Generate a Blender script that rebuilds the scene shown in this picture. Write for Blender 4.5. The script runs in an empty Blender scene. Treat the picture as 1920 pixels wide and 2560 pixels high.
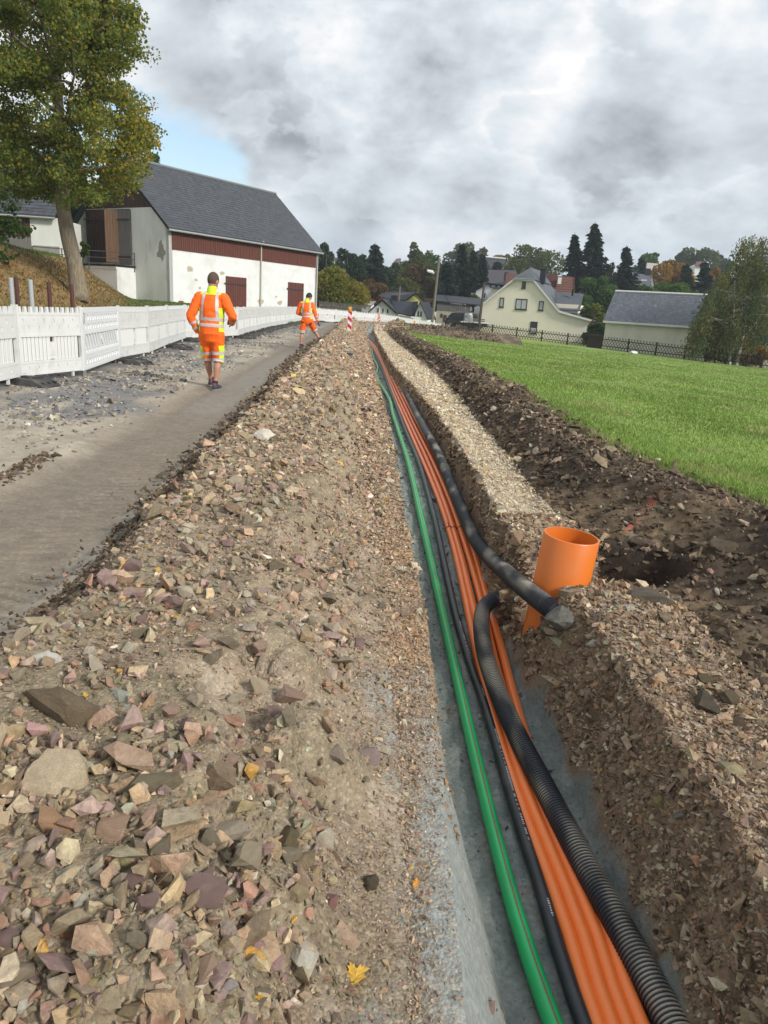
import bpy, bmesh, math, random
import numpy as np
from mathutils import Vector, Matrix

S = bpy.context.scene
COL = S.collection
R = math.radians

# ------------------------------------------------------------------ camera
PIT, ROL, FPX = R(16.0), R(3.55), 1775.0
CAM = np.array([0.0, 0.0, 1.4])
_f = np.array([0, math.cos(PIT), -math.sin(PIT)])
_r0 = np.array([1.0, 0, 0]); _u0 = np.array([0, math.sin(PIT), math.cos(PIT)])
_r = math.cos(ROL)*_r0 + math.sin(ROL)*_u0
_u = -math.sin(ROL)*_r0 + math.cos(ROL)*_u0
cd = bpy.data.cameras.new('camera'); cam = bpy.data.objects.new('camera', cd); COL.objects.link(cam)
cd.sensor_fit = 'VERTICAL'; cd.sensor_height = 24.0; cd.sensor_width = 18.0
cd.lens = FPX/2560*24.0; cd.clip_start = 0.05; cd.clip_end = 5000
M = Matrix.Identity(4)
for i in range(3):
    M[i][0] = _r[i]; M[i][1] = _u[i]; M[i][2] = -_f[i]; M[i][3] = CAM[i]
cam.matrix_world = M
S.camera = cam

# ------------------------------------------------------------------ light, exposure
SUN_DIR = Vector((0.64, -0.50, 0.52)).normalized()
sl = bpy.data.lights.new('sun', 'SUN'); sun = bpy.data.objects.new('sun', sl); COL.objects.link(sun)
sl.energy = 1.5; sl.angle = R(10); sl.color = (1.0, 0.95, 0.87)
sun.rotation_euler = SUN_DIR.to_track_quat('Z', 'Y').to_euler()
S.view_settings.view_transform = 'Standard'; S.view_settings.look = 'None'
S.view_settings.gamma = 1.0; S.view_settings.use_curve_mapping = False
S.view_settings.exposure = 1.45
S.render.engine = 'CYCLES'
S.cycles.max_bounces = 6; S.cycles.diffuse_bounces = 3; S.cycles.glossy_bounces = 3
S.cycles.transparent_max_bounces = 8; S.cycles.use_denoising = True

# ------------------------------------------------------------------ world: sky with cloud deck
W = bpy.data.worlds.new('World'); S.world = W; W.use_nodes = True
nt = W.node_tree; nt.nodes.clear()
def N(t, **k):
    n = nt.nodes.new(t)
    for a, b in k.items(): setattr(n, a, b)
    return n
def LK(a, b): nt.links.new(a, b)
def MA(op, a, b=None, c=None, clamp=False):
    n = N('ShaderNodeMath', operation=op); n.use_clamp = clamp
    for i, v in enumerate((a, b, c)):
        if v is None: continue
        if isinstance(v, (int, float)): n.inputs[i].default_value = v
        else: LK(v, n.inputs[i])
    return n.outputs[0]
def MR(v, a, b, c=0.0, d=1.0, smooth=True):
    n = N('ShaderNodeMapRange'); n.interpolation_type = 'SMOOTHSTEP' if smooth else 'LINEAR'
    LK(v, n.inputs[0])
    for i, x in enumerate((a, b, c, d)): n.inputs[i+1].default_value = x
    return n.outputs[0]
def MIXC(f, a, b):
    n = N('ShaderNodeMix', data_type='RGBA')
    if isinstance(f, (int, float)): n.inputs[0].default_value = f
    else: LK(f, n.inputs[0])
    for v, i in ((a, 6), (b, 7)):
        if isinstance(v, tuple): n.inputs[i].default_value = (*v, 1)
        else: LK(v, n.inputs[i])
    return n.outputs[2]
out = N('ShaderNodeOutputWorld')
tc = N('ShaderNodeTexCoord'); sep = N('ShaderNodeSeparateXYZ'); LK(tc.outputs['Generated'], sep.inputs[0])
zc = MA('MAXIMUM', sep.outputs[2], 0.0)
den = MA('ADD', zc, 0.16)
cx = MA('DIVIDE', sep.outputs[0], den); cy = MA('DIVIDE', sep.outputs[1], den)
cmb = N('ShaderNodeCombineXYZ'); LK(cx, cmb.inputs[0]); LK(cy, cmb.inputs[1]); LK(MA('MULTIPLY', zc, 1.6), cmb.inputs[2])
def NOISE(vec, scale, detail, rough, off=(0, 0, 0), dist=0.0):
    m = N('ShaderNodeMapping'); m.inputs['Location'].default_value = off; LK(vec, m.inputs[0])
    n = N('ShaderNodeTexNoise'); n.inputs['Scale'].default_value = scale; n.inputs['Detail'].default_value = detail
    n.inputs['Roughness'].default_value = rough; n.inputs['Distortion'].default_value = dist
    LK(m.outputs[0], n.inputs['Vector']); return n.outputs['Fac']
P = cmb.outputs[0]
def BLOB(d, w, amp):
    # a cloud bank / gap standing in one direction of the sky
    v = Vector(d).normalized()
    dp = N('ShaderNodeVectorMath', operation='DOT_PRODUCT'); LK(tc.outputs['Generated'], dp.inputs[0]); dp.inputs[1].default_value = v
    return MR(dp.outputs['Value'], math.cos(R(w)), 1.0, 0.0, amp)
def _dr(px, py): return tuple(_f + _r*(px-960)/FPX + _u*(1280-py)/FPX)
GAPS = [(_dr(420, 375), 7, 0.19), (_dr(560, 350), 4, 0.05), (_dr(1340, 520), 4, 0.07), (_dr(640, 620), 7, 0.08), (_dr(1000, 625), 5, 0.06)]
BANKS = [(_dr(330, 60), 9, 0.22), (_dr(1850, 420), 13, 0.20), (_dr(1620, 470), 6, 0.16), (_dr(760, 545), 8, 0.16), (_dr(740, 335), 3.4, 0.13), (_dr(1150, 30), 14, 0.12), (_dr(1130, 320), 7, 0.16), (_dr(620, 220), 8, 0.10)]
BRIGHT = [(_dr(1290, 185), 7, 0.26), (_dr(1000, 420), 8, 0.22), (_dr(640, 420), 6, 0.26), (_dr(1250, 570), 6, 0.2), (_dr(470, 170), 6, 0.12), (_dr(1700, 620), 8, 0.2)]
# clouds are built in the sky's own directions: a deck seen in perspective, gently flattened to the horizon
dn = MA('ADD', zc, 0.75); px_ = MA('DIVIDE', sep.outputs[0], dn); py_ = MA('DIVIDE', sep.outputs[1], dn)
cmb2 = N('ShaderNodeCombineXYZ'); LK(px_, cmb2.inputs[0]); LK(py_, cmb2.inputs[1]); LK(MA('MULTIPLY', zc, 1.2), cmb2.inputs[2])
P = cmb2.outputs[0]
cov = NOISE(P, 2.6, 9, 0.56, (3.1, 1.7, 0.4), 0.2)
for d, w, a in GAPS: cov = MA('SUBTRACT', cov, BLOB(d, w, a))
for d, w, a in BANKS: cov = MA('ADD', cov, BLOB(d, w, a*0.5))
hz = MR(zc, 0.03, 0.14, 1.0, 0.0)
cov = MA('ADD', cov, MA('MULTIPLY', hz, 0.25))
cover = MR(cov, 0.335, 0.44)
# billows: folded noise gives puffs with soft bright crests
bn = NOISE(P, 3.2, 7, 0.52, (2.3, 0.8, 0.1), 0.35); bill = MA('MULTIPLY', MA('ABSOLUTE', MA('SUBTRACT', bn, 0.5)), 3.0)
shade = MA('ADD', MA('MULTIPLY', MA('SUBTRACT', NOISE(P, 2.0, 6, 0.5, (8.3, 5.2, 1.4), 0.2), 0.5), 0.9), 0.5)
for d, w, a in BANKS: shade = MA('ADD', shade, BLOB(d, w, a*0.75))
for d, w, a in BRIGHT: shade = MA('SUBTRACT', shade, BLOB(d, w, a*0.75))
shade = MA('SUBTRACT', shade, MA('MULTIPLY', MA('SUBTRACT', bill, 0.28), 0.48))
hi = NOISE(P, 5.5, 9, 0.56, (1.0, 2.0, 0.30), 0.2); lo = NOISE(P, 5.5, 9, 0.56, (1.0, 2.06, 0.39), 0.2)
shade = MA('ADD', shade, MA('MULTIPLY', MA('SUBTRACT', hi, lo), 0.95))
# a broken cumulus layer under the grey deck: crisp white rims, grey hearts
cu = NOISE(P, 2.9, 11, 0.60, (5.6, 3.3, 0.9), 0.15)
for d, w, a in BRIGHT: cu = MA('ADD', cu, BLOB(d, w, a*0.45))
for d, w, a in BANKS: cu = MA('SUBTRACT', cu, BLOB(d, w, a*0.2))
cm = MR(cu, 0.50, 0.53)
sh2 = MA('ADD', MA('SUBTRACT', MA('ADD', MA('MULTIPLY', shade, 0.9), 0.10), 0.13), MA('MULTIPLY', MA('SUBTRACT', cu, 0.53), 2.0))
mxf = N('ShaderNodeMix'); mxf.data_type = 'FLOAT'; LK(cm, mxf.inputs[0]); LK(shade, mxf.inputs[2]); LK(sh2, mxf.inputs[3]); shade = mxf.outputs[0]
cover = MA('MAXIMUM', cover, MA('MULTIPLY', cm, MR(cov, 0.20, 0.34)))
rmp = N('ShaderNodeValToRGB'); LK(shade, rmp.inputs[0])
e = rmp.color_ramp.elements
e[0].position = 0.30; e[0].color = (0.375, 0.375, 0.37, 1)
e[1].position = 0.95; e[1].color = (0.115, 0.124, 0.138, 1)
for p_, c_ in ((0.42, (0.325, 0.328, 0.335, 1)), (0.54, (0.265, 0.287, 0.303, 1)), (0.76, (0.195, 0.21, 0.226, 1))):
    q = e.new(p_); q.color = c_
sky = N('ShaderNodeTexSky'); sky.sky_type = 'NISHITA'; sky.sun_disc = False
sky.sun_elevation = math.asin(SUN_DIR.z); sky.sun_rotation = math.atan2(SUN_DIR.x, SUN_DIR.y)
sky.air_density = 1.2; sky.dust_density = 0.6; sky.ozone_density = 1.6
b1 = N('ShaderNodeBackground'); b1.inputs[1].default_value = 0.062; LK(sky.outputs[0], b1.inputs[0])
b2 = N('ShaderNodeBackground'); b2.inputs[1].default_value = 1.09; LK(MIXC(MA('MULTIPLY', hz, 0.55), rmp.outputs[0], (0.225, 0.262, 0.30)), b2.inputs[0])
ms = N('ShaderNodeMixShader'); LK(cover, ms.inputs[0]); LK(b1.outputs[0], ms.inputs[1]); LK(b2.outputs[0], ms.inputs[2])
LK(ms.outputs[0], out.inputs[0])

# ------------------------------------------------------------------ helpers
rng = np.random.default_rng(7)
random.seed(7)
def ray(px, py): return _f + _r*(px-960)/FPX + _u*(1280-py)/FPX
def at(px, py, Y):
    d = ray(px, py); return CAM + d*(Y/d[1])
def onz(px, py, z):
    d = ray(px, py); return CAM + d*((z-CAM[2])/d[2])
def onplane(px, py, P0, n):
    d = ray(px, py); P0 = np.array(P0, float); n = np.array(n, float)
    t = ((P0-CAM) @ n)/(d @ n); return CAM + d*t

_perm = np.random.default_rng(3).permutation(512)
_perm = np.concatenate([_perm, _perm, _perm])
_g = np.random.default_rng(5).uniform(0, 2*np.pi, 512)
def _h(ix, iy): return _perm[(_perm[ix & 511] + iy) & 511]
def perlin(x, y):
    x = np.asarray(x, float); y = np.asarray(y, float)
    ix = np.floor(x).astype(int); iy = np.floor(y).astype(int); fx = x-ix; fy = y-iy
    u = fx*fx*fx*(fx*(fx*6-15)+10); v = fy*fy*fy*(fy*(fy*6-15)+10)
    def gd(a, b, dx, dy):
        t = _g[_h(a, b)]; return np.cos(t)*dx+np.sin(t)*dy
    a = gd(ix, iy, fx, fy); b = gd(ix+1, iy, fx-1, fy); c = gd(ix, iy+1, fx, fy-1); d = gd(ix+1, iy+1, fx-1, fy-1)
    return (a+(b-a)*u)+((c+(d-c)*u)-(a+(b-a)*u))*v
def fbm(x, y, o=4, g=0.5):
    s = 0; a = 1.0
    for i in range(o):
        s = s+a*perlin(x*2**i+17.3*i, y*2**i-9.1*i); a *= g
    return s
def sm(a, b, x):
    t = np.clip((np.asarray(x, float)-a)/(b-a), 0, 1); return t*t*(3-2*t)
def lerp(a, b, t): return a+(b-a)*t

# ---- materials
def newmat(name):
    m = bpy.data.materials.new(name); m.use_nodes = True
    t = m.node_tree; b = t.nodes['Principled BSDF']; return m, t, b
def mat(name, col, rough=0.7, var=0.12, scale=6.0, bump=0.0, bscale=60.0, metallic=0.0, spec=0.4, dirt=None, dscale=2.0, damt=0.5, stretch=(1, 1, 1), coord='Object'):
    m, t, b = newmat(name)
    b.inputs['Roughness'].default_value = rough; b.inputs['Metallic'].default_value = metallic
    b.inputs['Specular IOR Level'].default_value = spec
    tcn = t.nodes.new('ShaderNodeTexCoord'); mp = t.nodes.new('ShaderNodeMapping'); mp.inputs['Scale'].default_value = stretch
    t.links.new(tcn.outputs[coord], mp.inputs[0])
    n = t.nodes.new('ShaderNodeTexNoise'); n.inputs['Scale'].default_value = scale; n.inputs['Detail'].default_value = 5
    t.links.new(mp.outputs[0], n.inputs['Vector'])
    mx = t.nodes.new('ShaderNodeMix'); mx.data_type = 'RGBA'
    mx.inputs[6].default_value = (*[c*(1-var*1.6) for c in col], 1); mx.inputs[7].default_value = (*[min(1, c*(1+var*1.6)) for c in col], 1)
    t.links.new(n.outputs['Fac'], mx.inputs[0]); last = mx.outputs[2]
    if dirt is not None:
        n2 = t.nodes.new('ShaderNodeTexNoise'); n2.inputs['Scale'].default_value = dscale; n2.inputs['Detail'].default_value = 8; n2.inputs['Roughness'].default_value = 0.65
        t.links.new(mp.outputs[0], n2.inputs['Vector'])
        mr = t.nodes.new('ShaderNodeMapRange'); mr.inputs[1].default_value = 0.5; mr.inputs[2].default_value = 0.72; mr.inputs[4].default_value = damt
        t.links.new(n2.outputs['Fac'], mr.inputs[0])
        m2 = t.nodes.new('ShaderNodeMix'); m2.data_type = 'RGBA'; t.links.new(mr.outputs[0], m2.inputs[0])
        t.links.new(last, m2.inputs[6]); m2.inputs[7].default_value = (*dirt, 1); last = m2.outputs[2]
    t.links.new(last, b.inputs['Base Color'])
    if bump > 0:
        n3 = t.nodes.new('ShaderNodeTexNoise'); n3.inputs['Scale'].default_value = bscale; n3.inputs['Detail'].default_value = 6
        t.links.new(mp.outputs[0], n3.inputs['Vector'])
        bp = t.nodes.new('ShaderNodeBump'); bp.inputs['Strength'].default_value = bump; bp.inputs['Distance'].default_value = 0.02
        t.links.new(n3.outputs['Fac'], bp.inputs['Height']); t.links.new(bp.outputs[0], b.inputs['Normal'])
    return m
def matcol(name, rough=0.9, nscale=30.0, namt=0.35, bump=0.4, bscale=80.0, spec=0.25, trans=0.0, peb=0.0, pscale=70.0, dust=None, dscale=14.0, damt=.6):
    """colour from the mesh's own Col attribute (real albedo), broken up by noise and pebble cells"""
    m, t, b = newmat(name)
    b.inputs['Roughness'].default_value = rough; b.inputs['Specular IOR Level'].default_value = spec
    at_ = t.nodes.new('ShaderNodeAttribute'); at_.attribute_name = 'Col'
    tcn = t.nodes.new('ShaderNodeTexCoord')
    n = t.nodes.new('ShaderNodeTexNoise'); n.inputs['Scale'].default_value = nscale; n.inputs['Detail'].default_value = 6; n.inputs['Roughness'].default_value = 0.65
    t.links.new(tcn.outputs['Object'], n.inputs['Vector'])
    mr = t.nodes.new('ShaderNodeMapRange'); mr.inputs[1].default_value = 0.25; mr.inputs[2].default_value = 0.75; mr.inputs[3].default_value = 1-namt; mr.inputs[4].default_value = 1+namt
    t.links.new(n.outputs['Fac'], mr.inputs[0])
    mx = t.nodes.new('ShaderNodeVectorMath'); mx.operation = 'SCALE'; t.links.new(at_.outputs['Color'], mx.inputs[0]); t.links.new(mr.outputs[0], mx.inputs['Scale'])
    last = mx.outputs[0]; hgt = None
    if peb > 0:
        v = t.nodes.new('ShaderNodeTexVoronoi'); v.inputs['Scale'].default_value = pscale; t.links.new(tcn.outputs['Object'], v.inputs['Vector'])
        sp = t.nodes.new('ShaderNodeSeparateColor'); t.links.new(v.outputs['Color'], sp.inputs[0])
        cr = t.nodes.new('ShaderNodeValToRGB'); cr.color_ramp.interpolation = 'CONSTANT'
        el = cr.color_ramp.elements; el[0].position = 0; el[0].color = (0.36, 0.27, 0.19, 1); el[1].position = 0.9; el[1].color = (0.62, 0.56, 0.44, 1)
        for p_, c_ in ((0.2, (0.24, 0.17, 0.16, 1)), (0.36, (0.44, 0.33, 0.22, 1)), (0.5, (0.33, 0.22, 0.19, 1)), (0.62, (0.5, 0.42, 0.3, 1)), (0.74, (0.2, 0.15, 0.11, 1)), (0.83, (0.34, 0.33, 0.28, 1))):
            q = el.new(p_); q.color = c_
        t.links.new(sp.outputs[0], cr.inputs[0])
        k = t.nodes.new('ShaderNodeMapRange'); k.inputs[1].default_value = 0.35; k.inputs[2].default_value = 0.45; k.inputs[4].default_value = peb
        t.links.new(sp.outputs[1], k.inputs[0])
        m2 = t.nodes.new('ShaderNodeMix'); m2.data_type = 'RGBA'; t.links.new(k.outputs[0], m2.inputs[0]); t.links.new(last, m2.inputs[6]); t.links.new(cr.outputs[0], m2.inputs[7])
        last = m2.outputs[2]
        hm = t.nodes.new('ShaderNodeMath'); hm.operation = 'MULTIPLY'; t.links.new(v.outputs['Distance'], hm.inputs[0]); hm.inputs[1].default_value = -.45
        hgt = hm.outputs[0]
    if dust is not None:
        nd = t.nodes.new('ShaderNodeTexNoise'); nd.inputs['Scale'].default_value = dscale; nd.inputs['Detail'].default_value = 7; nd.inputs['Roughness'].default_value = 0.7
        t.links.new(tcn.outputs['Object'], nd.inputs['Vector']); kd = t.nodes.new('ShaderNodeMapRange'); kd.inputs[1].default_value = .42; kd.inputs[2].default_value = .66; kd.inputs[4].default_value = damt
        t.links.new(nd.outputs['Fac'], kd.inputs[0]); md = t.nodes.new('ShaderNodeMix'); md.data_type = 'RGBA'; t.links.new(kd.outputs[0], md.inputs[0]); t.links.new(last, md.inputs[6]); md.inputs[7].default_value = (*dust, 1); last = md.outputs[2]
    t.links.new(last, b.inputs['Base Color'])
    if bump > 0:
        n3 = t.nodes.new('ShaderNodeTexNoise'); n3.inputs['Scale'].default_value = bscale; n3.inputs['Detail'].default_value = 7; n3.inputs['Roughness'].default_value = 0.7
        t.links.new(tcn.outputs['Object'], n3.inputs['Vector']); h = n3.outputs['Fac']
        if hgt is not None:
            ad = t.nodes.new('ShaderNodeMath'); ad.operation = 'ADD'; t.links.new(h, ad.inputs[0]); t.links.new(hgt, ad.inputs[1]); h = ad.outputs[0]
        bp = t.nodes.new('ShaderNodeBump'); bp.inputs['Strength'].default_value = bump; bp.inputs['Distance'].default_value = 0.012
        t.links.new(h, bp.inputs['Height']); t.links.new(bp.outputs[0], b.inputs['Normal'])
    if trans > 0:
        tr = t.nodes.new('ShaderNodeBsdfTranslucent'); t.links.new(last, tr.inputs[0])
        mxs = t.nodes.new('ShaderNodeMixShader'); mxs.inputs[0].default_value = trans
        o = t.nodes['Material Output']; t.links.new(b.outputs[0], mxs.inputs[1]); t.links.new(tr.outputs[0], mxs.inputs[2]); t.links.new(mxs.outputs[0], o.inputs[0])
    return m

# ---- object helpers
def tag(o, label=None, cat=None, group=None, kind=None):
    for k, v in (('label', label), ('category', cat), ('group', group), ('kind', kind)):
        if v: o[k] = v
    return o
def empty(name, loc, label, cat, group=None, rz=0.0):
    o = bpy.data.objects.new(name, None); COL.objects.link(o); o.location = loc; o.rotation_euler = (0, 0, rz)
    o.empty_display_size = 0.2
    return tag(o, label, cat, group)
def root_loc(o):
    v = Vector((0, 0, 0))
    while o is not None: v = v+o.location; o = o.parent
    return v
def link(name, me, parent=None, **kw):
    o = bpy.data.objects.new(name, me); COL.objects.link(o)
    if parent is not None: o.parent = parent
    return tag(o, **kw)
def np_mesh(name, V, loops, starts, totals, m, col=None, smooth=False):
    me = bpy.data.meshes.new(name); V = np.ascontiguousarray(V, np.float32)
    me.vertices.add(len(V)); me.vertices.foreach_set('co', V.ravel())
    me.loops.add(len(loops)); me.loops.foreach_set('vertex_index', np.ascontiguousarray(loops, np.int32))
    me.polygons.add(len(starts)); me.polygons.foreach_set('loop_start', np.ascontiguousarray(starts, np.int32)); me.polygons.foreach_set('loop_total', np.ascontiguousarray(totals, np.int32))
    if m: me.materials.append(m)
    if col is not None:
        a = me.attributes.new('Col', 'FLOAT_COLOR', 'POINT')
        c = np.ones((len(V), 4), np.float32); c[:, :3] = col; a.data.foreach_set('color', c.ravel())
    me.update(calc_edges=True)
    me.polygons.foreach_set('use_smooth', np.full(len(starts), smooth))
    return me
def quads_mesh(name, V, Q, m, col=None, smooth=False):
    Q = np.asarray(Q, np.int32).reshape(-1, 4); n = len(Q)
    return np_mesh(name, V, Q.ravel(), np.arange(n)*4, np.full(n, 4), m, col, smooth)
def tris_mesh(name, V, T, m, col=None, smooth=False):
    T = np.asarray(T, np.int32).reshape(-1, 3); n = len(T)
    return np_mesh(name, V, T.ravel(), np.arange(n)*3, np.full(n, 3), m, col, smooth)
def grid_quads(nr, nc):
    i = np.arange(nr-1)[:, None]*nc+np.arange(nc-1)[None, :]
    return np.stack([i, i+1, i+nc+1, i+nc], -1).reshape(-1, 4)

class MB:
    """collects world- or local-space pieces into one mesh"""
    def __init__(self): self.v = []; self.f = []
    def add(self, vs, fs):
        o = len(self.v); self.v += [tuple(map(float, p)) for p in vs]; self.f += [tuple(i+o for i in q) for q in fs]; return self
    def box(self, c, s, rz=0.0):
        ca, sa = math.cos(rz), math.sin(rz); vs = []
        for dz in (-.5, .5):
            for dx, dy in ((-.5, -.5), (.5, -.5), (.5, .5), (-.5, .5)):
                x, y = dx*s[0], dy*s[1]; vs.append((c[0]+x*ca-y*sa, c[1]+x*sa+y*ca, c[2]+dz*s[2]))
        return self.add(vs, [(3, 2, 1, 0), (4, 5, 6, 7), (0, 1, 5, 4), (1, 2, 6, 5), (2, 3, 7, 6), (3, 0, 4, 7)])
    def obox(self, o, a, b, c):
        o, a, b, c = [np.array(q, float) for q in (o, a, b, c)]
        vs = [o, o+a, o+a+b, o+b, o+c, o+a+c, o+a+b+c, o+b+c]
        return self.add(vs, [(3, 2, 1, 0), (4, 5, 6, 7), (0, 1, 5, 4), (1, 2, 6, 5), (2, 3, 7, 6), (3, 0, 4, 7)])
    def prism(self, poly, vec):
        n = len(poly); poly = [np.array(p, float) for p in poly]; vec = np.array(vec, float)
        vs = poly+[p+vec for p in poly]
        fs = [tuple(range(n-1, -1, -1)), tuple(range(n, 2*n))]+[(i, (i+1) % n, n+(i+1) % n, n+i) for i in range(n)]
        return self.add(vs, fs)
    def bar(self, p, q, w, h=None):
        p = np.array(p, float); q = np.array(q, float); d = q-p; L = np.linalg.norm(d); d /= L
        up = np.array([0, 0, 1.0]) if abs(d[2]) < .95 else np.array([1.0, 0, 0])
        s = np.cross(d, up); s /= np.linalg.norm(s); t = np.cross(s, d); h = h or w
        o = p-s*w/2-t*h/2
        return self.obox(o, s*w, d*L, t*h)
    def tube(self, path, r, seg=10, cap=True):
        path = [np.array(p, float) for p in path]; n = len(path)
        rr = r if hasattr(r, '__len__') else [r]*n
        T = [path[min(i+1, n-1)]-path[max(i-1, 0)] for i in range(n)]; T = [t/np.linalg.norm(t) for t in T]
        ref = np.array([0, 0, 1.0]) if abs(T[0][2]) < .9 else np.array([1.0, 0, 0])
        s = np.cross(T[0], ref); s /= np.linalg.norm(s); vs = []
        for i in range(n):
            s = s-T[i]*(s @ T[i]); s /= np.linalg.norm(s); b = np.cross(T[i], s)
            for k in range(seg):
                a = 2*math.pi*k/seg; vs.append(path[i]+(s*math.cos(a)+b*math.sin(a))*rr[i])
        fs = [(i*seg+k, i*seg+(k+1) % seg, (i+1)*seg+(k+1) % seg, (i+1)*seg+k) for i in range(n-1) for k in range(seg)]
        if cap: fs += [tuple(range(seg-1, -1, -1)), tuple((n-1)*seg+k for k in range(seg))]
        return self.add(vs, fs)
    def cyl(self, c, r, h, seg=12, r2=None):
        return self.tube([c, (c[0], c[1], c[2]+h)], [r, r if r2 is None else r2], seg)
    def build(self, name, m, parent=None, local=False, smooth=False, **kw):
        me = bpy.data.meshes.new(name); vs = self.v
        if parent is not None and not local:
            o = root_loc(parent); vs = [(a-o.x, b-o.y, c-o.z) for a, b, c in vs]
        me.from_pydata(vs, [], self.f); me.materials.append(m)
        bm = bmesh.new(); bm.from_mesh(me); bmesh.ops.recalc_face_normals(bm, faces=bm.faces); bm.to_mesh(me); bm.free()
        if smooth: me.polygons.foreach_set('use_smooth', [True]*len(me.polygons))
        return link(name, me, parent, **kw)
def solo(name, mb, m, label, cat, loc=None, group=None, smooth=False, kind=None):
    """a one-mesh thing with its origin at loc"""
    if loc is None:
        a = np.array(mb.v); loc = ((a[:, 0].min()+a[:, 0].max())/2, (a[:, 1].min()+a[:, 1].max())/2, a[:, 2].min())
    mb.v = [(p[0]-loc[0], p[1]-loc[1], p[2]-loc[2]) for p in mb.v]
    o = mb.build(name, m, smooth=smooth, label=label, cat=cat, group=group, kind=kind); o.location = [float(q) for q in loc]; return o
def smooth_path(pts, n):
    pts = np.array(pts, float); d = np.concatenate([[0], np.cumsum(np.linalg.norm(np.diff(pts, axis=0), axis=1))])
    P_ = np.vstack([2*pts[0]-pts[1], pts, 2*pts[-1]-pts[-2]]); out_ = []
    for t in np.linspace(0, d[-1], n):
        i = min(int(np.searchsorted(d, t, 'right'))-1, len(pts)-2); u = (t-d[i])/(d[i+1]-d[i])
        p0, p1, p2, p3 = P_[i], P_[i+1], P_[i+2], P_[i+3]
        out_.append(0.5*((2*p1)+(-p0+p2)*u+(2*p0-5*p1+4*p2-p3)*u*u+(-p0+3*p1-3*p2+p3)*u**3))
    return np.array(out_)
def copy_tree(o, parent=None):
    c = o.copy(); COL.objects.link(c)
    if parent is not None: c.parent = parent
    for ch in list(o.children): copy_tree(ch, c)
    return c

# shared materials
m_rub = mat('black_rubber', (.035, .036, .038), .75, .15, 6, .4, 40, dirt=(.16, .15, .135), dscale=2.5, damt=.8)
m_metal = mat('galvanised_steel', (.38, .39, .40), .42, .08, 8, .1, 60, metallic=.6)
m_red = mat('red_reflective', (.55, .02, .025), .4, .05); m_refl = mat('white_reflective', (.70, .70, .70), .4, .03); m_amber = mat('amber_lens', (.75, .36, .03), .25, .05)
def hull_rock(seed, n, sq=(1, .8, .6), jit=.35, bevel=0.0):
    r_ = np.random.default_rng(seed); p = r_.normal(size=(n, 3)); p /= np.linalg.norm(p, axis=1)[:, None]
    p *= (1-jit*r_.random((n, 1)))*np.array(sq)
    bm = bmesh.new(); [bm.verts.new(q) for q in p]
    res = bmesh.ops.convex_hull(bm, input=bm.verts); bmesh.ops.delete(bm, geom=[g for g in res['geom_interior'] if isinstance(g, bmesh.types.BMVert)], context='VERTS')
    if bevel: bmesh.ops.bevel(bm, geom=bm.edges[:], offset=bevel, segments=1, affect='EDGES')
    bmesh.ops.triangulate(bm, faces=bm.faces); bmesh.ops.recalc_face_normals(bm, faces=bm.faces)
    bm.verts.ensure_lookup_table(); bm.verts.index_update()
    V = np.array([v.co[:] for v in bm.verts]); F = np.array([[v.index for v in f.verts] for f in bm.faces]); bm.free()
    return V, F
def logy(n, a, b, p=1.0):
    u = rng.random(n)**p; return a*(b/a)**u
# ------------------------------------------------------------------ terrain functions
_ys = np.linspace(-6, 75, 811)
def _curve(Y, X, k=21):
    b = np.interp(_ys, Y, X); p = np.pad(b, k//2, mode='edge'); return np.convolve(p, np.ones(k)/k, 'valid')
_c = {
    'xL': _curve([-6, 3, 4.5, 5.8, 7.4, 9.6, 13.5, 17, 25, 34, 47, 60], [.25, .25, .20, .12, .06, -.03, -.23, -.43, -.82, -1.25, -1.85, -2.4], 21),
    'wR': _curve([-6, 2.2, 3.0, 3.6, 3.9, 4.3, 4.6, 5.0, 6.6, 10.5, 13.6, 19.5, 30, 60], [.88, .87, .85, .82, .82, .77, .73, .70, .76, .76, .69, .54, .48, .5], 5),
    'wf': _curve([-6, 2.4, 3.0, 3.4, 3.8, 4.3, 5.0, 6.6, 10.5, 13.6, 19.5, 30, 60], [.69, .69, .66, .60, .56, .55, .60, .69, .69, .62, .47, .42, .45], 5),
    'sS': _curve([-6, 3.6, 4.6, 5.5, 7.4, 10.8, 16, 24, 33, 60], [1.45, 1.35, 1.25, 1.14, 1.20, 1.30, 1.48, 1.42, 1.25, 1.2], 9),
    'xC': _curve([-6, 3.6, 4.6, 5.2, 6.1, 7.4, 10.8, 18, 28, 38, 50, 75], [3.0, 2.85, 2.58, 2.40, 2.18, 2.04, 1.92, 1.72, 1.0, .32, .45, .5], 9),
    'zf': _curve([-6, 4, 5, 6.5, 10, 60], [-.62, -.62, -.52, -.41, -.38, -.38]),
    'sb': _curve([-6, 1, 3.8, 6.2, 10, 20, 60], [-.10, -.10, -.18, -.30, -.38, -.5, -.6]),
}
_c['S0'] = _curve([-6, 2.6, 5, 10, 20, 60], [-1.72, -1.74, -1.82, -1.88, -2.1, -2.1])
def cv(k, y): return np.interp(y, _ys, _c[k])
def z_field(x, y):
    z = .10-.05*(x-2.5)-.0047*y
    return z-.55*np.exp(-((x-3)/5.0)**2-((y-63)/7.0)**2)
def toe(y): return np.interp(y, [0, 12, 27, 38, 48, 56], [-8.6, -9.0, -9.9, -13, -17, -20])
def z_left(x, y):
    d = -6.8-x
    z = .10+.045*np.clip(d, 0, 8)+.45*sm(30, 50, y)*sm(0, 4, d)
    e = toe(y)-x
    z = z+2.45*sm(-.3, 5.2, e)+.03*np.clip(e-5, 0, 60)
    return z+.06*fbm(x*.5, y*.5, 3)*sm(0, 2, d)
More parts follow.
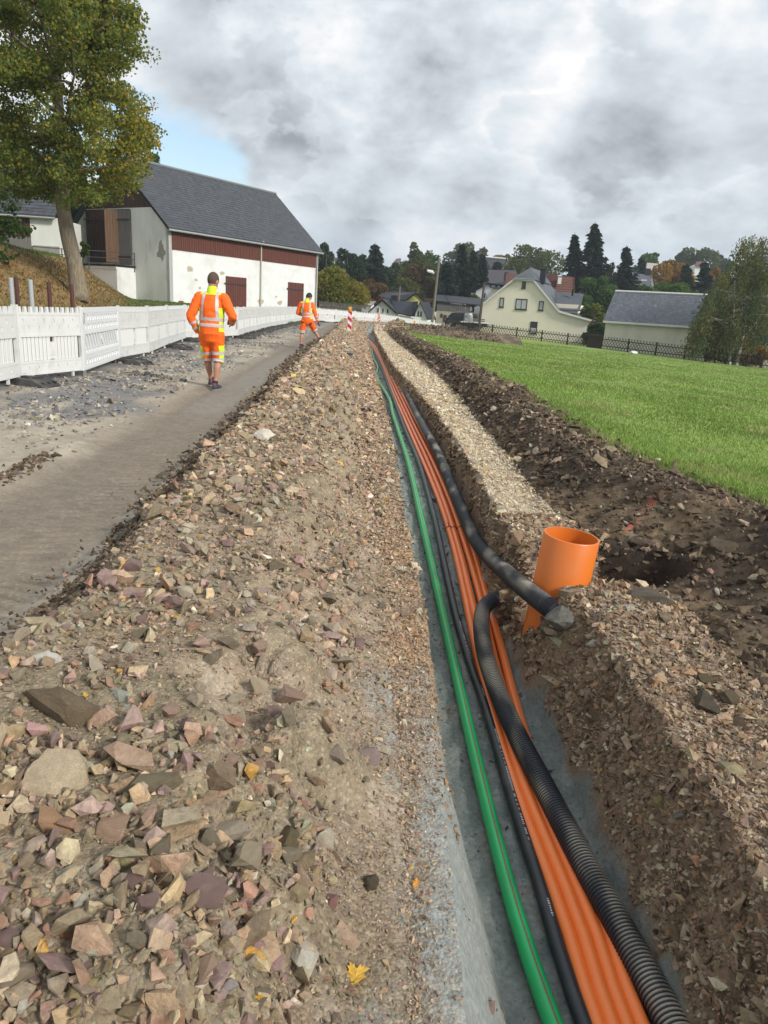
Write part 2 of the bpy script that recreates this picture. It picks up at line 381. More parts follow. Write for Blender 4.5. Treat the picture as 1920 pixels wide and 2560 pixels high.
def z_hill(x, y):
    h = 10*sm(100, 190, y)+14*sm(170, 560, y)+6*sm(0, 300, -x)*sm(80, 200, y)
    return h*(1+.15*fbm(x*.006, y*.006, 2))
def z_road(x, y):
    z = .012*fbm(x*1.3, y*1.3, 3)+.006*fbm(x*6, y*6, 3)
    s = x-cv('xL', y)
    # wheel ruts beside the spoil heap
    w = .035*perlin(y*.35, 0*y+3)
    rut = sm(-2.95, -2.75, s+w)*(1-sm(-.16, -.02, s-cv('S0', y)))
    z = z-.045*rut+.05*np.exp(-((s+3.03+w)/.07)**2)*(.5+.8*fbm(x*5, y*5, 3))*sm(0, 1, 8-y)
    dip = np.exp(-((s+4.9)/.35)**2)
    z = z-.02*dip
    # lug prints along the heap side of the rut
    lug = sm(-2.42, -2.22, s)*(1-sm(-.12, -.02, s-cv('S0', y)))
    z = z-.050*lug*(1-sm(6, 8, y))*sm(-.25, .05, fbm(x*1.3, y*1.3, 2)+.12)*sm(.40, .92, np.sin((y+.35*np.abs(s+2.1))*2*np.pi/.105+.6*perlin(x*2, y*2)))*(.55+.6*perlin(x*2.3, y*2.3))
    return z
_lr = np.random.default_rng(44); _ly = .9*(30/.9)**_lr.random(90); _ls = _lr.uniform(-1.5, -.35, 90); _lrad = _lr.uniform(.09, .22, 90)*(.8+.05*_ly); _lh = _lrad*_lr.uniform(.55, 1.0, 90); _lx = _ls+np.interp(_ly, _ys, _c['xL'])
def lumps(x, y):
    z = 0*x
    for a, b, r, h in zip(_lx, _ly, _lrad, _lh):
        d = ((x-a)/r)**2+((y-b)/r)**2; z = np.maximum(z, h*np.exp(-d**1.5)*(d < 4))
    return z
def zf(x, y):
    """height of the worked strip: heap, trench, gravel strip, soil bank"""
    x = np.asarray(x, float); y = np.asarray(y, float); s = x-cv('xL', y)
    s = s+(.03*fbm(x*.0+y*2.2, y*.7, 3)+.02*fbm(y*7, y*3, 2))*np.where((s > -.3) & (s < 1.3), 1, 0)*(1+.8*sm(.45, .7, s))
    fade = 1-sm(46.5, 49.0, y)
    S0, sb, wf, wR, sS, sC, zfl = cv('S0', y), cv('sb', y), cv('wf', y), cv('wR', y), cv('sS', y), cv('xC', y)-cv('xL', y), cv('zf', y)
    wf = np.minimum(wf, wR-.05)
    sr = -1.18+.10*perlin(y*.55, y*0+8)
    h = .38+.09*sm(3, 7, y)+.09*perlin(y*.45, y*0+1.5)+.05*perlin(y*1.3, y*0+4.1)
    zb = -.09
    t1 = np.clip((s-S0)/(sr-S0), 0, 1); t2 = np.clip((s-sr)/(sb-sr), 0, 1)
    zh = np.where(s < sr, h*(.45*t1+.55*t1*t1*(3-2*t1)), h+(zb-h)*(.55*t2+.45*t2*t2*(3-2*t2)))
    hm = np.where(s < sr, t1, 1-t2)*np.where((s > S0) & (s < sb), 1, 0); hm = sm(0, .45, hm)
    zh = zh+lumps(x, y)*sm(-.02, .1, sb-s)*sm(0, .15, s-S0)
    zh = zh+hm*(.115*fbm(x*1.9, y*1.9, 4)+.045*(1-np.abs(fbm(x*5, y*5, 3))*1.6)*(fbm(x*1.1+8, y*1.1, 2) > -.1)+.03*fbm(x*11, y*11, 3))
    z = zh
    z = np.where(s > sb, zb+.012*fbm(x*4, y*4, 3), z)
    # trench
    zfl = lerp(-.1, zfl, fade)+.018*fbm(x*6, y*4, 4)+.016*fbm(x*16, y*9, 3)
    lw = np.interp(y, [1.0, 1.9, 2.6, 4], [.26, .2, .10, .05])
    tl = np.clip(s/lw, 0, 1); zl = zb+(zfl-zb)*(tl*.75+.25*sm(0, 1, tl))
    rimr = -.04+.0*(1-sm(4.6, 5.2, y))+.03*fbm(x*3, y*3, 3)
    tr = np.clip((s-wf)/(wR-wf), 0, 1)
    zr = zfl+(rimr-zfl)*np.where(tr < .5, .42*tr/.5, .42+.58*(tr-.5)/.5)
    zr = zr+(.10*fbm(y*3, s*4, 3)+.06*fbm(y*10, s*9, 3))*np.sin(np.pi*tr)
    z = np.where(s > 0, np.where(s < wf, np.where(s < lw, zl, zfl), zr), z)
    # right side
    zs = rimr+.015*fbm(x*4, y*4, 3)
    tb = np.clip((s-sS)/(sC-sS), 0, 1); zc = np.maximum(z_field(cv('xC', y), y), -.05)+.41+.07*perlin(y*.9, y*0+9)+.07*perlin(y*2.3, y*0+2)+.03*perlin(y*6, y*0+3)
    near = 1-sm(4.6, 6.0, y)
    prof = lerp(sm(0, 1, tb)*.5+.5*tb, tb**2.2, near)
    zbk = rimr+(zc-rimr)*prof+sm(0, .12, tb)*(.08*fbm(x*1.8, y*1.8, 3)+.045*fbm(x*6, y*6, 4))
    z = np.where(s > wR, np.where(s < sS, zs, zbk), z)
    to = np.clip((s-sC)/.4, 0, 1)
    zt = z_field(x, y)-.03
    z = np.where(s > sC, lerp(zbk, zt, sm(0, 1, to)), z)
    # mound at the pipe, pits round it
    z = z+.09*np.exp(-((x-1.28)/.22)**2-((y-3.36)/.22)**2)*sm(.72, .92, s)
    z0_ = z+0
    z = z+.42*np.exp(-((x-.985)/.09)**2-((y-3.41)/.12)**2)
    z = np.minimum(z, np.maximum(z0_, .015+.03*perlin(x*9, y*9)))
    wob = .05*perlin(x*4, y*4)
    r = np.hypot(x-1.06, y-4.03)+wob; z = np.minimum(z, -.66+1.2*sm(.19, .36, r))
    r = np.hypot((x-1.40)*.70, (y-4.16))+wob; z = np.minimum(z, -.85+1.1*sm(.16, .44, r))
    r = np.hypot((x-.92), (y-4.25)*.8); z = z-.20*(1-sm(.07, .17, r))
    # loose lump on the crest
    z = z+.17*np.exp(-((s-sC+.05)/.20)**2-((y-10.6)/.40)**2)
    # spread heap closing the far end of the trench
    end = sm(47.5, 50, y)*(1-sm(56, 60, y))*sm(-2.6, -.8, s)*(1-sm(5.5, 8.5, s))
    z = lerp(z, np.maximum(z, .02), sm(48, 50, y))+end*(.30+.12*fbm(x*.9, y*.9, 4))
    return z
def z_ground(x, y):
    """anything outside the worked strip"""
    x = np.asarray(x, float); y = np.asarray(y, float)
    zr = np.maximum(z_field(np.minimum(x, 60), y), -4)*sm(-4, 3, x)
    return np.where(x < -6.8, z_left(x, np.minimum(y, 70)), zr)+z_hill(x, y)
def hit(px, py, n=60):
    """where the line of sight through a photo pixel meets the worked strip"""
    d = ray(px, py); z = 0.1
    for i in range(n):
        p = CAM+d*((z-CAM[2])/d[2]); z = z+.5*(float(zf(p[0], p[1]))-z)
    return CAM+d*((z-CAM[2])/d[2])

# ------------------------------------------------------------------ ground sheets
yy = [-1.2]
while yy[-1] < 72: yy.append(yy[-1]+(.06 if yy[-1] < .7 else min(.4, .0068*yy[-1]+.004)))
yy = np.array(yy); NR = len(yy)
m_heap = matcol('spoil_earth', .97, 26, .45, 1.0, 55, peb=.35, pscale=110)
m_sand = matcol('grey_sand', .97, 45, .32, 1.0, 70)
m_strip = matcol('gravelly_earth', .95, 25, .3, .9, 110, peb=.75, pscale=95)
m_soil = matcol('dark_soil', 1.0, 20, .45, 1.0, 70)
m_road = matcol('gravel_road', .82, 9, .25, .35, 60, peb=.12, pscale=60, spec=.35)
m_grassg = matcol('grass_ground', .95, 3, .3, .5, 60)
def sheet(name, sa, sb_, nc, m, colf, kind='structure', parent=None):
    t = np.linspace(0, 1, nc)[None, :]; Y = np.repeat(yy[:, None], nc, 1); a = sa(yy)[:, None]; b = sb_(yy)[:, None]
    Xs = a+(b-a)*t; X = Xs+cv('xL', yy)[:, None]; Z = zf(X, Y)
    V = np.stack([X, Y, Z], -1).reshape(-1, 3); c = colf(Xs.ravel(), X.ravel(), Y.ravel(), Z.ravel())
    return link(name, quads_mesh(name, V, grid_quads(NR, nc), m, c, True), None, kind=kind)
def mixc(a, b, t): return np.asarray(a)[None, :]*(1-t[:, None])+np.asarray(b)[None, :]*t[:, None] if np.ndim(a) == 1 else a*(1-t[:, None])+np.asarray(b)[None, :]*t[:, None]
def col_heap(s, x, y, z):
    n = fbm(x*1.6, y*1.6, 4)
    c = mixc((.22, .17, .115), (.33, .265, .19), sm(-.4, .4, n))
    c = mixc(c, (.21, .165, .105), sm(.15, .45, fbm(x*1.2+5, y*1.2, 3)))
    c = mixc(c, (.27, .225, .145), sm(.02, .06, lumps(x, y))*.8)
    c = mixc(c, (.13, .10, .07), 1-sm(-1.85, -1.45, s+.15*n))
    c = mixc(c, (.48, .41, .31), sm(.3, .5, fbm(x*3+9, y*3, 3))*.5)
    st = sm(-.28, -.1, s)
    c = mixc(c, (.42, .25, .12), st*sm(.0, .35, fbm(y*2.2, x*3, 3))*sm(2.0, 2.6, y))
    sand = sm(-.16, -.02, s+.10*fbm(x*4, y*4, 3))*(1-sm(1.9, 2.7, y+.5*n))
    sand = np.maximum(sand, sm(.18, .4, fbm(x*2.2+3, y*1.4+7, 3))*sm(-.45, -.2, s)*.7)
    return mixc(c, (.30, .32, .305), sand)
def col_trench(s, x, y, z):
    n = fbm(x*5, y*5, 4)
    c = mixc((.20, .226, .212), (.285, .312, .296), sm(-.4, .5, n))
    wR, wf = cv('wR', y), cv('wf', y)
    w = np.clip((s-wf)/(wR-wf), 0, 1)
    c = mixc(c, (.27, .19, .125), sm(.02, .20, w+.2*n))
    c = mixc(c, (.17, .12, .085), sm(.3, .45, w+.2*n)*sm(0, .3, fbm(y*3, s*3, 3)))
    c = mixc(c, (.33, .20, .09), sm(.5, .9, w)*sm(.1, .4, fbm(y*2.5+4, x*2, 3))*sm(5, 6, y))
    top = 1-sm(.0, .05, s+.03*n)
    c = mixc(c, (.40, .24, .12), top*sm(2.1, 2.8, y)*sm(-.2, .2, fbm(y*3, x, 3)))
    c = mixc(c, (.29, .315, .30), (1-sm(.06, .22, s))*(1-sm(1.7, 2.6, y)))
    return c
def col_strip(s, x, y, z):
    n = fbm(x*3, y*3, 4)
    c = mixc((.50, .42, .285), (.63, .54, .39), sm(-.4, .4, n))
    c = mixc(c, (.29, .205, .15), (1-sm(4.4, 5.4, y))*.75)
    c = mixc(c, (.32, .20, .09), sm(.15, .45, fbm(x*2.5+7, y*1.5, 3))*.7)
    c = mixc(c, (.26, .30, .29), sm(.3, .42, fbm(x*1.9+1, y*1.1+2, 3))*(1-sm(.2, .35, s-cv('wR', y)))*.9)
    e = sm(-.2, .02, s-cv('sS', y)+.18*n)
    return mixc(c, (.10, .075, .055), e)
def col_bank(s, x, y, z):
    n = fbm(x*2, y*2, 4)
    c = mixc((.066, .050, .038), (.115, .087, .060), sm(-.4, .4, n))
    c = mixc(c, (.20, .145, .09), sm(-.15, .3, fbm(x*.9+3, y*.6, 3))*(1-sm(7, 11, y)))
    t = (s-cv('sS', y))/(cv('xC', y)-cv('xL', y)-cv('sS', y))
    c = mixc(c, (.27, .16, .07), sm(.1, .4, fbm(x*1.7, y*1.7+4, 3))*(1-sm(.0, .35, t))*(1-sm(6.5, 9, y))*.8)
    c = mixc(c, (.045, .034, .027), 1-sm(.30, .62, np.hypot((x-1.44)*.70, y-4.2)+.08*n))  # pit behind the standpipe: its deep shade painted into the soil colour as near-black
    # faint red spray mark left by the surveyors
    q = np.exp(-(((x-1.86)+(y-4.95)*-.9)/.035)**2)*sm(4.7, 4.8, y)*(1-sm(5.1, 5.25, y))*sm(-.1, .3, fbm(x*9, y*9, 2))
    c = mixc(c, (.42, .07, .05), np.clip(q, 0, 1)*.8)
    far = sm(47, 50, y)
    return mixc(c, (.30, .22, .14), far*sm(-.3, .2, fbm(x*.8, y*.8, 3)))
zero = lambda y: 0*y
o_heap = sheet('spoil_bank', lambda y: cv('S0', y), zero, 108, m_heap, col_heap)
o_trench = sheet('trench', zero, lambda y: cv('wR', y), 66, m_sand, col_trench)
o_strip = sheet('ground_strip', lambda y: cv('wR', y), lambda y: cv('sS', y), 36, m_strip, col_strip)
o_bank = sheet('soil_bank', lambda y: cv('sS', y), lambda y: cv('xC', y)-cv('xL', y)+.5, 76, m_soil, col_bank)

# gravel road on the left
def road_sheet():
    ry = [-1.2]
    while ry[-1] < 72: ry.append(ry[-1]+(.2 if ry[-1] < 2 else (.012 if ry[-1] < 6 else min(.4, .0075*ry[-1]-.03))))
    ry = np.array(ry); nc = 110; t = np.linspace(0, 1, nc)**1.15
    Y = np.repeat(ry[:, None], nc, 1); a = -7.0+0*ry; b = cv('xL', ry)+cv('S0', ry)
    X = b[:, None]+(a-b)[:, None]*t[None, :]; Z = z_road(X, Y)
    x, y = X.ravel(), Y.ravel(); s = x-cv('xL', y)
    n = fbm(x*.9, y*.9, 4); n2 = fbm(x*.55+4, y*.28+1, 3)
    c = mixc((.27, .235, .185), (.37, .32, .25), sm(-.4, .4, n))
    c = mixc(c, (.135, .14, .15), sm(.02, .25, n2)*.85)
    c = mixc(c, (.10, .10, .105), (1-sm(-5.7, -4.9, x+.4*n))*.9)
    c = mixc(c, (.40, .36, .28), sm(.12, .35, fbm(x*.8+7, y*.45, 3))*.8*sm(-5.4, -4.8, x))
    rut = sm(-3.12, -2.75, s+.22*n)*(1-sm(-2.0, -1.85, s))
    c = mixc(c, (.165, .138, .104), rut*.92)
    wet = rut*sm(8.5, 9.5, y)*sm(-2.75, -2.6, s)*(1-sm(-2.25, -2.1, s))*(1-sm(19, 23, y))
    c = mixc(c, (.20, .18, .15), wet)
    V = np.stack([X, Y, Z], -1).reshape(-1, 3)
    return link('road', quads_mesh('road', V, grid_quads(len(ry), nc), m_road, c, True), None, kind='structure')
o_road = road_sheet()

# lawn on the right, grass verge and bank on the left, far terrain
m_lawn = matcol('lawn_grass', .95, 8, .35, .6, 40)
def lawn_sheet():
    ly = np.concatenate([np.arange(-4, 12, .25), np.arange(12, 90, .8)]); nc = 90; t = np.linspace(0, 1, nc)**2.0
    a = np.interp(ly, _ys, _c['xC'])+.18; a = np.where(ly > 60, -2, a); b = 62.0
    X = a[:, None]+(b-a)[:, None]*t[None, :]; Y = np.repeat(ly[:, None], nc, 1)
    Z = z_field(X, Y)+.03*fbm(X*.4, Y*.4, 3); x, y = X.ravel(), Y.ravel(); n = fbm(x*.35, y*.35, 4)
    c = mixc((.17, .25, .06), (.22, .30, .075), sm(-.4, .4, n)); c = mixc(c, (.22, .27, .08), sm(.1, .5, fbm(x*.12+2, y*.3, 3))*.5)
    V = np.stack([X, Y, Z], -1).reshape(-1, 3)
    return link('lawn', quads_mesh('lawn', V, grid_quads(len(ly), nc), m_lawn, c, True), None, kind='structure')
o_lawn = lawn_sheet()
def verge_sheet():
    vy = np.arange(0, 72, .4); nc = 110; t = np.linspace(0, 1, nc)**1.5
    X = -6.85-(38)*t[None, :]+0*vy[:, None]; Y = np.repeat(vy[:, None], nc, 1); Z = z_left(X, Y)-.05*(1-sm(0, .3, -6.85-X))
    x, y = X.ravel(), Y.ravel(); n = fbm(x*.8, y*.8, 4); e = toe(y)-x
    c = mixc((.085, .115, .028), (.13, .15, .045), sm(-.4, .4, n))
    c = mixc(c, (.24, .155, .07), sm(.7, 1.6, e+.7*n)*(1-sm(3.8, 4.8, e+.5*n))*.92)
    c = mixc(c, (.15, .085, .035), sm(.1, .4, fbm(x*1.7, y*1.7, 3))*sm(.7, 1.6, e)*(1-sm(3.8, 4.8, e))*.6)
    V = np.stack([X, Y, Z], -1).reshape(-1, 3)
    return link('grass_verge', quads_mesh('grass_verge', V, grid_quads(len(vy), nc)[:, ::-1], m_grassg, c, True), None, kind='structure')
o_verge = verge_sheet()
def terrain_sheet():
    gx = np.concatenate([np.arange(-400, -60, 20), np.arange(-60, 80, 2.5), np.arange(80, 520, 20)]); gy = np.concatenate([np.arange(-60, 100, 4), np.arange(100, 260, 6), np.arange(260, 1500, 30)])
    X, Y = np.meshgrid(gx, gy); Z = z_ground(X, Y)-.12
    inside = (X > -46) & (X < 62) & (Y < 71); Z = np.where(inside, Z-1.2, Z)
    x, y = X.ravel(), Y.ravel(); n = fbm(x*.02, y*.02, 3)
    c = mixc((.06, .10, .025), (.10, .15, .035), sm(-.4, .4, n)); c = mixc(c, (.15, .21, .09), sm(250, 330, y))
    c = mixc(c, (.15, .145, .14), np.where((np.abs(x) < 30) & (y < 90) & (x < -2), 1, 0)*.6)
    V = np.stack([X, Y, Z], -1).reshape(-1, 3)
    return link('ground', quads_mesh('ground', V, grid_quads(len(gy), len(gx)), m_grassg, c, True), None, kind='structure')
o_ground = terrain_sheet()

def dirt_ridge():
    gy = np.linspace(46.5, 60.5, 70); gx = np.linspace(0, 1, 60); a = np.interp(gy, _ys, _c['xC'])+.45
    X = a[:, None]+(8.5-a)[:, None]*gx[None]; Y = np.repeat(gy[:, None], 60, 1); Z = zf(X, Y)-.02; x, y = X.ravel(), Y.ravel()
    c = mixc((.10, .078, .055), (.22, .165, .11), sm(-.3, .4, fbm(x*1.2, y*1.2, 4)))
    return link('dirt_ridge', quads_mesh('dirt_ridge', np.stack([X, Y, Z], -1).reshape(-1, 3), grid_quads(70, 60), m_soil, c, True), None, kind='structure')
o_ridge = dirt_ridge()

# ------------------------------------------------------------------ thin air over the valley
hz_b = MB(); hz_b.box((60, 650, 30), (1100, 1760, 84))
hz_m = bpy.data.materials.new('haze'); hz_m.use_nodes = True; hz_t = hz_m.node_tree; hz_t.nodes.clear()
hv_ = hz_t.nodes.new('ShaderNodeVolumePrincipled'); hv_.inputs['Color'].default_value = (.82, .90, 1.0, 1); hv_.inputs['Density'].default_value = .0005; hv_.inputs['Anisotropy'].default_value = .2
ho_ = hz_t.nodes.new('ShaderNodeOutputMaterial'); hz_t.links.new(hv_.outputs[0], ho_.inputs['Volume'])
hz_o = hz_b.build('haze', hz_m, kind='stuff')
# ------------------------------------------------------------------ buildings
def zvec(z): return np.array([0, 0, z], float)
class Face:
    """a vertical wall plane standing in the world: u along it, n out of it"""
    def __init__(self, P0, ang):
        self.P = np.array([P0[0], P0[1], 0.0]); self.u = np.array([math.cos(ang), math.sin(ang), 0.0]); self.n = np.array([self.u[1], -self.u[0], 0.0])
    def px(self, px, py):
        w = onplane(px, py, self.P, self.n); return float((w-self.P) @ self.u), float(w[2])
    def w(self, u, z, o=0.0): return self.P+self.u*u+self.n*o+zvec(z)
def wallbox(b, F, u0, u1, z0, z1, o0, o1):
    return b.obox(F.w(u0, z0, o0), F.u*(u1-u0), F.n*(o1-o0), zvec(z1-z0))
m_glass = mat('window_glass', (.030, .036, .042), .12, .1, 1.5, spec=.6)
m_curt = mat('net_curtain', (.42, .44, .45), .9, .2, 12, stretch=(6, 6, .3))
m_frameb = mat('dark_window_frame', (.035, .025, .02), .5, .05); m_framew = mat('white_window_frame', (.62, .62, .60), .5, .05)
def window(F, root, u0, u1, z0, z1, fm=m_frameb, mull=1, curtain=False, sill=True, fw=.07):
    b = MB(); o = .03
    wallbox(b, F, u0, u0+fw, z0, z1, .003, o+.02); wallbox(b, F, u1-fw, u1, z0, z1, .003, o+.02); wallbox(b, F, u0+fw, u1-fw, z1-fw*1.5, z1, .003, o+.02); wallbox(b, F, u0+fw, u1-fw, z0, z0+fw, .003, o+.02)
    for k in range(1, mull): c = u0+(u1-u0)*k/mull; wallbox(b, F, c-fw*.45, c+fw*.45, z0+fw, z1-fw*1.5, .003, o+.01)
    w = b.build('window', fm, root)
    for k in range(mull):
        a = u0+fw+(u1-u0-2*fw)*k/mull; c = u0+fw+(u1-u0-2*fw)*(k+1)/mull; b = MB(); wallbox(b, F, a+.01, c-.01, z0+fw, z1-fw*1.5, .004, .016); b.build('pane', m_glass, w)
        if curtain:
            b = MB(); n = 8; zz0, zz1 = z0+fw+.02, z1-fw*1.5-(.0 if curtain == 1 else .45*(z1-z0))
            for q in range(n):
                x0 = a+.03+(c-a-.06)*q/n; x1 = a+.03+(c-a-.06)*(q+1)/n; wallbox(b, F, x0, x1-.004, zz0, zz1, .0165, .019+.004*(q % 2))
            b.build('curtain', m_curt, w)
    if sill: b = MB(); wallbox(b, F, u0-.06, u1+.06, z0-.07, z0-.005, .002, .10); b.build('sill', fm, w)
    return w
def slates(name, root, A, B, D, C, m, rows, cols, lap=.022, stag=.5):
    """shingles laid in courses on the roof plane A(eave left) B(eave right) C(ridge right) D(ridge left)"""
    A, B, C, D = [np.array(q, float) for q in (A, B, C, D)]; nrm = np.cross(B-A, D-A); nrm /= np.linalg.norm(nrm); nrm = nrm if nrm[2] > 0 else -nrm
    V, Q, CC = [], [], []
    for j in range(rows):
        v0, v1 = j/rows, min(1.0, (j+1.15)/rows)
        for i in range(-1, cols+1):
            u0 = (i+(stag if j % 2 else 0))/cols; u1 = u0+.97/cols; u0 = max(0, u0); u1 = min(1, u1)
            if u1-u0 < .1/cols: continue
            k = len(V); l = lap*(.8+.5*random.random()); f = lambda u, v: (A+(B-A)*u)*(1-v)+(D+(C-D)*u)*v
            um = (u0+u1)/2
            V += [f(u0, v0+.25/rows)+nrm*l, f(um, v0)+nrm*l*1.1, f(u1, v0+.25/rows)+nrm*l, f(u1, v1)+nrm*.003, f(u0, v1)+nrm*.003, f(um, v0)+nrm*.002]
            Q.append((k, k+1, k+2, k+3)); Q.append((k, k+2, k+3, k+4)); Q.append((k, k+5, k+1, k+1)); c = (.052, .058, .068) if m is m_slate else (.12, .055, .04)
            c = np.array(c)*(.82+.4*random.random())*(1.25 if random.random() < .02 else 1); CC += [c]*6
    T = [];
    for q in Q:
        if q[2] == q[3]: T.append(q[:3])
        elif q[1] == q[0]+1: T.append((q[0], q[1], q[2]))
        else: T += [(q[0], q[1], q[2]), (q[0], q[2], q[3])]
    o = root_loc(root); V = np.array(V)-np.array([o.x, o.y, o.z])
    return link(name, tris_mesh(name, V, T, m, np.array(CC)), root, kind='stuff')
m_slate = matcol('slate_shingle', .55, 3, .25, .25, 30, spec=.5)
m_roofd = mat('dark_slate_roof', (.042, .047, .056), .6, .2, 5, .5, 14, spec=.4); m_roofg = mat('grey_slate_roof', (.085, .095, .11), .65, .18, 4, .4, 12, dirt=(.04, .045, .05), dscale=.8, damt=.6)
m_roofblack = mat('black_tile_roof', (.016, .018, .026), .55, .15, 5, .5, 10); m_roofbrown = mat('brown_tile_roof', (.115, .050, .036), .7, .2, 5, .6, 12, stretch=(1, 1, 3))
m_plaster = mat('white_plaster', (.66, .67, .67), .9, .05, 2, .15, 30, dirt=(.50, .47, .40), dscale=.7, damt=.5); m_plasterg = mat('weathered_plaster', (.60, .605, .56), .95, .10, 1.2, .2, 25, dirt=(.30, .30, .25), dscale=.8, damt=.7, stretch=(1, 1, .4))
m_cream = mat('cream_plaster', (.70, .645, .53), .9, .03, 2, .06, 30); m_creamold = mat('stained_cream_plaster', (.66, .62, .50), .95, .05, 2, .1, 20, dirt=(.36, .37, .32), dscale=.5, damt=.55, stretch=(1, 1, .5))
m_yellow = mat('yellow_plaster', (.66, .62, .20), .9, .04); m_whouse = mat('white_house_plaster', (.66, .67, .68), .9, .03)
m_brwood = mat('red_brown_boards', (.105, .034, .024), .75, .18, 5, .25, 40, stretch=(3, 3, .3)); m_dkwood = mat('dark_brown_boards', (.060, .032, .022), .85, .25, 4, .4, 30, stretch=(4, 4, .3)); m_grwood = mat('grey_weathered_boards', (.125, .115, .105), .9, .25, 4, .4, 30, stretch=(5, 5, .3)); m_orwood = mat('bare_brown_boards', (.175, .105, .062), .85, .25, 4, .4, 30, stretch=(5, 5, .3))
m_wtrim = mat('white_trim', (.60, .60, .58), .6, .05); m_dark = mat('dark_interior', (.006, .006, .007), .9, .02); m_iron = mat('rusty_iron', (.045, .035, .032), .7, .15, 9, .3, 60); m_conc = mat('old_concrete', (.24, .23, .20), .95, .15, 3, .3, 30)
def boards(F, root, name, u0, u1, z0, z1, o0, o1, pitch, m, zfun=None):
    """vertical boards joined into one facing, each with its own edges"""
    b = MB(); n = max(1, int(round((u1-u0)/pitch)))
    for i in range(n):
        a = u0+(u1-u0)*i/n; c = u0+(u1-u0)*(i+1)/n; top_ = zfun((a+c)/2) if zfun else z1
        if top_-z0 < .05: continue
        wallbox(b, F, a+.012, c-.012, z0, top_, o0, o1+random.uniform(-.006, .008))
    return b.build(name, m, root, kind='stuff')
def plank_door(F, root, name, u0, u1, z0, z1, m, n, o0=.01, th=.05, hinge=True):
    b = MB(); wallbox(b, F, u0, u1, z0, z1, o0-.008, o0); d = b.build(name, m_dark, root)
    for i in range(n):
        a = u0+(u1-u0)*i/n; c = u0+(u1-u0)*(i+1)/n; b = MB(); wallbox(b, F, a+.012, c-.012, z0+random.uniform(0, .03), z1, o0, o0+th*random.uniform(.85, 1.1)); b.build('plank', m, d)
    if hinge:
        for q in (.14, .82): b = MB(); wallbox(b, F, u0-.18, u1-.05, z0+(z1-z0)*q-.05, z0+(z1-z0)*q+.05, o0+th*1.15, o0+th*1.15+.03); b.build('hinge', m_iron, d)
    return d

# --- barn
cl = at(421, 567, 52); cr = at(795, 621, 66)
ang = math.atan2(cr[1]-cl[1], cr[0]-cl[0]); Lb = math.hypot(cr[0]-cl[0], cr[1]-cl[1])
F1 = Face(cl, ang); Zb = -.6; Ze = (cl[2]+cr[2])/2
barn = empty('barn', (cl[0], cl[1], 0), 'long white barn with a dark slate roof and a red-brown boarded band', 'barn')
Wb = 10.5; F2 = Face(cl-F1.n*0, ang); G = Face(np.array(cl)-F1.n*Wb, ang-math.pi/2)   # gable wall: u runs from the back corner to the front corner
Zr = Ze+4.55
u_hw = F1.px(421, 560)[0]
bz = F1.px(600, 642)[1]-.10     # foot of the boarded band
b = MB(); wallbox(b, F1, 0, Lb, Zb, Ze, -.30, 0); fw_ = b.build('front_wall', m_plaster, barn)
# chipped plaster: raised rims of bare render
for (px, py, s_) in ((474, 672, .28), (555, 683, .22), (490, 700, .14), (500, 720, .12), (690, 742, .12), (652, 755, .3), (700, 757, .25)):
    u_, z_ = F1.px(px, py); pts_ = [(u_+s_*(.6+.5*random.random())*math.cos(t)*1.4, z_+s_*(.5+.5*random.random())*math.sin(t)) for t in np.linspace(0, 2*math.pi, 10)[:-1]]
    b = MB(); b.prism([F1.w(a, c, .001) for a, c in pts_], F1.n*.006); b.build('bare_patch', mat('bare_render', (.42, .37, .28), .95, .2, 6, .4, 40), fw_)
u_, z_ = F1.px(452, 752); b = MB()
for k in range(3): wallbox(b, F1, u_-.25+.02*k, u_+.35-.05*k, z_-.35+.12*k, z_-.24+.12*k, .002, .012)
b.build('exposed_brick', mat('old_brick', (.20, .075, .045), .9, .2), fw_)
gb = MB(); gp_ = [(0, Zb), (Wb, Zb), (Wb, Ze-.15), (Wb/2, Zr-.15), (0, Ze-.15)]
zwood = G.px(300, 520)[1]
gb.prism([G.w(0, Zb), G.w(Wb, Zb), G.w(Wb, Ze-.15), G.w(Wb-(zwood-Ze+.15)/(Zr-Ze)*Wb/2, zwood), G.w((zwood-Ze+.15)/(Zr-Ze)*Wb/2, zwood), G.w(0, Ze-.15)], -G.n*.3); gb.build('gable_wall', m_plasterg, barn)
boards(G, barn, 'gable_boards', 1.0, Wb-1.0, zwood+.01, Zr, -.10, .02, .20, m_dkwood, lambda u: Ze-.25+(Zr-Ze)*(1-abs(u-Wb/2)/(Wb/2)))
# stain on the gable
u_, z_ = G.px(403, 628); b = MB(); b.prism([G.w(u_+.5*math.cos(t)*(.5+.5*random.random()), z_+.75*math.sin(t)*(.5+.5*random.random()), .001) for t in np.linspace(0, 2*math.pi, 23)[:-1]], G.n*.006); b.build('bare_patch', m_conc, barn)
F3 = Face(np.array(cr), ang+math.pi/2)
b = MB(); b.prism([F3.w(0, Zb, -.01), F3.w(Wb, Zb, -.01), F3.w(Wb, Ze-.15, -.01), F3.w(Wb/2, Zr-.15, -.01), F3.w(0, Ze-.15, -.01)], -F3.n*.28); b.build('far_gable_wall', m_plaster, barn)
b = MB(); wallbox(b, Face(np.array(cl)-F1.n*Wb, ang), .3, Lb-.3, Zb, Ze-.1, 0, .3); b.build('back_wall', m_plaster, barn)
boards(F1, barn, 'board_band', .25, Lb-.25, bz, Ze-.05, .003, .05, .17, m_brwood)
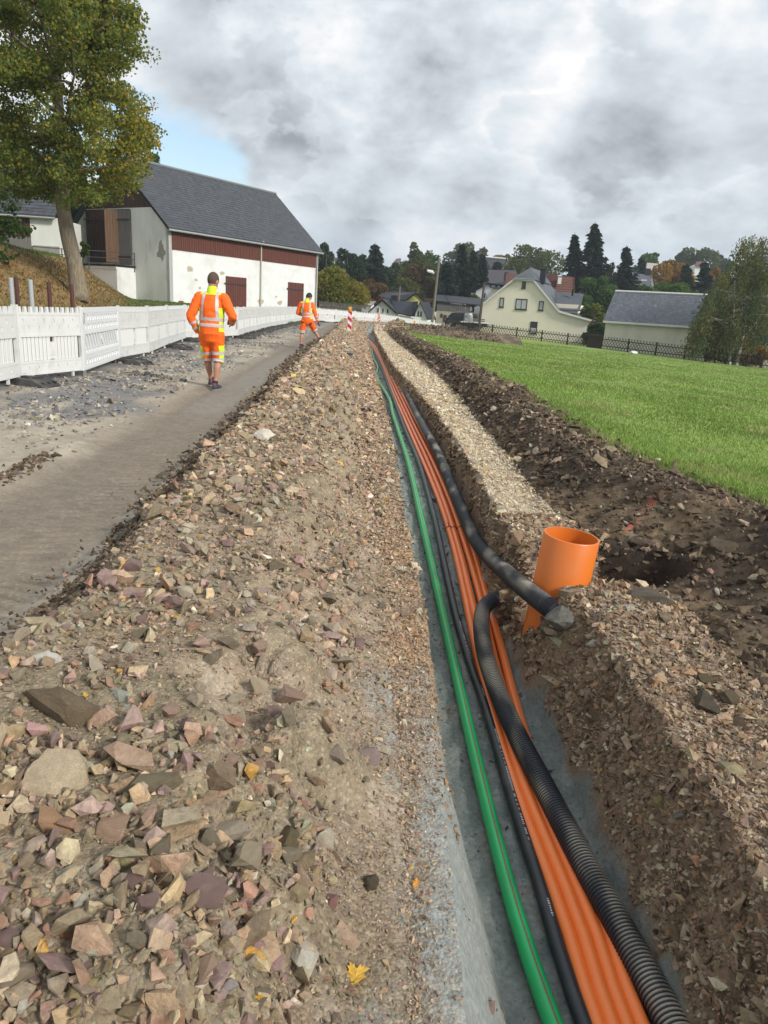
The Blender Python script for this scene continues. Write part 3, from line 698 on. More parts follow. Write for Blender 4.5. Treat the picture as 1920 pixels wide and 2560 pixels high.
# roof
ov = .38; ovg = .30; dz = ov*(Zr-Ze)/(Wb/2)
A = F1.w(-ovg, Ze-dz, ov); B = F1.w(Lb+ovg, Ze-dz, ov); C_ = F1.w(Lb+ovg, Zr, -Wb/2); D = F1.w(-ovg, Zr, -Wb/2); A2 = F1.w(-ovg, Ze-dz, -Wb-ov); B2 = F1.w(Lb+ovg, Ze-dz, -Wb-ov)
b = MB(); b.prism([A, B, C_, D], (0, 0, .14)); b.prism([D, C_, B2, A2], (0, 0, .14)); rf = b.build('roof', m_roofd, barn)
up = np.array([0, 0, .145]); slates('shingles', rf, A+up, B+up, D+up, C_+up, m_slate, 26, 62)
b = MB(); b.tube([D+up*1.1, C_+up*1.1], .11, 8); b.build('ridge_cap', mat('grey_ridge', (.16, .18, .19), .5), rf)
b = MB(); b.tube([A+np.array([0, 0, .02]), B+np.array([0, 0, .02])], .075, 8); b.build('gutter', mat('zinc', (.33, .34, .33), .5, metallic=.3), barn)
b = MB(); b.prism([A+F1.u*-.02, A+F1.u*-.02+zvec(.2), D+F1.u*-.02+zvec(.2), D+F1.u*-.02], -F1.u*.05); b.build('verge_board', m_dark, barn)
u_, z_ = F1.px(651, 612); b = MB(); b.tube([F1.w(u_, Ze-.1, .35), F1.w(u_, Ze-.35, .10), F1.w(u_, 0, .10)], .06, 8); b.build('downpipe', mat('downpipe_beige', (.42, .40, .33), .6), barn)
b = MB(); b.tube([B+F1.u*-.35, F1.w(Lb-.1, Ze-.5, .08), F1.w(Lb-.1, 0, .08)], .05, 8); b.build('downpipe', mat('downpipe_grey', (.45, .46, .45), .6), barn)
for (x0, y0, x1, y1) in ((564, 690, 615, 772), (720, 705, 757, 770)):
    ua, za = F1.px(x0, y0); ub, zb_ = F1.px(x1, y1); plank_door(F1, barn, 'barn_door', ua, ub, min(.1, zb_), za, m_brwood, 9)
# hay door in the gable: closed leaf, dark gap, open leaf
def gx(px): return G.px(px, 600)[0]
zt = G.px(250, 524)[1]; zb_ = G.px(260, 656)[1]
b = MB(); wallbox(b, G, gx(219), gx(327), zb_, zt, .002, .006); b.build('door_opening', m_dark, barn)
plank_door(G, barn, 'hay_door', gx(219), gx(275), zb_, zt, m_dkwood, 8, .02, .06)
hd = plank_door(G, barn, 'hay_door', gx(300), gx(330), zb_-.1, zt-.05, m_grwood, 5, .06, .05)
ol = empty_ = None
b = MB(); h0 = G.w(gx(300), zb_, .10); h1 = G.w(gx(279), zb_, .55); dv = h1-h0
for k in range(5):
    q = MB(); o_ = h0+dv*k/5; q.obox(o_, dv*.18, np.array([dv[1], -dv[0], 0])/np.linalg.norm(dv)*.05, zvec(zt-zb_-.05))
    q.build('door_plank', m_orwood, barn)
# platform in front of the gable with its white retaining wall and slanting wing wall
zp = G.px(280, 664)[1]
u0p, u1p = gx(205), gx(336)
plat = empty('loading_ramp', tuple(G.w((u0p+u1p)/2, 0, .8)), 'white walled loading ramp with a dark deck under the hay door', 'ramp')
b = MB(); wallbox(b, G, u0p+1.0, u1p, -.5, zp-.12, .004, 1.6); b.build('retaining_wall', m_plaster, plat)
b = MB(); wallbox(b, G, u0p-3, u1p+.06, zp-.12, zp, .012, 1.72); b.build('deck', m_dark, plat)
b = MB(); wallbox(b, G, u0p+.9, u1p+.03, zp-.30, zp-.125, 1.603, 1.66); b.build('coping', m_wtrim, plat)
w0, w1 = G.w(u0p+1.1, zp-.25, 1.62), G.w(u0p+3.6, -.1, 3.4); b = MB(); b.prism([w0, w1, w1-G.u*.9, w0-G.u*.9], (0, 0, -.8)); b.build('wing_wall', m_plasterg, plat)
# iron rail along the ramp and the bank
rl = empty('iron_railing', tuple(G.w(u0p-4, zp, 1.6)), 'low rusty iron railing along the top of the grass bank', 'railing')
rp = [at(82, 645, 46), at(156, 649, 48), at(222, 655, 49.5), at(336, 662, 51.5)]; rtop = [at(80, 616, 46), at(154, 622, 48), at(222, 626, 49.5), at(336, 633, 51.5)]
for p_, q_ in zip(rp, rtop): b = MB(); b.tube([p_+zvec(-.5), q_], .035, 6); b.build('post', m_iron, rl)
for f_ in (0, .55):
    b = MB(); b.tube([q_*(1-f_)+p_*f_ for p_, q_ in zip(rp, rtop)], .028, 6); b.build('rail', m_iron, rl)
# --- wing on the left: lower slate roofed building
FW = Face(at(20, 560, 50), ang-.95); wing = empty('outbuilding', tuple(FW.w(0, 0)), 'low white outbuilding with slate roof and brown boards left of the barn', 'outbuilding')
ua, ze_ = FW.px(18, 535); ub, _ = FW.px(146, 541)
b = MB(); wallbox(b, FW, FW.px(78, 600)[0], ub, 0, ze_-.05, -4, 0); b.build('wall', m_plasterg, wing)
b = MB(); wallbox(b, FW, FW.px(82, 600)[0], ub-.05, 0, FW.px(100, 614)[1], .004, .06); b.build('plinth', m_conc, wing)
boards(FW, wing, 'board_front', ua-9, FW.px(77, 600)[0], 0, ze_-.05, -.2, .02, .22, m_dkwood)
b = MB(); A = FW.w(ua-9, ze_-.1, .35); B = FW.w(ub-.1, ze_-.1, .35); C_ = FW.w(ub-.1, ze_+4.6, -4.6); D = FW.w(ua-9, ze_+4.6, -4.6); b.prism([A, B, C_, D], (0, 0, .12)); b.prism([D, C_, FW.w(ub-.1, ze_, -9), FW.w(ua-9, ze_, -9)], (0, 0, .12)); rf = b.build('roof', m_roofd, wing)
up = np.array([0, 0, .125]); slates('shingles', rf, A+up, B+up, D+up, C_+up, m_slate, 22, 60)
b = MB(); b.tube([A, B], .07, 6); b.build('gutter', mat('zinc2', (.30, .30, .28), .5), wing)
wf_ = empty('plank_fence', tuple(at(40, 650, 45)), 'grey weathered plank fence at the left edge before the outbuilding', 'fence')
p0, p1 = at(-30, 640, 44.5), at(82, 648, 45.8)
for k in range(22):
    t_ = k/22; p_ = p0+(p1-p0)*t_; b = MB(); h_ = 1.22+.06*random.random(); b.obox(p_+zvec(-.3), (p1-p0)/22*.9, (0.0, -.03, 0), (0, 0, h_+.3)); b.build('plank', m_grwood, wf_)

# --- generic gabled house traced on its wall plane
def gable_house(name, label, Y, ang_, anchor, outline, depth, wm, rm, ztop_down=4.0, over=.35, verge=m_dark, th=.14, cat='house'):
    F = Face(at(anchor[0], anchor[1], Y), ang_); pts = [F.px(*q) for q in outline]
    root = empty(name, tuple(F.w(0, min(z for u, z in pts))), label, cat)
    n = len(pts); lo = min(z for u, z in pts)-ztop_down
    poly = [(pts[0][0], lo)]+pts+[(pts[-1][0], lo)]
    b = MB(); b.prism([F.w(u, z, 0) for u, z in poly], -F.n*depth); b.build('wall', wm, root)
    rb = MB()
    for i in range(n-1):
        (ua, za), (ub, zb__) = pts[i], pts[i+1]
        if abs(ub-ua) < .05: continue
        d = np.array([ub-ua, zb__-za]); d /= np.linalg.norm(d)
        ea = over if i == 0 or abs(pts[i-1][0]-ua) < .05 else 0; eb = over if i == n-2 or abs(pts[i+2][0]-ub) < .05 else 0
        a_ = (ua-d[0]*ea, za-d[1]*ea); c_ = (ub+d[0]*eb, zb__+d[1]*eb)
        rb.prism([F.w(a_[0], a_[1]+.01, over), F.w(c_[0], c_[1]+.01, over), F.w(c_[0], c_[1]+.01+th, over), F.w(a_[0], a_[1]+.01+th, over)], -F.n*(depth+2*over))
    roof = rb.build('roof', rm, root)
    vb = MB()
    for i in range(n-1):
        (ua, za), (ub, zb__) = pts[i], pts[i+1]
        if abs(ub-ua) < .05: continue
        vb.prism([F.w(ua, za-.06, over+.003), F.w(ub, zb__-.06, over+.003), F.w(ub, zb__+th+.02, over+.003), F.w(ua, za+th+.02, over+.003)], F.n*.04)
    vb.build('verge_trim', verge, root)
    return F, root, roof
FA = math.atan2(-15, 28)
# cream gabled house
F, hs, rf = gable_house('cream_house', 'cream rendered house with half-hipped grey roof behind the lattice fence', 86, FA+.10, (1206, 763), [(1205, 764), (1287, 699), (1335, 702), (1398, 780), (1480, 803)], 9.0, m_cream, m_roofg, verge=m_wtrim, over=.3)
hp = [F.px(1287, 699), F.px(1335, 702)]; pk = F.px(1319, 675)
b = MB(); back = -4.2; pkw = F.w((hp[0][0]+hp[1][0])/2, pk[1]+.45, -2.6)
b.add([F.w(hp[0][0]-.25, hp[0][1]+.08, .45), F.w(hp[1][0]+.25, hp[1][1]+.08, .45), pkw], [(0, 1, 2)])
pk2 = pkw-F.n*6.5; b.add([F.w(hp[0][0]-.25, hp[0][1]+.08, .45), pkw, pk2, F.w(hp[0][0]-.25, hp[0][1]+.08, -9.2)], [(0, 1, 2, 3)]); b.add([F.w(hp[1][0]+.25, hp[1][1]+.08, .45), pkw, pk2, F.w(hp[1][0]+.25, hp[1][1]+.08, -9.2)], [(0, 3, 2, 1)])
b.build('hip_roof', m_roofg, hs)
b = MB(); c0 = F.w(hp[1][0]+.1, hp[1][1]-.2, -2.4); b.obox(c0, F.u*.6, -F.n*.6, zvec(1.55)); ch = b.build('chimney', m_roofblack, hs); b = MB(); b.obox(c0+zvec(1.56)-F.u*.05+F.n*.05, F.u*.7, -F.n*.7, zvec(.08)); b.build('chimney_cap', m_dark, ch)
b = MB(); d0 = F.w(F.px(1365, 740)[0], F.px(1365, 778)[1], -1.2); b.obox(d0, F.u*3.4, -F.n*4.5, zvec(.9)); dm = b.build('dormer_wall', m_cream, hs)
b = MB(); q = F.px(1372, 728); b.prism([F.w(q[0], q[1], -3.4), F.w(q[0]+3.3, q[1]-.1, -3.4), F.w(q[0]+3.5, F.px(1400, 778)[1]+.1, -1.0), F.w(q[0]+.9, F.px(1400, 778)[1]+.1, -1.0)], (0, 0, .12)); b.build('dormer_roof', m_roofg, dm)
b = MB(); b.cyl(F.w(q[0]+2.2, q[1]-.3, -2.6), .11, .7, 8); b.build('vent_pipe', m_dark, dm)
for (x0, y0, x1, y1, mu, cu) in ((1305, 704, 1314.5, 721, 1, False), (1249, 744, 1260, 768, 1, 1), (1289, 747, 1318, 774, 2, 1), (1347, 753, 1359, 776, 1, 1), (1325, 804, 1343, 834, 1, 2)):
    ua, za = F.px(x0, (y0+y1)/2); ub, _ = F.px(x1, (y0+y1)/2); za = F.px((x0+x1)/2, y1)[1]; zb_ = F.px((x0+x1)/2, y0)[1]; window(F, hs, ua, ub, za, zb_, m_frameb, mu, cu)
# small dormer on the left slope
b = MB(); q = F.px(1228, 728); b.obox(F.w(q[0]-.4, q[1]-1.1, -1.5), F.u*2.2, -F.n*2.5, zvec(1.5)); dm = b.build('dormer_wall', m_cream, hs); b = MB(); b.obox(F.w(q[0]-.6, q[1]+.41, -1.2), F.u*3.0, -F.n*3.0, zvec(.12)); b.build('dormer_roof', m_roofg, dm)

# long garage on the right
F = Face(at(1517, 802, 72), FA); ga = empty('garage', tuple(F.w(0, -2)), 'long stained cream garage with grey shingle roof behind the lattice fence', 'garage')
ua, ze_ = F.px(1515, 803); ub = F.px(1838, 829)[0]; zr = F.px(1530, 748)[1]+.75
b = MB(); wallbox(b, F, ua, ub, -5, ze_, -6, 0); b.build('wall', m_creamold, ga)
A = F.w(ua-.2, ze_-.05, .35); B = F.w(ub+.2, ze_-.05, .35); C_ = F.w(ub+.2, zr, -3.2); D = F.w(ua-.2, zr, -3.2); b = MB(); b.prism([A, B, C_, D], (0, 0, .1)); b.prism([D, C_, F.w(ub+.2, ze_, -6.4), F.w(ua-.2, ze_, -6.4)], (0, 0, .1)); rf = b.build('roof', m_roofg, ga)
m_slate2 = matcol('weathered_shingle', .6, 2, .3, .2, 30)
so_ = slates('shingles', rf, A+zvec(.105), B+zvec(.105), D+zvec(.105), C_+zvec(.105), m_slate, 18, 52); 
at_ = so_.data.attributes['Col']; n_ = len(so_.data.vertices); cc = np.empty(n_*4, np.float32); at_.data.foreach_get('color', cc); cc = cc.reshape(-1, 4); cc[:, :3] *= 2.0; at_.data.foreach_set('color', cc.ravel())
b = MB(); b.prism([A+F.n*.02+zvec(-.1), B+F.n*.02+zvec(-.1), B+F.n*.02+zvec(.10), A+F.n*.02+zvec(.10)], F.n*.06); b.build('eaves_board', m_wtrim, ga)
b = MB(); b.tube([D+zvec(.14), C_+zvec(.14)], .12, 6); b.build('ridge_cap', m_wtrim, rf)
q = F.px(1730, 765); b = MB(); b.obox(F.w(q[0], zr-.8, -3.3), F.u*.9, -F.n*.7, zvec(1.5)); b.build('chimney', m_roofblack, ga)
# low garden wall right of it
b = MB(); q0 = F.px(1838, 870); q1 = F.px(1990, 890); wallbox(b, F, q0[0], q1[0], -5, q1[1]+.35, -.3, 0)
wl = solo('garden_wall', b, m_creamold, 'low cream garden wall right of the garage behind the birch', 'wall')

# red-brown roofed house behind the cream one
F = Face(at(1290, 760, 106), -.12); rh = empty('brown_roof_house', tuple(F.w(0, -1)), 'house with big red-brown tiled roof and chimney behind the cream house', 'house')
u0, zr = F.px(1285, 681); u1, _ = F.px(1456, 690); u2, ze_ = F.px(1436, 775)
b = MB(); b.prism([F.w(u0-1, ze_-.2, 0), F.w(u2-.2, ze_-.2, 0), F.w(u1-.8, zr-.1, -4.6), F.w(u0-1, zr-.1, -4.6)], (0, 0, .18)); b.prism([F.w(u0-1, zr-.1, -4.6), F.w(u1-.8, zr-.1, -4.6), F.w(u2-.2, ze_-.2, -9.2), F.w(u0-1, ze_-.2, -9.2)], (0, 0, .18)); rf = b.build('roof', m_roofbrown, rh)
for k in range(14):
    t_ = (k+.5)/14; a_ = F.w(u0-1, lerp(ze_-.2, zr-.1, t_)+.18, -4.6*t_); c_ = F.w(lerp(u2-.2, u1-.8, t_), lerp(ze_-.2, zr-.1, t_)+.18, -4.6*t_)
    b = MB(); b.bar(a_, c_, .10, .07); b.build('tile_course', m_roofbrown, rf)
G2 = Face(F.w(u2-.6, 0, -9.0), F.u.dot([1, 0, 0]) and math.atan2(F.u[1], F.u[0])-math.pi/2+math.pi)
b = MB(); wallbox(b, F, u0-1, u2-.5, ze_-8, ze_-.1, -8.8, -.3); b.build('wall', m_conc, rh)
b = MB(); b.prism([F.w(u2-.5, ze_-.2, -.5), F.w(u1-1.1, zr-.3, -4.6), F.w(u2-.5, ze_-.2, -8.7)], F.u*.1); b.build('gable_boards', m_dkwood, rh)
q = F.px(1386, 690); b = MB(); b.obox(F.w(q[0]-.6, zr-3, -3.0), F.u*1.3, -F.n*1.0, zvec(3.3)); b.build('chimney', mat('brick_chimney', (.10, .045, .035), .9), rh)
q = F.px(1388, 700); b = MB(); b.obox(F.w(q[0]+.6, q[1]-.4, -2.4), F.u*.5, -F.n*.3, zvec(.9)); b.build('skylight', m_wtrim, rf)
b = MB(); b.prism([F.w(u2-.1, ze_-.3, .05), F.w(u1-.7, zr-.2, -4.55), F.w(u1-.7, zr+.15, -4.55), F.w(u2-.1, ze_+.05, .05)], F.u*.12); b.build('verge_board', m_brwood, rh)

# white house with dark roof left of the cream one
F, hs, rf = gable_house('white_gable_house', 'white gabled house with dark hipped roof left of the cream house', 112, -.35, (1192, 726), [(1190, 727), (1219, 710), (1250, 713), (1262, 728), (1262, 735)], 8, m_whouse, m_roofd, over=.3)
q0, q1 = F.px(1215, 710), F.px(1256, 714); pk = F.w((q0[0]+q1[0])/2+1.0, F.px(1245, 697)[1], -3)
b = MB(); b.add([F.w(q0[0]-.3, q0[1]+.1, .4), F.w(q1[0]+.6, q1[1]+.1, .4), pk], [(0, 1, 2)]); b.add([F.w(q1[0]+.6, q1[1]+.1, .4), F.w(q1[0]+2.2, q1[1]-.9, -5), pk+F.u*.6-F.n*3, pk], [(0, 1, 2, 3)]); b.build('hip_roof', m_roofd, hs)
for (x0, y0, x1, y1) in ((1224, 712, 1229, 719), (1238, 713.5, 1243, 720), (1208, 733, 1213, 745)):
    ua, _ = F.px(x0, (y0+y1)/2); ub, _ = F.px(x1, (y0+y1)/2); window(F, hs, ua, ub, F.px((x0+x1)/2, y1)[1], F.px((x0+x1)/2, y0)[1], m_frameb, 1, False, False, .05)
b = MB(); b.obox(pk-F.u*.2+F.n*.4+zvec(-.4), F.u*.6, -F.n*.6, zvec(1.5)); b.build('chimney', m_roofblack, hs)
b = MB(); q = F.px(1188, 740); b.obox(F.w(q[0]-.9, q[1]-.8, -1), F.u*1.2, -F.n*1.5, zvec(1.2)); b.build('bay', m_whouse, hs)

# old shed: weathered boards over plaster
F = Face(at(1093, 753, 96), -.10); sh = empty('old_shed', tuple(F.w(0, -1.5)), 'long old shed of dark weathered boards over a plaster base', 'shed')
u0, zt = F.px(1093, 754); u1, zt1 = F.px(1194, 765); zm = F.px(1120, 778)[1]; um = F.px(1136, 790)[0]
b = MB(); wallbox(b, F, u0, u1+1.5, -7, zm, -6, 0); b.build('plaster_wall', mat('shed_plaster', (.34, .31, .24), .95, .2, 1.5, .3, 20), sh)
boards(F, sh, 'board_front', u0, u1-.8, zm, zt, -.2, .03, .25, m_grwood, lambda u: lerp(zt, zt1, (u-u0)/(u1-u0)))
boards(F, sh, 'lower_boards', um, u1-.8, zm-1.3, zm-.01, -.1, .032, .25, m_grwood)
b = MB(); b.prism([F.w(u0-.3, zt, .3), F.w(u1+1.6, zt1, .3), F.w(u1+1.6, zt1+.9, -6.2), F.w(u0-.3, zt+.9, -6.2)], (0, 0, .12)); b.build('roof', m_roofblack, sh)
q0, q1 = F.px(1109, 787), F.px(1115.5, 806); b = MB(); wallbox(b, F, q0[0], q1[0], q1[1], q0[1], .002, .06); b.build('door', m_dkwood, sh)
q0, q1 = F.px(1101.5, 784), F.px(1106, 794); window(F, sh, q0[0], q1[0], q1[1], q0[1], m_frameb, 1, False, False, .04)
q0, q1 = F.px(1175, 766), F.px(1179, 778); b = MB(); wallbox(b, F, q0[0], q1[0], q1[1], q0[1], .034, .07); b.build('hatch', mat('pale_hatch', (.30, .29, .28), .8), sh)

# white cottage with black roofs
F, hs, rf = gable_house('white_cottage', 'white cottage with black tiled roofs behind the far barrier row', 86, -.22, (921, 783), [(920, 784), (957, 751), (991, 783)], 7.5, m_whouse, m_roofblack, over=.3)
u0, z0 = F.px(957, 751); u1, z1 = F.px(1019, 753); ua, za = F.px(991, 784); ub, zb_ = F.px(1038, 788)
b = MB(); wallbox(b, F, ua-1, ub, za-5, za, -5, -.6); b.build('side_wall', m_whouse, hs)
b = MB(); b.prism([F.w(ua+.1, za-.05, .0), F.w(ub+.2, za-.35, .0), F.w(u1+.4, z0-.1, -3.0), F.w(u0+.2, z0-.0, -3.0)], (0, 0, .15)); b.prism([F.w(u0-.2, z0-.02, -3.0), F.w(u1+.4, z0-.1, -3.0), F.w(ub+.2, za-.35, -6.5), F.w(u0-.2, za-.35, -6.5)], (0, 0, .15)); b.build('main_roof', m_roofblack, hs)
b = MB(); b.tube([F.w(ua+.1, za-.08, .05), F.w(ub+.2, za-.38, .05)], .06, 6); b.build('gutter', m_wtrim, hs)
pg = [F.px(1036, 794), F.px(1053, 757), F.px(1071, 800)]; b = MB(); b.prism([F.w(pg[0][0], pg[0][1]-4, .5), F.w(pg[2][0], pg[2][1]-4, .5), F.w(pg[2][0], pg[2][1], .5), F.w(pg[1][0], pg[1][1], .5), F.w(pg[0][0], pg[0][1], .5)], -F.n*5); b.build('side_gable', m_whouse, hs)
b = MB()
for i in (0, 1): b.prism([F.w(pg[i][0], pg[i][1]+.01, .8), F.w(pg[i+1][0], pg[i+1][1]+.01, .8), F.w(pg[i+1][0], pg[i+1][1]+.16, .8), F.w(pg[i][0], pg[i][1]+.16, .8)], -F.n*6)
b.build('side_gable_roof', m_roofblack, hs)
b = MB(); b.prism([F.w(u1, z0-.0, -3), F.w(pg[1][0]-.2, pg[1][1]+.05, .7), F.w(pg[0][0]+.2, pg[0][1]+.1, .7), F.w(ub-.4, za-.2, .0)], (0, 0, .1)); b.build('valley_roof', m_roofblack, hs)
for (x0, y0, x1, y1) in ((942, 768, 948.5, 782), (954, 770, 960.5, 783), (966, 771.5, 972.5, 784)):
    ua_, _ = F.px(x0, (y0+y1)/2); ub_, _ = F.px(x1, (y0+y1)/2); window(F, hs, ua_, ub_, F.px((x0+x1)/2, y1)[1], F.px((x0+x1)/2, y0)[1], m_framew, 1, False, False, .05)
Fs = Face(F.w(0, 0, .5), math.atan2(F.u[1], F.u[0]))
for (x0, y0, x1, y1) in ((1044, 778, 1047.5, 789), (1051, 778.5, 1054.5, 789.5)):
    ua_, _ = Fs.px(x0, (y0+y1)/2); ub_, _ = Fs.px(x1, (y0+y1)/2); window(Fs, hs, ua_, ub_, Fs.px((x0+x1)/2, y1)[1], Fs.px((x0+x1)/2, y0)[1], m_frameb, 1, False, True, .05)
q = F.px(968, 752); b = MB(); b.obox(F.w(q[0]-.3, q[1]-1, -3.1), F.u*.7, -F.n*.6, zvec(1.7)); b.build('chimney', m_roofblack, hs)
# yellow house behind it
F, hs, rf = gable_house('yellow_house', 'yellow gabled house with dark roof behind the white cottage', 112, .30, (1017, 750), [(1016, 750), (1038, 734), (1065, 760)], 9, m_yellow, m_roofd, over=.3)
u0, z0 = F.px(1038, 734); ua, za = F.px(1016, 750); zz = at(960, 725, 116)[2]
ww = at(962, 726, 119); w2 = at(938, 750, 114)
b = MB(); A = F.w(ua-.2, za-.1, .3); D = F.w(u0, z0+.1, .3); b.prism([A, D, np.array([ww[0], ww[1], z0+.1]), np.array([w2[0], w2[1], za-.1])], (0, 0, .14)); b.build('long_roof', m_roofd, hs)
b = MB(); q0, q1 = F.px(1033, 743), F.px(1038, 751); wallbox(b, F, q0[0], q1[0], q1[1], q0[1], .002, .04); b.build('shutter', mat('yellow_shutter', (.55, .50, .15), .8), hs)
b = MB(); pc = at(1005, 730, 117); b.box((pc[0], pc[1], pc[2]-.2), (.7, .7, 1.8)); b.build('chimney', m_roofblack, hs)
# flat roofed white building right of it
F = Face(at(1063, 746, 116), -.15); fb = empty('flat_roof_house', tuple(F.w(0, -1)), 'small white building with brown fascia behind the wooden lamp pole', 'house')
q0 = F.px(1063, 748); q1 = F.px(1095, 775); b = MB(); wallbox(b, F, q0[0], q1[0], q1[1]-4, q0[1], -5, 0); b.build('wall', m_whouse, fb)
b = MB(); wallbox(b, F, q0[0]-.3, q1[0]+.3, q0[1]-.7, q0[1]+.2, .003, .25); b.build('fascia', m_dkwood, fb); q2 = F.px(1065, 757); q3 = F.px(1072, 773); b = MB(); wallbox(b, F, q2[0], q3[0], q3[1], q2[1], .002, .05); b.build('door', m_dkwood, fb)
q2 = F.px(1076, 758); q3 = F.px(1082, 770); window(F, fb, q2[0], q3[0], q3[1], q2[1], m_framew, 1, False, False, .06)
b = MB(); wallbox(b, F, q0[0]-.2, q1[0]-1.5, q1[1]-1.5, q1[1]-.05, .003, .1); b.build('brown_base', m_brwood, fb)

# houses on the slope behind
F, hs, rf = gable_house('hillside_house', 'yellow gabled house with black roof high on the slope', 172, -.15, (1255, 676), [(1254, 676), (1266, 660), (1281, 678)], 9, mat('pale_yellow_plaster', (.58, .52, .33), .9), m_roofd, over=.35, verge=m_wtrim)
a0, a1, a2, a3 = at(1213, 645, 176), at(1269, 650, 176), at(1289, 676, 172.4), at(1228, 674, 173)
b = MB(); b.prism([a3, a2, a1, a0], (0, .3, .25)); b.build('main_roof', m_roofd, hs); b = MB(); b.tube([a0+zvec(.25), a1+zvec(.25)], .2, 6); b.build('ridge_cap', m_wtrim, hs)
b = MB(); b.prism([a0, a3, at(1217, 676, 178), at(1214, 660, 178)], (.1, .1, .1)); b.build('side_roof', m_roofd, hs)
for x0 in (1260, 1268): q0, q1 = F.px(x0, 668), F.px(x0+3.5, 674); window(F, hs, q0[0], q1[0], q1[1], q0[1], m_frameb, 1, False, False, .05)
def roof_house(name, label, Y, ang_, A, B, C, D, hgt, rm, wm, depth=4.5):
    """house of which mostly the roof shows: A,B eave pixels, C,D ridge pixels"""
    F = Face(at(A[0], A[1], Y), ang_); a, b_ = F.px(*A), F.px(*B)
    Fr = Face(F.w(0, 0, -depth), ang_); c, d = Fr.px(*C), Fr.px(*D)
    root = empty(name, tuple(F.w((a[0]+b_[0])/2, a[1]-hgt)), label, 'house')
    m_ = MB(); m_.prism([F.w(*a), F.w(*b_), Fr.w(*c), Fr.w(*d)], (0, 0, .15)); m_.prism([Fr.w(*d), Fr.w(*c), F.w(b_[0], b_[1], -2*depth), F.w(a[0], a[1], -2*depth)], (0, 0, .15)); m_.build('roof', rm, root)
    m_ = MB(); wallbox(m_, F, a[0]+.4, b_[0]-.4, a[1]-hgt-3, a[1]+.05, -2*depth+.5, -.5); m_.build('wall', wm, root)
    for s_, e_ in ((a, d), (b_, c)):
        m_ = MB(); k = .42 if s_ is a else -.42; m_.prism([F.w(s_[0]+k, s_[1], -.5), Fr.w(e_[0]+k, e_[1]-.2, 0), F.w(s_[0]+k, s_[1], -2*depth+.5)], F.u*(.1 if s_ is a else -.1)); m_.build('gable', wm, root)
    return F, root
roof_house('dark_roof_house', 'house with a long dark roof below the hillside house', 140, -.08, (1214, 706), (1300, 712), (1290, 678), (1213, 676), 3, mat('purple_grey_roof', (.055, .05, .058), .7), m_whouse)
roof_house('slate_roof_house', 'house with blue-grey slate roof half hidden by spruces near the lamp pole', 142, -.1, (1082, 692), (1122, 696), (1117, 668), (1099, 667), 3, m_roofg, m_plaster)
F, sl_ = roof_house('steep_slate_house', 'house with a steep slate roof among the trees above the garage', 132, -.3, (1566, 752), (1625, 756), (1627, 690), (1594, 686), 3, mat('blue_slate', (.10, .11, .135), .6, .12), m_plaster, 3.5)
q = F.px(1603, 700); b = MB(); b.obox(F.w(q[0], q[1], -2.6), F.u*1.0, -F.n*.2, zvec(.25)); b.build('skylight', m_wtrim, sl_); q = F.px(1613, 684); b = MB(); b.obox(F.w(q[0], q[1]-.8, -3.4), F.u*.9, -F.n*.7, zvec(1.9)); b.build('chimney', m_roofblack, sl_)
b = MB(); b.prism([F.w(F.px(1625, 756)[0]+.1, F.px(1625, 756)[1], .1), Face(F.w(0, 0, -3.5), -.3).w(Face(F.w(0, 0, -3.5), -.3).px(1627, 690)[0]+.1, Face(F.w(0, 0, -3.5), -.3).px(1627, 690)[1]+.2), F.w(F.px(1643, 752)[0], F.px(1643, 752)[1], -5.5)], (0, 0, .12)); b.build('hip_roof', mat('blue_slate_hip', (.16, .17, .185), .6, .12), sl_)
roof_house('beige_roof_house', 'house with pale beige roof on the slope above the steep slate roof', 176, -.12, (1612, 683), (1652, 690), (1648, 661), (1618, 658), 3, mat('beige_roof', (.34, .32, .28), .8), m_plaster)
roof_house('distant_brown_barn', 'distant brown-roofed barn on the green hill', 320, .1, (978, 668), (1004, 668), (1002, 646), (990, 648), 3, mat('distant_brown', (.10, .08, .07), .8), m_conc)
roof_house('grey_roof_cabin', 'small cabin with a pale grey roof behind the old shed', 104, -.3, (1124, 761), (1158, 768), (1146, 752), (1134, 751), 2, mat('pale_zinc', (.36, .37, .38), .6), m_conc, 2)
roof_house('dormer_house', 'white trimmed house peeping between trees behind the birch', 200, -.1, (1736, 664), (1772, 668), (1765, 656), (1742, 655), 3, m_roofbrown, m_whouse)
# low white buildings behind the yellow-green tree
for (x0, y0, x1, y1, Y, lab) in ((800, 748, 838, 772, 96, 'low white shed wall right behind the barn corner'), (858, 746, 890, 768, 98, 'pale green-white outbuilding under the yellow-green tree'), (893, 757, 926, 775, 99, 'low white wall left of the white cottage')):
    F = Face(at(x0, y0, Y), -.12); q0, q1 = F.px(x0, y0+2), F.px(x1, y1); root = empty('white_shed', tuple(F.w(q0[0], q1[1])), lab, 'shed'); b = MB(); wallbox(b, F, q0[0], q1[0], q1[1]-3, q0[1], -3, 0); b.build('wall', m_whouse, root); b = MB(); b.prism([F.w(q0[0]-.2, q0[1], .2), F.w(q1[0]+.2, q0[1]-.2, .2), F.w(q1[0]+.2, q0[1]+.4, -3.2), F.w(q0[0]-.2, q0[1]+.6, -3.2)], (0, 0, .1)); b.build('roof', m_conc, root)

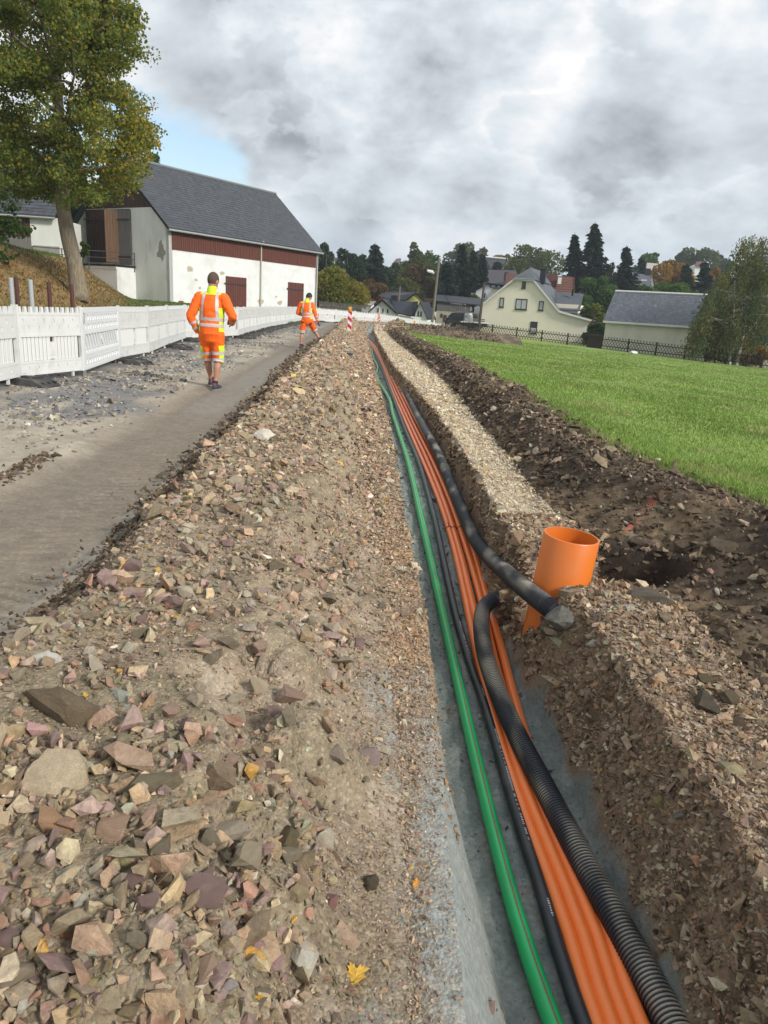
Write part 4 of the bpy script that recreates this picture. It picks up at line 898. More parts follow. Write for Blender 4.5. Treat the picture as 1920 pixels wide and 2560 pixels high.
# ------------------------------------------------------------------ fences behind the field
m_lat = mat('dark_lattice', (.040, .026, .020), .8, .2, 6, .2, 40)
def lattice(pa_, pb_, h, label, mat_=m_lat):
    a = np.array([pa_[0], pa_[1], 0]); d = np.array([pb_[0]-pa_[0], pb_[1]-pa_[1], 0]); L_ = np.linalg.norm(d); d /= L_; nn = np.array([d[1], -d[0], 0])
    zg_ = lambda l: float(z_field(a[0]+d[0]*l, a[1]+d[1]*l))
    root = empty('lattice_fence', (a[0], a[1], zg_(0)), label, 'fence'); b = MB(); p = .27; n = int(L_/p)
    for i in range(n):
        l = i*p
        for s_ in (1, -1):
            l0 = l if s_ > 0 else l+h*.62; l1 = l+h*.62 if s_ > 0 else l; b.bar(a+d*l0+zvec(zg_(l0)+.06)+nn*.012*s_, a+d*l1+zvec(zg_(l1)+h+.04)+nn*.012*s_, .10, .02)
    b.build('lattice', mat_, root, kind='stuff')
    for hh in (.28, .80):
        b = MB(); b.tube([a+d*l+zvec(zg_(l)+h*hh)-nn*.045 for l in np.linspace(0, L_, 12)], .035, 5); b.build('rail', mat_, root)
    k = 0
    while k*2.5 < L_: l = k*2.5; b = MB(); b.box((*(a+d*l-nn*.10)[:2], zg_(l)+h*.5), (.11, .11, h*1.12)); b.build('post', mat_, root); k += 1
    return root
fa = onz(1112, 822, -.42); fa = at(1112, 822, 75); fb_ = at(1466, 872, 69); fc = at(1500, 877, 68.4); fd = at(2050, 946, 58.5)
lattice(fa, fb_, 1.02, 'dark brown lattice fence before the cream house'); lattice(fc, fd, 1.12, 'dark brown lattice fence before the garage and the birch')
gt = empty('lattice_gate', tuple(fb_), 'dark lattice gate with a diagonal brace between the two fences', 'gate'); d = fc-fb_; b = MB()
for q in np.linspace(0.05, .95, 14): p_ = fb_+d*q; b.box((p_[0], p_[1], p_[2]+.70), (.10, .04, 1.5), FA)
b.build('boards', m_lat, gt, kind='stuff'); b = MB(); b.bar(fb_+zvec(.1)+np.array([-.05, -.1, 0]), fc+zvec(1.2)+np.array([-.05, -.1, 0]), .08, .04); b.build('brace', m_lat, gt); 
for z_ in (.2, 1.25): b = MB(); b.bar(fb_+zvec(z_)+np.array([-.02, -.06, 0]), fc+zvec(z_)+np.array([-.02, -.06, 0]), .08, .05); b.build('rail', m_lat, gt)
# picket fence and dark low wall behind the far barriers
pk_ = empty('picket_fence', tuple(at(840, 775, 74)), 'grey picket fence behind the far barriers under the yellow-green tree', 'fence'); b = MB(); p0, p1 = at(798, 774, 73), at(925, 786, 75)
for k in range(46): t_ = k/45; p_ = p0+(p1-p0)*t_; b.box((p_[0], p_[1], p_[2]+.15), (.07, .03, 1.3+.08*random.random()))
b.build('pickets', m_grwood, pk_, kind='stuff'); 
for z_ in (-.15, .5): b = MB(); b.bar(p0+zvec(z_)+np.array([0, .03, 0]), p1+zvec(z_)+np.array([0, .03, 0]), .06, .05); b.build('rail', m_grwood, pk_)
b = MB(); p0, p1 = at(915, 789, 72), at(1072, 816, 72)
for k in range(4): b.bar(p0+zvec(-.75+.27*k), p1+zvec(-.75+.27*k), .24, .03)
solo('board_fence', b, m_dkwood, 'low dark board fence between the far barriers and the white cottage', 'fence')
# small canopy shelter roof at the cottage
sh_ = empty('garden_shelter', tuple(at(1046, 806, 74)), 'small pale garden shelter in front of the white cottage', 'shelter'); p0 = at(1027, 794, 74); p1 = at(1052, 797, 74); b = MB(); b.obox(p0+np.array([0, -.8, 0]), p1-p0, (0, 1.6, 0), (0, 0, .12)); b.build('roof', m_wtrim, sh_)
for q in (.05, .95): p_ = p0+(p1-p0)*q; b = MB(); b.box((p_[0], p_[1], p_[2]-.9), (.08, .08, 1.75)); b.build('post', m_wtrim, sh_)

# ------------------------------------------------------------------ poles, sign, vehicle
m_pole = mat('pole_wood', (.155, .135, .105), .9, .2, 4, .3, 30, stretch=(4, 4, .3))
t0 = at(1098, 646, 78); t1 = at(1079, 812, 78)
lp = empty('lamp_pole', (t1[0], t1[1], t1[2]-.5), 'tall wooden pole carrying a street lamp beside the white cottage', 'pole'); b = MB(); b.tube([t1+zvec(-1), t0], [.17, .11], 10); b.build('pole', m_pole, lp)
l0 = at(1089, 690, 78); l1 = at(1086, 683, 77.6); b = MB(); b.tube([l0, at(1085, 685, 77.8), at(1078, 679, 77.5)], .04, 6); b.build('arm', m_iron, lp); b = MB(); b.tube([at(1085, 683.5, 77.6), at(1081, 680, 77.4), at(1068, 676.5, 77.2)], [.06, .17, .12], 8); ld = b.build('lamp_head', m_wtrim, lp)
b = MB(); b.tube([at(1082, 682, 77.45), at(1070, 678.5, 77.2)], .1, 8); b.build('lamp_glass', mat('lamp_glass', (.5, .5, .46), .3), ld)
t2 = at(1211, 705, 83); t3 = at(1196, 826, 83)
p2_ = empty('telegraph_pole', (t3[0], t3[1], t3[2]-.3), 'wooden telegraph pole in front of the cream house corner', 'pole'); b = MB(); b.tube([t3+zvec(-1), t2], [.17, .12], 10); b.build('pole', mat('dark_pole', (.07, .06, .045), .9, .2), p2_); b = MB(); b.cyl(t2-zvec(.05), .15, .12, 10); b.build('cap', m_dark, p2_)
t4 = at(1000, 716, 100); t5 = at(997, 752, 100); b = MB(); b.tube([t5+zvec(-3), t4], [.13, .1], 8); solo('pole', b, m_pole, 'short pale wooden pole rising behind the white cottage roof', 'pole')
def wire(p, q, sag, label):
    b = MB(); b.tube([p+(q-p)*t_-zvec(sag*4*t_*(1-t_)) for t_ in np.linspace(0, 1, 16)], .022, 5); return solo('overhead_wire', b, m_dark, label, 'wire')
hb = at(1192, 724, 111); wire(at(1092, 690, 78), hb, 3.0, 'sagging overhead wire from the lamp pole to the white gabled house')
wire(at(1092, 712, 78), at(1092, 760, 95.8), .4, 'thin wire dropping from the lamp pole to the old shed'); wire(t2-zvec(.3), at(1232, 742, 95), 1.0, 'short wire from the telegraph pole towards the cream house')
# small name sign on the fence
t_ = at(1094, 812, 73.5); tb = at(1114, 826, 73.5); sg = empty('name_sign', tuple(at(1104, 835, 73.5)), 'small white sign with black lettering on the fence end', 'sign'); w_ = tb[0]-t_[0]; b = MB(); b.box(((t_[0]+tb[0])/2, 73.5, (t_[2]+tb[2])/2), (w_, .03, t_[2]-tb[2]-.05)); b.build('board', m_refl, sg)
for q in (.25, .75): b = MB(); b.box((t_[0]+w_*q, 73.55, t_[2]-.4), (.05, .05, 1.4)); b.build('post', m_metal, sg)
tx = bpy.data.curves.new('lettering', 'FONT'); tx.body = 'Eichstein 18'; tx.size = .20; tx.align_x = 'CENTER'; tx.extrude = .002; to = bpy.data.objects.new('lettering', tx); COL.objects.link(to); bpy.context.view_layer.update()
dg = bpy.context.evaluated_depsgraph_get(); me = bpy.data.meshes.new_from_object(to.evaluated_get(dg)); bpy.data.objects.remove(to); me.materials.clear(); me.materials.append(mat('sign_ink', (.02, .02, .02), .6))
lo_ = link('lettering', me, sg); o = root_loc(sg); lo_.location = ((t_[0]+tb[0])/2-o.x, 73.48-o.y, (t_[2]+tb[2])/2+.10-o.z); lo_.rotation_euler = (R(90), 0, 0); lo_.scale = (w_*.85/1.15, 1, 1)
# dark car and trailer with pallets by the shed
vc = at(1155, 800, 90); car = empty('dark_car', (vc[0], vc[1], vc[2]-.9), 'dark blue-black car with a roof rack parked before the old shed', 'car', rz=R(-18)); m_car = mat('dark_car_paint', (.012, .016, .024), .22, .05, spec=.6)
b = MB(); b.prism([(-1.9, -.85, .35), (-1.9, -.85, 1.0), (-1.55, -.85, 1.15), (-1.0, -.85, 1.72), (1.5, -.85, 1.75), (1.95, -.85, 1.1), (2.0, -.85, .35)], (0, 1.7, 0)); o = b.build('body', m_car, car, local=True); bv = o.modifiers.new('bevel', 'BEVEL'); bv.width = .10; bv.segments = 3
for nm, pl in (('side_window', [(-.95, -.862, 1.18), (-.65, -.862, 1.6), (1.35, -.862, 1.62), (1.6, -.862, 1.18)]),): b = MB(); b.prism(pl, (0, .01, 0)); b.build(nm, m_glass, car, local=True)
b = MB(); b.prism([(-1.62, -.7, 1.18), (-1.09, -.7, 1.70), (-1.09, .7, 1.70), (-1.62, .7, 1.18)], (-.02, 0, .02)); b.build('windscreen', m_glass, car, local=True)
for x_ in (-1.25, 1.25):
    for y_ in (-.86, .66): b = MB(); b.tube([(x_, y_, .33), (x_, y_+.2, .33)], .33, 16); w = b.build('wheel', m_rub, car, local=True); b = MB(); b.tube([(x_, y_-.012, .33), (x_, y_+.21, .33)], .19, 12); b.build('rim', m_metal, w, local=True)
for y_ in (-.6, .6): b = MB(); b.bar((-.8, y_, 1.83), (1.4, y_, 1.85), .05); b.build('roof_rail', m_metal, car, local=True)
for y_ in (-.6, .6): b = MB(); b.box((-1.93, y_, .85), (.05, .3, .15)); b.build('headlight', m_refl, car, local=True)
vt = at(1186, 806, 84.5); tr_ = empty('flatbed_trailer', (vt[0], vt[1], vt[2]-.7), 'flatbed trailer standing behind the fence beside the cream house', 'trailer'); b = MB(); b.box((0, 0, .70), (3.2, 1.8, .10)); b.build('bed', m_wtrim, tr_, local=True); b = MB(); b.box((0, 0, .45), (2.9, 1.5, .35)); b.build('chassis', m_dark, tr_, local=True)
for x_ in (-.6, .6): b = MB(); b.tube([(x_, -.9, .3), (x_, -.7, .3)], .3, 14); b.build('wheel', m_rub, tr_, local=True)
vb_ = at(1173, 797, 84.5); b = MB(); b.tube([(vb_[0]-.1, vb_[1], vt[2]+.06), (vb_[0]-.1, vb_[1], vt[2]+.75), (vb_[0]-.1, vb_[1], vt[2]+.98)], [.52, .52, .40], 18); b.box((vb_[0]-.1, vb_[1]-.5, vt[2]+.3), (.8, .1, .3)); solo('grey_tank', b, m_metal, 'round grey metal tank standing on the flatbed trailer', 'tank')
vb_ = at(1190, 800, 84.5); b = MB(); [b.bar((vb_[0]-.5, vb_[1], vt[2]+.16+.2*k), (vb_[0]+1.0, vb_[1], vt[2]+.16+.2*k), .10, .14) for k in range(2)]; solo('timber_beams', b, m_grwood, 'grey beams stacked beside the tank on the trailer', 'timber')
# white bag on the lawn, white scrap
p_ = at(1583, 891, 60); p_[2] = float(z_field(p_[0], p_[1])); V, Fc = hull_rock(77, 26, (1, .7, .5), .25); b = MB(); b.add(V*.36+np.array([p_[0], p_[1], p_[2]+.14]), [tuple(f) for f in Fc]); solo('white_bag', b, m_wtrim, 'crumpled white bag lying on the lawn at the lattice fence', 'bag')
# ------------------------------------------------------------------ trees and shrubs
m_leafm = matcol('foliage', .55, 6, .15, 0, 1, spec=.3, trans=.58)
m_barkg = mat('grey_bark', (.21, .175, .13), .95, .42, 7, 2.2, 9, dirt=(.24, .18, .08), dscale=1.5, damt=.6, stretch=(2.2, 2.2, .6)); m_barkd = mat('dark_bark', (.06, .048, .036), .95, .2, 4, .5, 18)
m_birch = mat('birch_bark', (.48, .47, .43), .8, .1, 3, .2, 20, dirt=(.04, .04, .04), dscale=3.0, damt=.9, stretch=(1, 1, 4))
def leafquads(name, C, size, cols, m, up=.0, asp=.7, drn=None, parent=None, bend=.25):
    """many small leaf faces, each a folded pair of quads, in the world at C"""
    n = len(C); size = np.broadcast_to(size, (n,)); d = rng.normal(size=(n, 3)); d[:, 2] += up
    if drn is not None: d = drn+.25*rng.normal(size=(n, 3))
    d /= np.linalg.norm(d, axis=1)[:, None]; q = rng.normal(size=(n, 3)); s = np.cross(d, q); s /= np.linalg.norm(s, axis=1)[:, None]; nn = np.cross(d, s)
    L = d*size[:, None]*.5; Wd = s*(size*asp*.5)[:, None]; B = nn*(size*bend*.5)[:, None]
    V = np.stack([C-L, C-.1*L+Wd+B, C+L, C-.1*L-Wd+B], 1).reshape(-1, 3); i = np.arange(n)[:, None]*4
    T = np.concatenate([i+np.array([[0, 1, 2]]), i+np.array([[0, 2, 3]])])
    o = root_loc(parent); V = V-np.array([o.x, o.y, o.z])
    return link(name, tris_mesh(name, V, T, m, np.repeat(cols, 4, 0)), parent)
def palette(n, pal, w):
    w = np.array(w, float); return np.array(pal)[rng.choice(len(pal), n, p=w/w.sum())]
GREEN = [(.045, .085, .018), (.06, .105, .022), (.035, .065, .015), (.10, .125, .025), (.19, .15, .025)]
def crown_pts(lobes, n, shell=.45, hole=.22, fq=.8):
    """points in clumps spread near the surface of several lobes; noise opens gaps"""
    v = np.array([l[3]*l[4]*l[5] for l in lobes])**.67; k = rng.choice(len(lobes), int(n*1.7), p=v/v.sum()); L = np.array(lobes)[k]
    d = rng.normal(size=(len(k), 3)); d /= np.linalg.norm(d, axis=1)[:, None]; r = (1-shell*rng.random(len(k))**1.6)*(1+.16*perlin(d[:, 0]*3+k*3.1, d[:, 1]*3+d[:, 2]*2.3))
    P_ = L[:, :3]+d*r[:, None]*L[:, 3:6]
    g = fbm(P_[:, 0]*fq+P_[:, 1]*fq*.7, P_[:, 2]*fq*1.2-P_[:, 1]*fq*.4, 3)
    keep = g > -hole-.25*rng.random(len(k)); P_ = P_[keep][:n]; return P_, k[keep][:n]
def tree(name, label, px, base_py, top_py, wpx, Y, pal, w, n=3200, leaf=.45, trunk_frac=.25, seed=1, group=None, lob=9, z0=None, squash=.62, bark=None, cat='tree', limbs=True):
    random.seed(seed); k_ = Y/FPX*1.04
    b0 = at(px, base_py, Y); t0 = at(px, top_py, Y); H = t0[2]-b0[2]; Wd = wpx*k_*1.32; n = int(n*1.7); zb = b0[2] if z0 is None else z0
    root = empty(name, (b0[0], b0[1], zb), label, cat, group); lobes = []
    for i in range(lob):
        a = random.uniform(0, 2*math.pi); f = trunk_frac+(1-trunk_frac)*((i+.5)/lob); env = math.sin(math.pi*min(1, max(.08, (f-trunk_frac)/(1-trunk_frac)*.82+.14)))**.6
        rr = Wd*.5*env*random.uniform(.35, .62); lobes.append((t0[0]*f+b0[0]*(1-f)+math.cos(a)*rr, b0[1]+math.sin(a)*rr, b0[2]+H*(f-.10), Wd*.5*env*random.uniform(.40, .62), Wd*.5*env*random.uniform(.40, .62), max(.10*H, Wd*.5*env*squash*random.uniform(.5, .8))))
    P_, k = crown_pts(lobes, n, fq=2.2/max(2, Wd*.25)); lc = palette(len(lobes), pal, w); c = lc[k]*.55+palette(len(P_), pal, w)*.45
    c = 1.5*c*(1+.18*rng.normal(size=(len(c), 1))).clip(.6, 1.5)
    leafquads('crown', P_, leaf*(.7+.6*rng.random(len(P_))), np.clip(c, .005, .6), m_leafm, .1, parent=root)
    b = MB(); r0 = .02 if cat in ('sprout', 'creeper') else max(.12, Wd*.03); b.tube([(b0[0], b0[1], zb-1.5), (b0[0], b0[1], b0[2]+.2), (t0[0]*.3+b0[0]*.7, b0[1], b0[2]+H*.35), (t0[0]*.75+b0[0]*.25, b0[1], b0[2]+H*.8)], [r0*1.25, r0, r0*.75, r0*.25], 8); tr = b.build('trunk', bark or m_barkd, root, smooth=True)
    if limbs:
        for l in lobes[:5]: b = MB(); b.tube([(b0[0], b0[1], b0[2]+H*.22), ((b0[0]+l[0])/2, (b0[1]+l[1])/2, b0[2]*.35+l[2]*.65-.1*H*.3), l[:3]], [r0*.55, r0*.35, r0*.1], 6); b.build('limb', bark or m_barkd, tr, smooth=True)
    return root
def conifer(name, label, px, base_py, top_py, wpx, Y, col=(.022, .042, .022), n=2600, seed=1, group=None, droop=.35):
    random.seed(seed); k_ = Y/FPX*1.04; b0 = at(px, base_py, Y); t0 = at(px, top_py, Y); H = t0[2]-b0[2]; Wd = wpx*k_*1.3; n = int(n*1.5)
    root = empty(name, tuple(b0), label, 'conifer', group); nl = int(H/.55); C, D, S = [], [], []
    tw = [(h/nl) for h in range(nl)]
    for f in tw:
        rad = Wd*.5*(1-f)**.85*(.55+.45*min(1, f/.08+.3)); nb = max(4, int(6+rad*2.2))
        for q in range(nb):
            a = random.uniform(0, 2*math.pi); ln = rad*random.uniform(.55, 1.12); m_ = max(3, int(n/(nl*nb)))
            for j in range(m_):
                u_ = (j+random.random())/m_; x = ln*(.12+.88*u_); zz = b0[2]+H*(.03+.95*f)-droop*x*(.6+.5*u_)+.12*x*u_*u_*2
                sp = .12*ln*(1-u_)+.12; C.append((t0[0]*f+b0[0]*(1-f)+math.cos(a)*x+random.gauss(0, sp), b0[1]+math.sin(a)*x+random.gauss(0, sp), zz+random.gauss(0, .10))); D.append((math.cos(a), math.sin(a), -.45)); S.append(.55+.28*random.random()+.02*Wd)
    C = np.array(C); c = 1.5*np.array(col)[None]*(1+.28*rng.normal(size=(len(C), 1))).clip(.45, 1.9)*(1+.06*rng.normal(size=(len(C), 3)))
    leafquads('needles', C, np.array(S), np.clip(c, .004, .4), m_leafm, 0, .42, np.array(D), root)
    b = MB(); b.tube([(b0[0], b0[1], b0[2]-2), tuple(b0), tuple(t0)], [Wd*.035+.08, Wd*.03+.08, .03], 7); b.build('trunk', m_barkd, root, smooth=True)
    return root
OLIVE = [(.065, .085, .022), (.09, .10, .025), (.045, .065, .018), (.13, .115, .025)]
DKG = [(.022, .042, .017), (.030, .055, .020), (.018, .032, .014), (.042, .062, .022)]
MIDG = [(.050, .095, .022), (.066, .118, .026), (.038, .075, .018), (.085, .125, .03)]
GY = [(.12, .13, .020), (.17, .155, .02), (.075, .10, .02), (.22, .17, .022)]
OR_ = [(.20, .115, .018), (.145, .075, .018), (.25, .155, .02), (.09, .075, .02)]
RED = [(.14, .055, .030), (.17, .085, .035), (.10, .065, .025), (.075, .08, .025)]
GB = 'trees standing beyond the barn and the far barriers'; GH = 'trees on the slope behind the houses'
# behind the barn's right corner
tree('dense_tree', 'dark green tree rising just right of the barn roof', 815, 770, 597, 74, 112, DKG, (3, 3, 3, 1), 3400, .48, .1, 11, GB)
tree('dense_tree', 'broad dark green tree second right of the barn roof', 868, 765, 613, 86, 118, DKG, (3, 3, 2, 2), 3600, .50, .1, 12, GB)
conifer('pine_tree', 'tall dark pine behind the reddish shrub tree', 938, 765, 606, 84, 121, (.026, .044, .024), 3600, 13, GB, .2)
tree('tall_tree', 'tall loose olive tree left of the lamp pole', 1027, 765, 597, 78, 150, OLIVE, (3, 2, 3, 1), 2800, .55, .12, 14, GB)
tree('round_tree', 'round olive green tree behind the lamp pole top', 1078, 760, 619, 72, 152, MIDG, (3, 1, 3, 1), 2600, .55, .12, 15, GB)
tree('autumn_tree', 'orange-brown autumn tree left of the lamp pole', 1052, 765, 645, 84, 128, [(.10, .062, .02), (.075, .065, .022), (.13, .075, .02), (.055, .06, .022)], (3, 3, 2, 2), 3200, .48, .1, 16, GB)
tree('small_tree', 'yellow-green small tree above the yellow house roof', 1003, 765, 692, 80, 124, [(.055, .075, .02), (.08, .09, .02), (.11, .10, .02)], (3, 2, 1), 2200, .45, .1, 17, GB)
tree('apple_tree', 'yellow-green round fruit tree right of the barn', 857, 776, 669, 122, 84, GY, (3, 1.4, 3.4, .8), 6500, .30, .22, 18, GB, 12)
tree('shrub_tree', 'reddish autumn shrub tree right of the yellow-green one', 934, 762, 696, 56, 103, RED, (3, 2, 3, 2), 2000, .36, .1, 19, GB)
tree('low_bush', 'small dark bush in front of the picket fence', 902, 786, 763, 24, 75, DKG, (2, 2, 1, 1), 500, .22, .05, 20, None, 5, cat='bush')
tree('clipped_hedge', 'clipped round green hedge under the yellow-green tree', 866, 778, 757, 38, 76, MIDG, (2, 1, 3, 0), 1500, .16, .02, 21, None, 7, cat='hedge')
for i, (px, tp, w_) in enumerate(((800, 625, 50), (842, 640, 64), (905, 630, 70), (985, 650, 60), (1100, 655, 50))): tree('dense_tree', ('dark tree hugging the barn corner, behind the yellow-green tree', 'lower dark tree between the two broad ones beyond the barn', 'dark tree filling the gap left of the tall pine', 'dark green tree right of the tall pine', 'dark low tree behind the lamp pole')[i], px, 770, tp, w_, 135, DKG, (2, 3, 1, 3), 2400, .55, .05, 80+i, GB, 11)
# spruces beside the lamp pole
GS = 'spruces between the lamp pole and the cream house'
conifer('spruce_tree', 'blue-green spruce right of the lamp pole', 1118, 775, 652, 62, 108, (.020, .040, .030), 3000, 22, GS)
conifer('spruce_tree', 'tallest dark spruce of the row right of the lamp pole', 1156, 770, 606, 62, 122, (.018, .036, .020), 3400, 23, GS)
conifer('spruce_tree', 'dark spruce behind the tallest one by the lamp pole', 1184, 770, 622, 50, 126, (.020, .040, .022), 2600, 24, GS)
conifer('spruce_tree', 'slim dark spruce right of the tallest one by the lamp pole', 1206, 770, 630, 38, 119, (.018, .034, .018), 2400, 25, GS)
conifer('spruce_tree', 'spruce standing before the hillside house', 1244, 712, 650, 46, 150, (.020, .038, .022), 1800, 26, GS)
tree('low_bush', 'bright green bush beside the white gabled house', 1180, 768, 733, 30, 104, GY, (2, 1, 3, 0), 900, .3, .05, 27, None, 5, cat='bush')
# skyline
tree('round_tree', 'big round grey-green tree on the skyline behind the spruces', 1168, 690, 606, 80, 230, OLIVE, (2, 1, 3, .5), 2200, .9, .1, 28, GH)
tree('round_tree', 'brownish round tree on the skyline right of the spruces', 1216, 690, 613, 44, 235, [(.075, .06, .03), (.06, .065, .025)], (1, 1), 1200, .9, .1, 29, GH)
for i, (px, tp, w_) in enumerate(((1245, 638, 36), (1268, 636, 32), (1285, 643, 30))): tree('low_tree', ('small autumn tree on the skyline above the hillside house', 'olive small tree on the skyline right of the hillside house', 'rusty small tree at the foot of the big round tree')[i], px, 668, tp, w_, 240, (OR_, OLIVE, OR_)[i], (1, 1, 2, 3), 700, .8, .05, 30+i, GH)
tree('big_tree', 'big round olive tree behind the cream house roof', 1338, 735, 610, 136, 165, OLIVE, (3, 2, 3, .6), 5200, .62, .08, 33, GH, 14)
GT = 'tall spruces behind the brown roof'
conifer('spruce_tree', 'left and shorter of the two tall spruces behind the brown roof', 1437, 770, 580, 72, 124, (.020, .036, .022), 3400, 34, GT)
conifer('spruce_tree', 'tallest spruce of the picture, right of the brown roof', 1488, 780, 553, 96, 121, (.018, .033, .020), 4800, 35, GT)
conifer('spruce_tree', 'dark spruce right of the tallest one', 1566, 770, 612, 72, 126, (.017, .030, .018), 3000, 36, GT)
conifer('spruce_tree', 'spruce left of the steep slate roof', 1604, 745, 640, 44, 150, (.020, .036, .020), 1800, 37, GT)
tree('brown_tree', 'thin brownish tree between the tallest spruce and its neighbour', 1532, 770, 650, 40, 130, [(.06, .042, .025), (.05, .045, .022)], (1, 1), 1300, .45, .1, 38, GT)
tree('round_tree', 'fresh green round tree on the skyline above the slate roof', 1628, 700, 628, 58, 190, MIDG, (3, 2, 3, 0), 1600, .7, .08, 39, GH)
tree('leafy_tree', 'light green leafy tree right of the brown-roofed house', 1499, 800, 682, 84, 101, MIDG, (3, 3, 2, 1), 4200, .36, .1, 40, GH)
tree('shrub', 'yellow-green shrub between the cream house and the garage', 1484, 868, 752, 76, 82, GY, (3, 1, 4, .3), 3200, .30, .05, 41, None, 9, cat='shrub')
tree('shrub', 'dark green drooping shrub at the corner of the garage', 1490, 872, 800, 54, 79, MIDG, (2, 1, 3, 0), 2000, .26, .05, 42, None, 7, cat='shrub')
tree('creeper', 'red creeper on the corner of the cream house', 1482, 825, 800, 10, 80, [(.22, .06, .03), (.15, .07, .03)], (1, 1), 220, .2, .02, 43, None, 3, cat='creeper', limbs=False)
GM = 'green trees above the garage roof'
tree('leafy_tree', 'mid green tree in front of the steep slate roof', 1612, 790, 712, 76, 96, MIDG, (3, 2, 3, .3), 2800, .38, .08, 44, GM)
tree('leafy_tree', 'broad mid green tree above the middle of the garage roof', 1690, 800, 700, 92, 97, MIDG, (3, 3, 2, .4), 3600, .38, .08, 45, GM)
tree('leafy_tree', 'small green tree beside the garage chimney', 1742, 800, 722, 46, 94, MIDG, (3, 3, 2, 1), 1500, .36, .08, 46, GM)
tree('autumn_tree', 'golden orange autumn tree right of the slate roof', 1682, 740, 647, 86, 142, OR_, (3, 1.5, 2.5, 1.5), 3400, .52, .08, 47, GH)
conifer('spruce_tree', 'dark spruce right of the golden autumn tree', 1716, 780, 656, 60, 126, (.018, .032, .018), 2600, 48, GT)
conifer('spruce_tree', 'dark blue-green spruce left of the birch crown', 1762, 790, 650, 66, 122, (.015, .032, .026), 2800, 49, GT)
tree('round_tree', 'grey-green tree on the skyline left of the birch, smaller of two', 1706, 680, 632, 40, 228, OLIVE, (2, 1, 3, 0), 1100, .8, .08, 50, GH)
tree('round_tree', 'large grey-green tree on the skyline left of the birch', 1752, 690, 617, 76, 226, OLIVE, (2, 1, 3, 0), 2200, .85, .08, 51, GH)
tree('round_tree', 'bluish green tree on the skyline touching the birch', 1796, 690, 634, 46, 240, DKG, (2, 2, 1, 2), 1300, .8, .08, 52, GH)
tree('autumn_tree', 'small orange tree peeping out beside the birch', 1790, 720, 662, 28, 135, OR_, (3, 1, 2, 1), 800, .4, .08, 53, GH)
tree('sapling', 'bright yellow-green sapling left of the birch', 1806, 790, 676, 34, 88, GY, (3, 2, 1, .3), 1100, .28, .1, 54, None, 6)
tree('dark_thicket', 'dark evergreen thicket behind the birch', 1878, 840, 640, 130, 92, DKG, (2, 2, 3, 1), 5200, .40, .05, 55, GH, 12)
tree('tree', 'tree top peeping over the ridge of the barn', 372, 560, 372, 74, 82, MIDG, (3, 1, 3, .5), 2400, .34, .25, 56, None, 8)
for i, (px, bp_, tp, w_, pal) in enumerate(((1905, 905, 862, 52, OR_), (1862, 898, 858, 44, RED), (1765, 893, 866, 40, GY), (1815, 900, 868, 40, MIDG))):
    tree('garden_bush', ('rusty orange bush behind the lattice fence at the right picture edge', 'brown-red bush at the foot of the birch', 'yellow-green bush between garage wall and birch', 'green bush around the birch trunks')[i], px, bp_, tp, w_, 64.5, pal, (2, 2, 1, 1), 900, .2, .03, 60+i, None, 6, cat='bush')
# far woods beyond the hill crest, one mass
n = 14000; xx = rng.uniform(-170, 420, n); yb = 420+150*rng.random(n); zz = z_ground(xx, yb)+rng.random(n)**.7*(3+3*np.abs(perlin(xx*.02, yb*.02)))*(perlin(xx*.013, yb*.004+5) > -.15); c = palette(n, OLIVE+DKG, (1, 1, 2, .5, 2, 2, 1, 1))
fo = empty('far_wood', (0, 420, 30), 'far tree line along the crest of the green hill', 'tree line'); o = leafquads('foliage', np.stack([xx, yb, zz], -1), 2.2, c, m_leafm, 0, .8, parent=fo); o['kind'] = 'stuff'

# the birch on the right: white trunks, hanging strands
bb = at(1833, 892, 63.5); random.seed(5); br = empty('birch_tree', (bb[0], bb[1], float(z_field(bb[0], bb[1]))), 'weeping birch clump with white trunks at the right edge behind the lattice fence', 'tree')
k_ = 63.5/FPX*1.04; stems = [[(1826, 898), (1830, 830), (1836, 740), (1838, 640)], [(1842, 898), (1856, 838), (1862, 800), (1880, 720), (1890, 600)], [(1836, 898), (1846, 860), (1900, 790), (1945, 690), (1960, 600)]]
spts = []
for si, st in enumerate(stems):
    pts_ = [at(x_, y_, 63.5+si*.7) for x_, y_ in st]; pts_[0] = pts_[0]-zvec(1); pp = smooth_path(pts_, 24); spts.append(pp); b = MB(); b.tube(pp, list(np.linspace(.24 if si == 1 else .15, .04, 24)), 8); b.build('trunk', m_birch, br, smooth=True)
C, D, cc = [], [], []
heads = []
for i in range(560):
    f = random.random(); px = random.uniform(1742, 1985); e = (px-1870)/125; lo_ = 585+90*max(0, -e)**1.5*1.6+(42 if px < 1840 else 0)*(1 if px > 1770 else 1.5); py = random.uniform(lo_, 835-60*max(0, e))
    if px < 1772 and py < 690: continue
    heads.append((px, py, 63.5+random.uniform(-2.6, 2.8)))
for px, py, Y in heads:
    h = at(px, py, Y); L_ = random.uniform(1.0, 2.9); nl = int(22*L_); dx = random.gauss(-.14, .12); dy = random.gauss(0, .12); pal = (.075, .086, .030) if random.random() < .6 else ((.052, .072, .026) if random.random() < .7 else (.15, .115, .028))
    for j in range(nl):
        u_ = j/nl*L_; sp = .11+.05*u_; C.append((h[0]+dx*u_+random.gauss(0, sp*1.4), h[1]+dy*u_+random.gauss(0, sp*1.4), h[2]-u_+.10*u_*u_*.2+random.gauss(0, .08))); D.append((dx*2+random.gauss(0, .4), random.gauss(0, .4), -1.0)); cc.append(pal)
C = np.array(C); cc = 1.7*np.array(cc)*(1+.25*rng.normal(size=(len(C), 1))).clip(.5, 1.7)
leafquads('crown', C, .22*(.7+.6*rng.random(len(C))), cc, m_leafm, 0, .5, np.array(D), br)
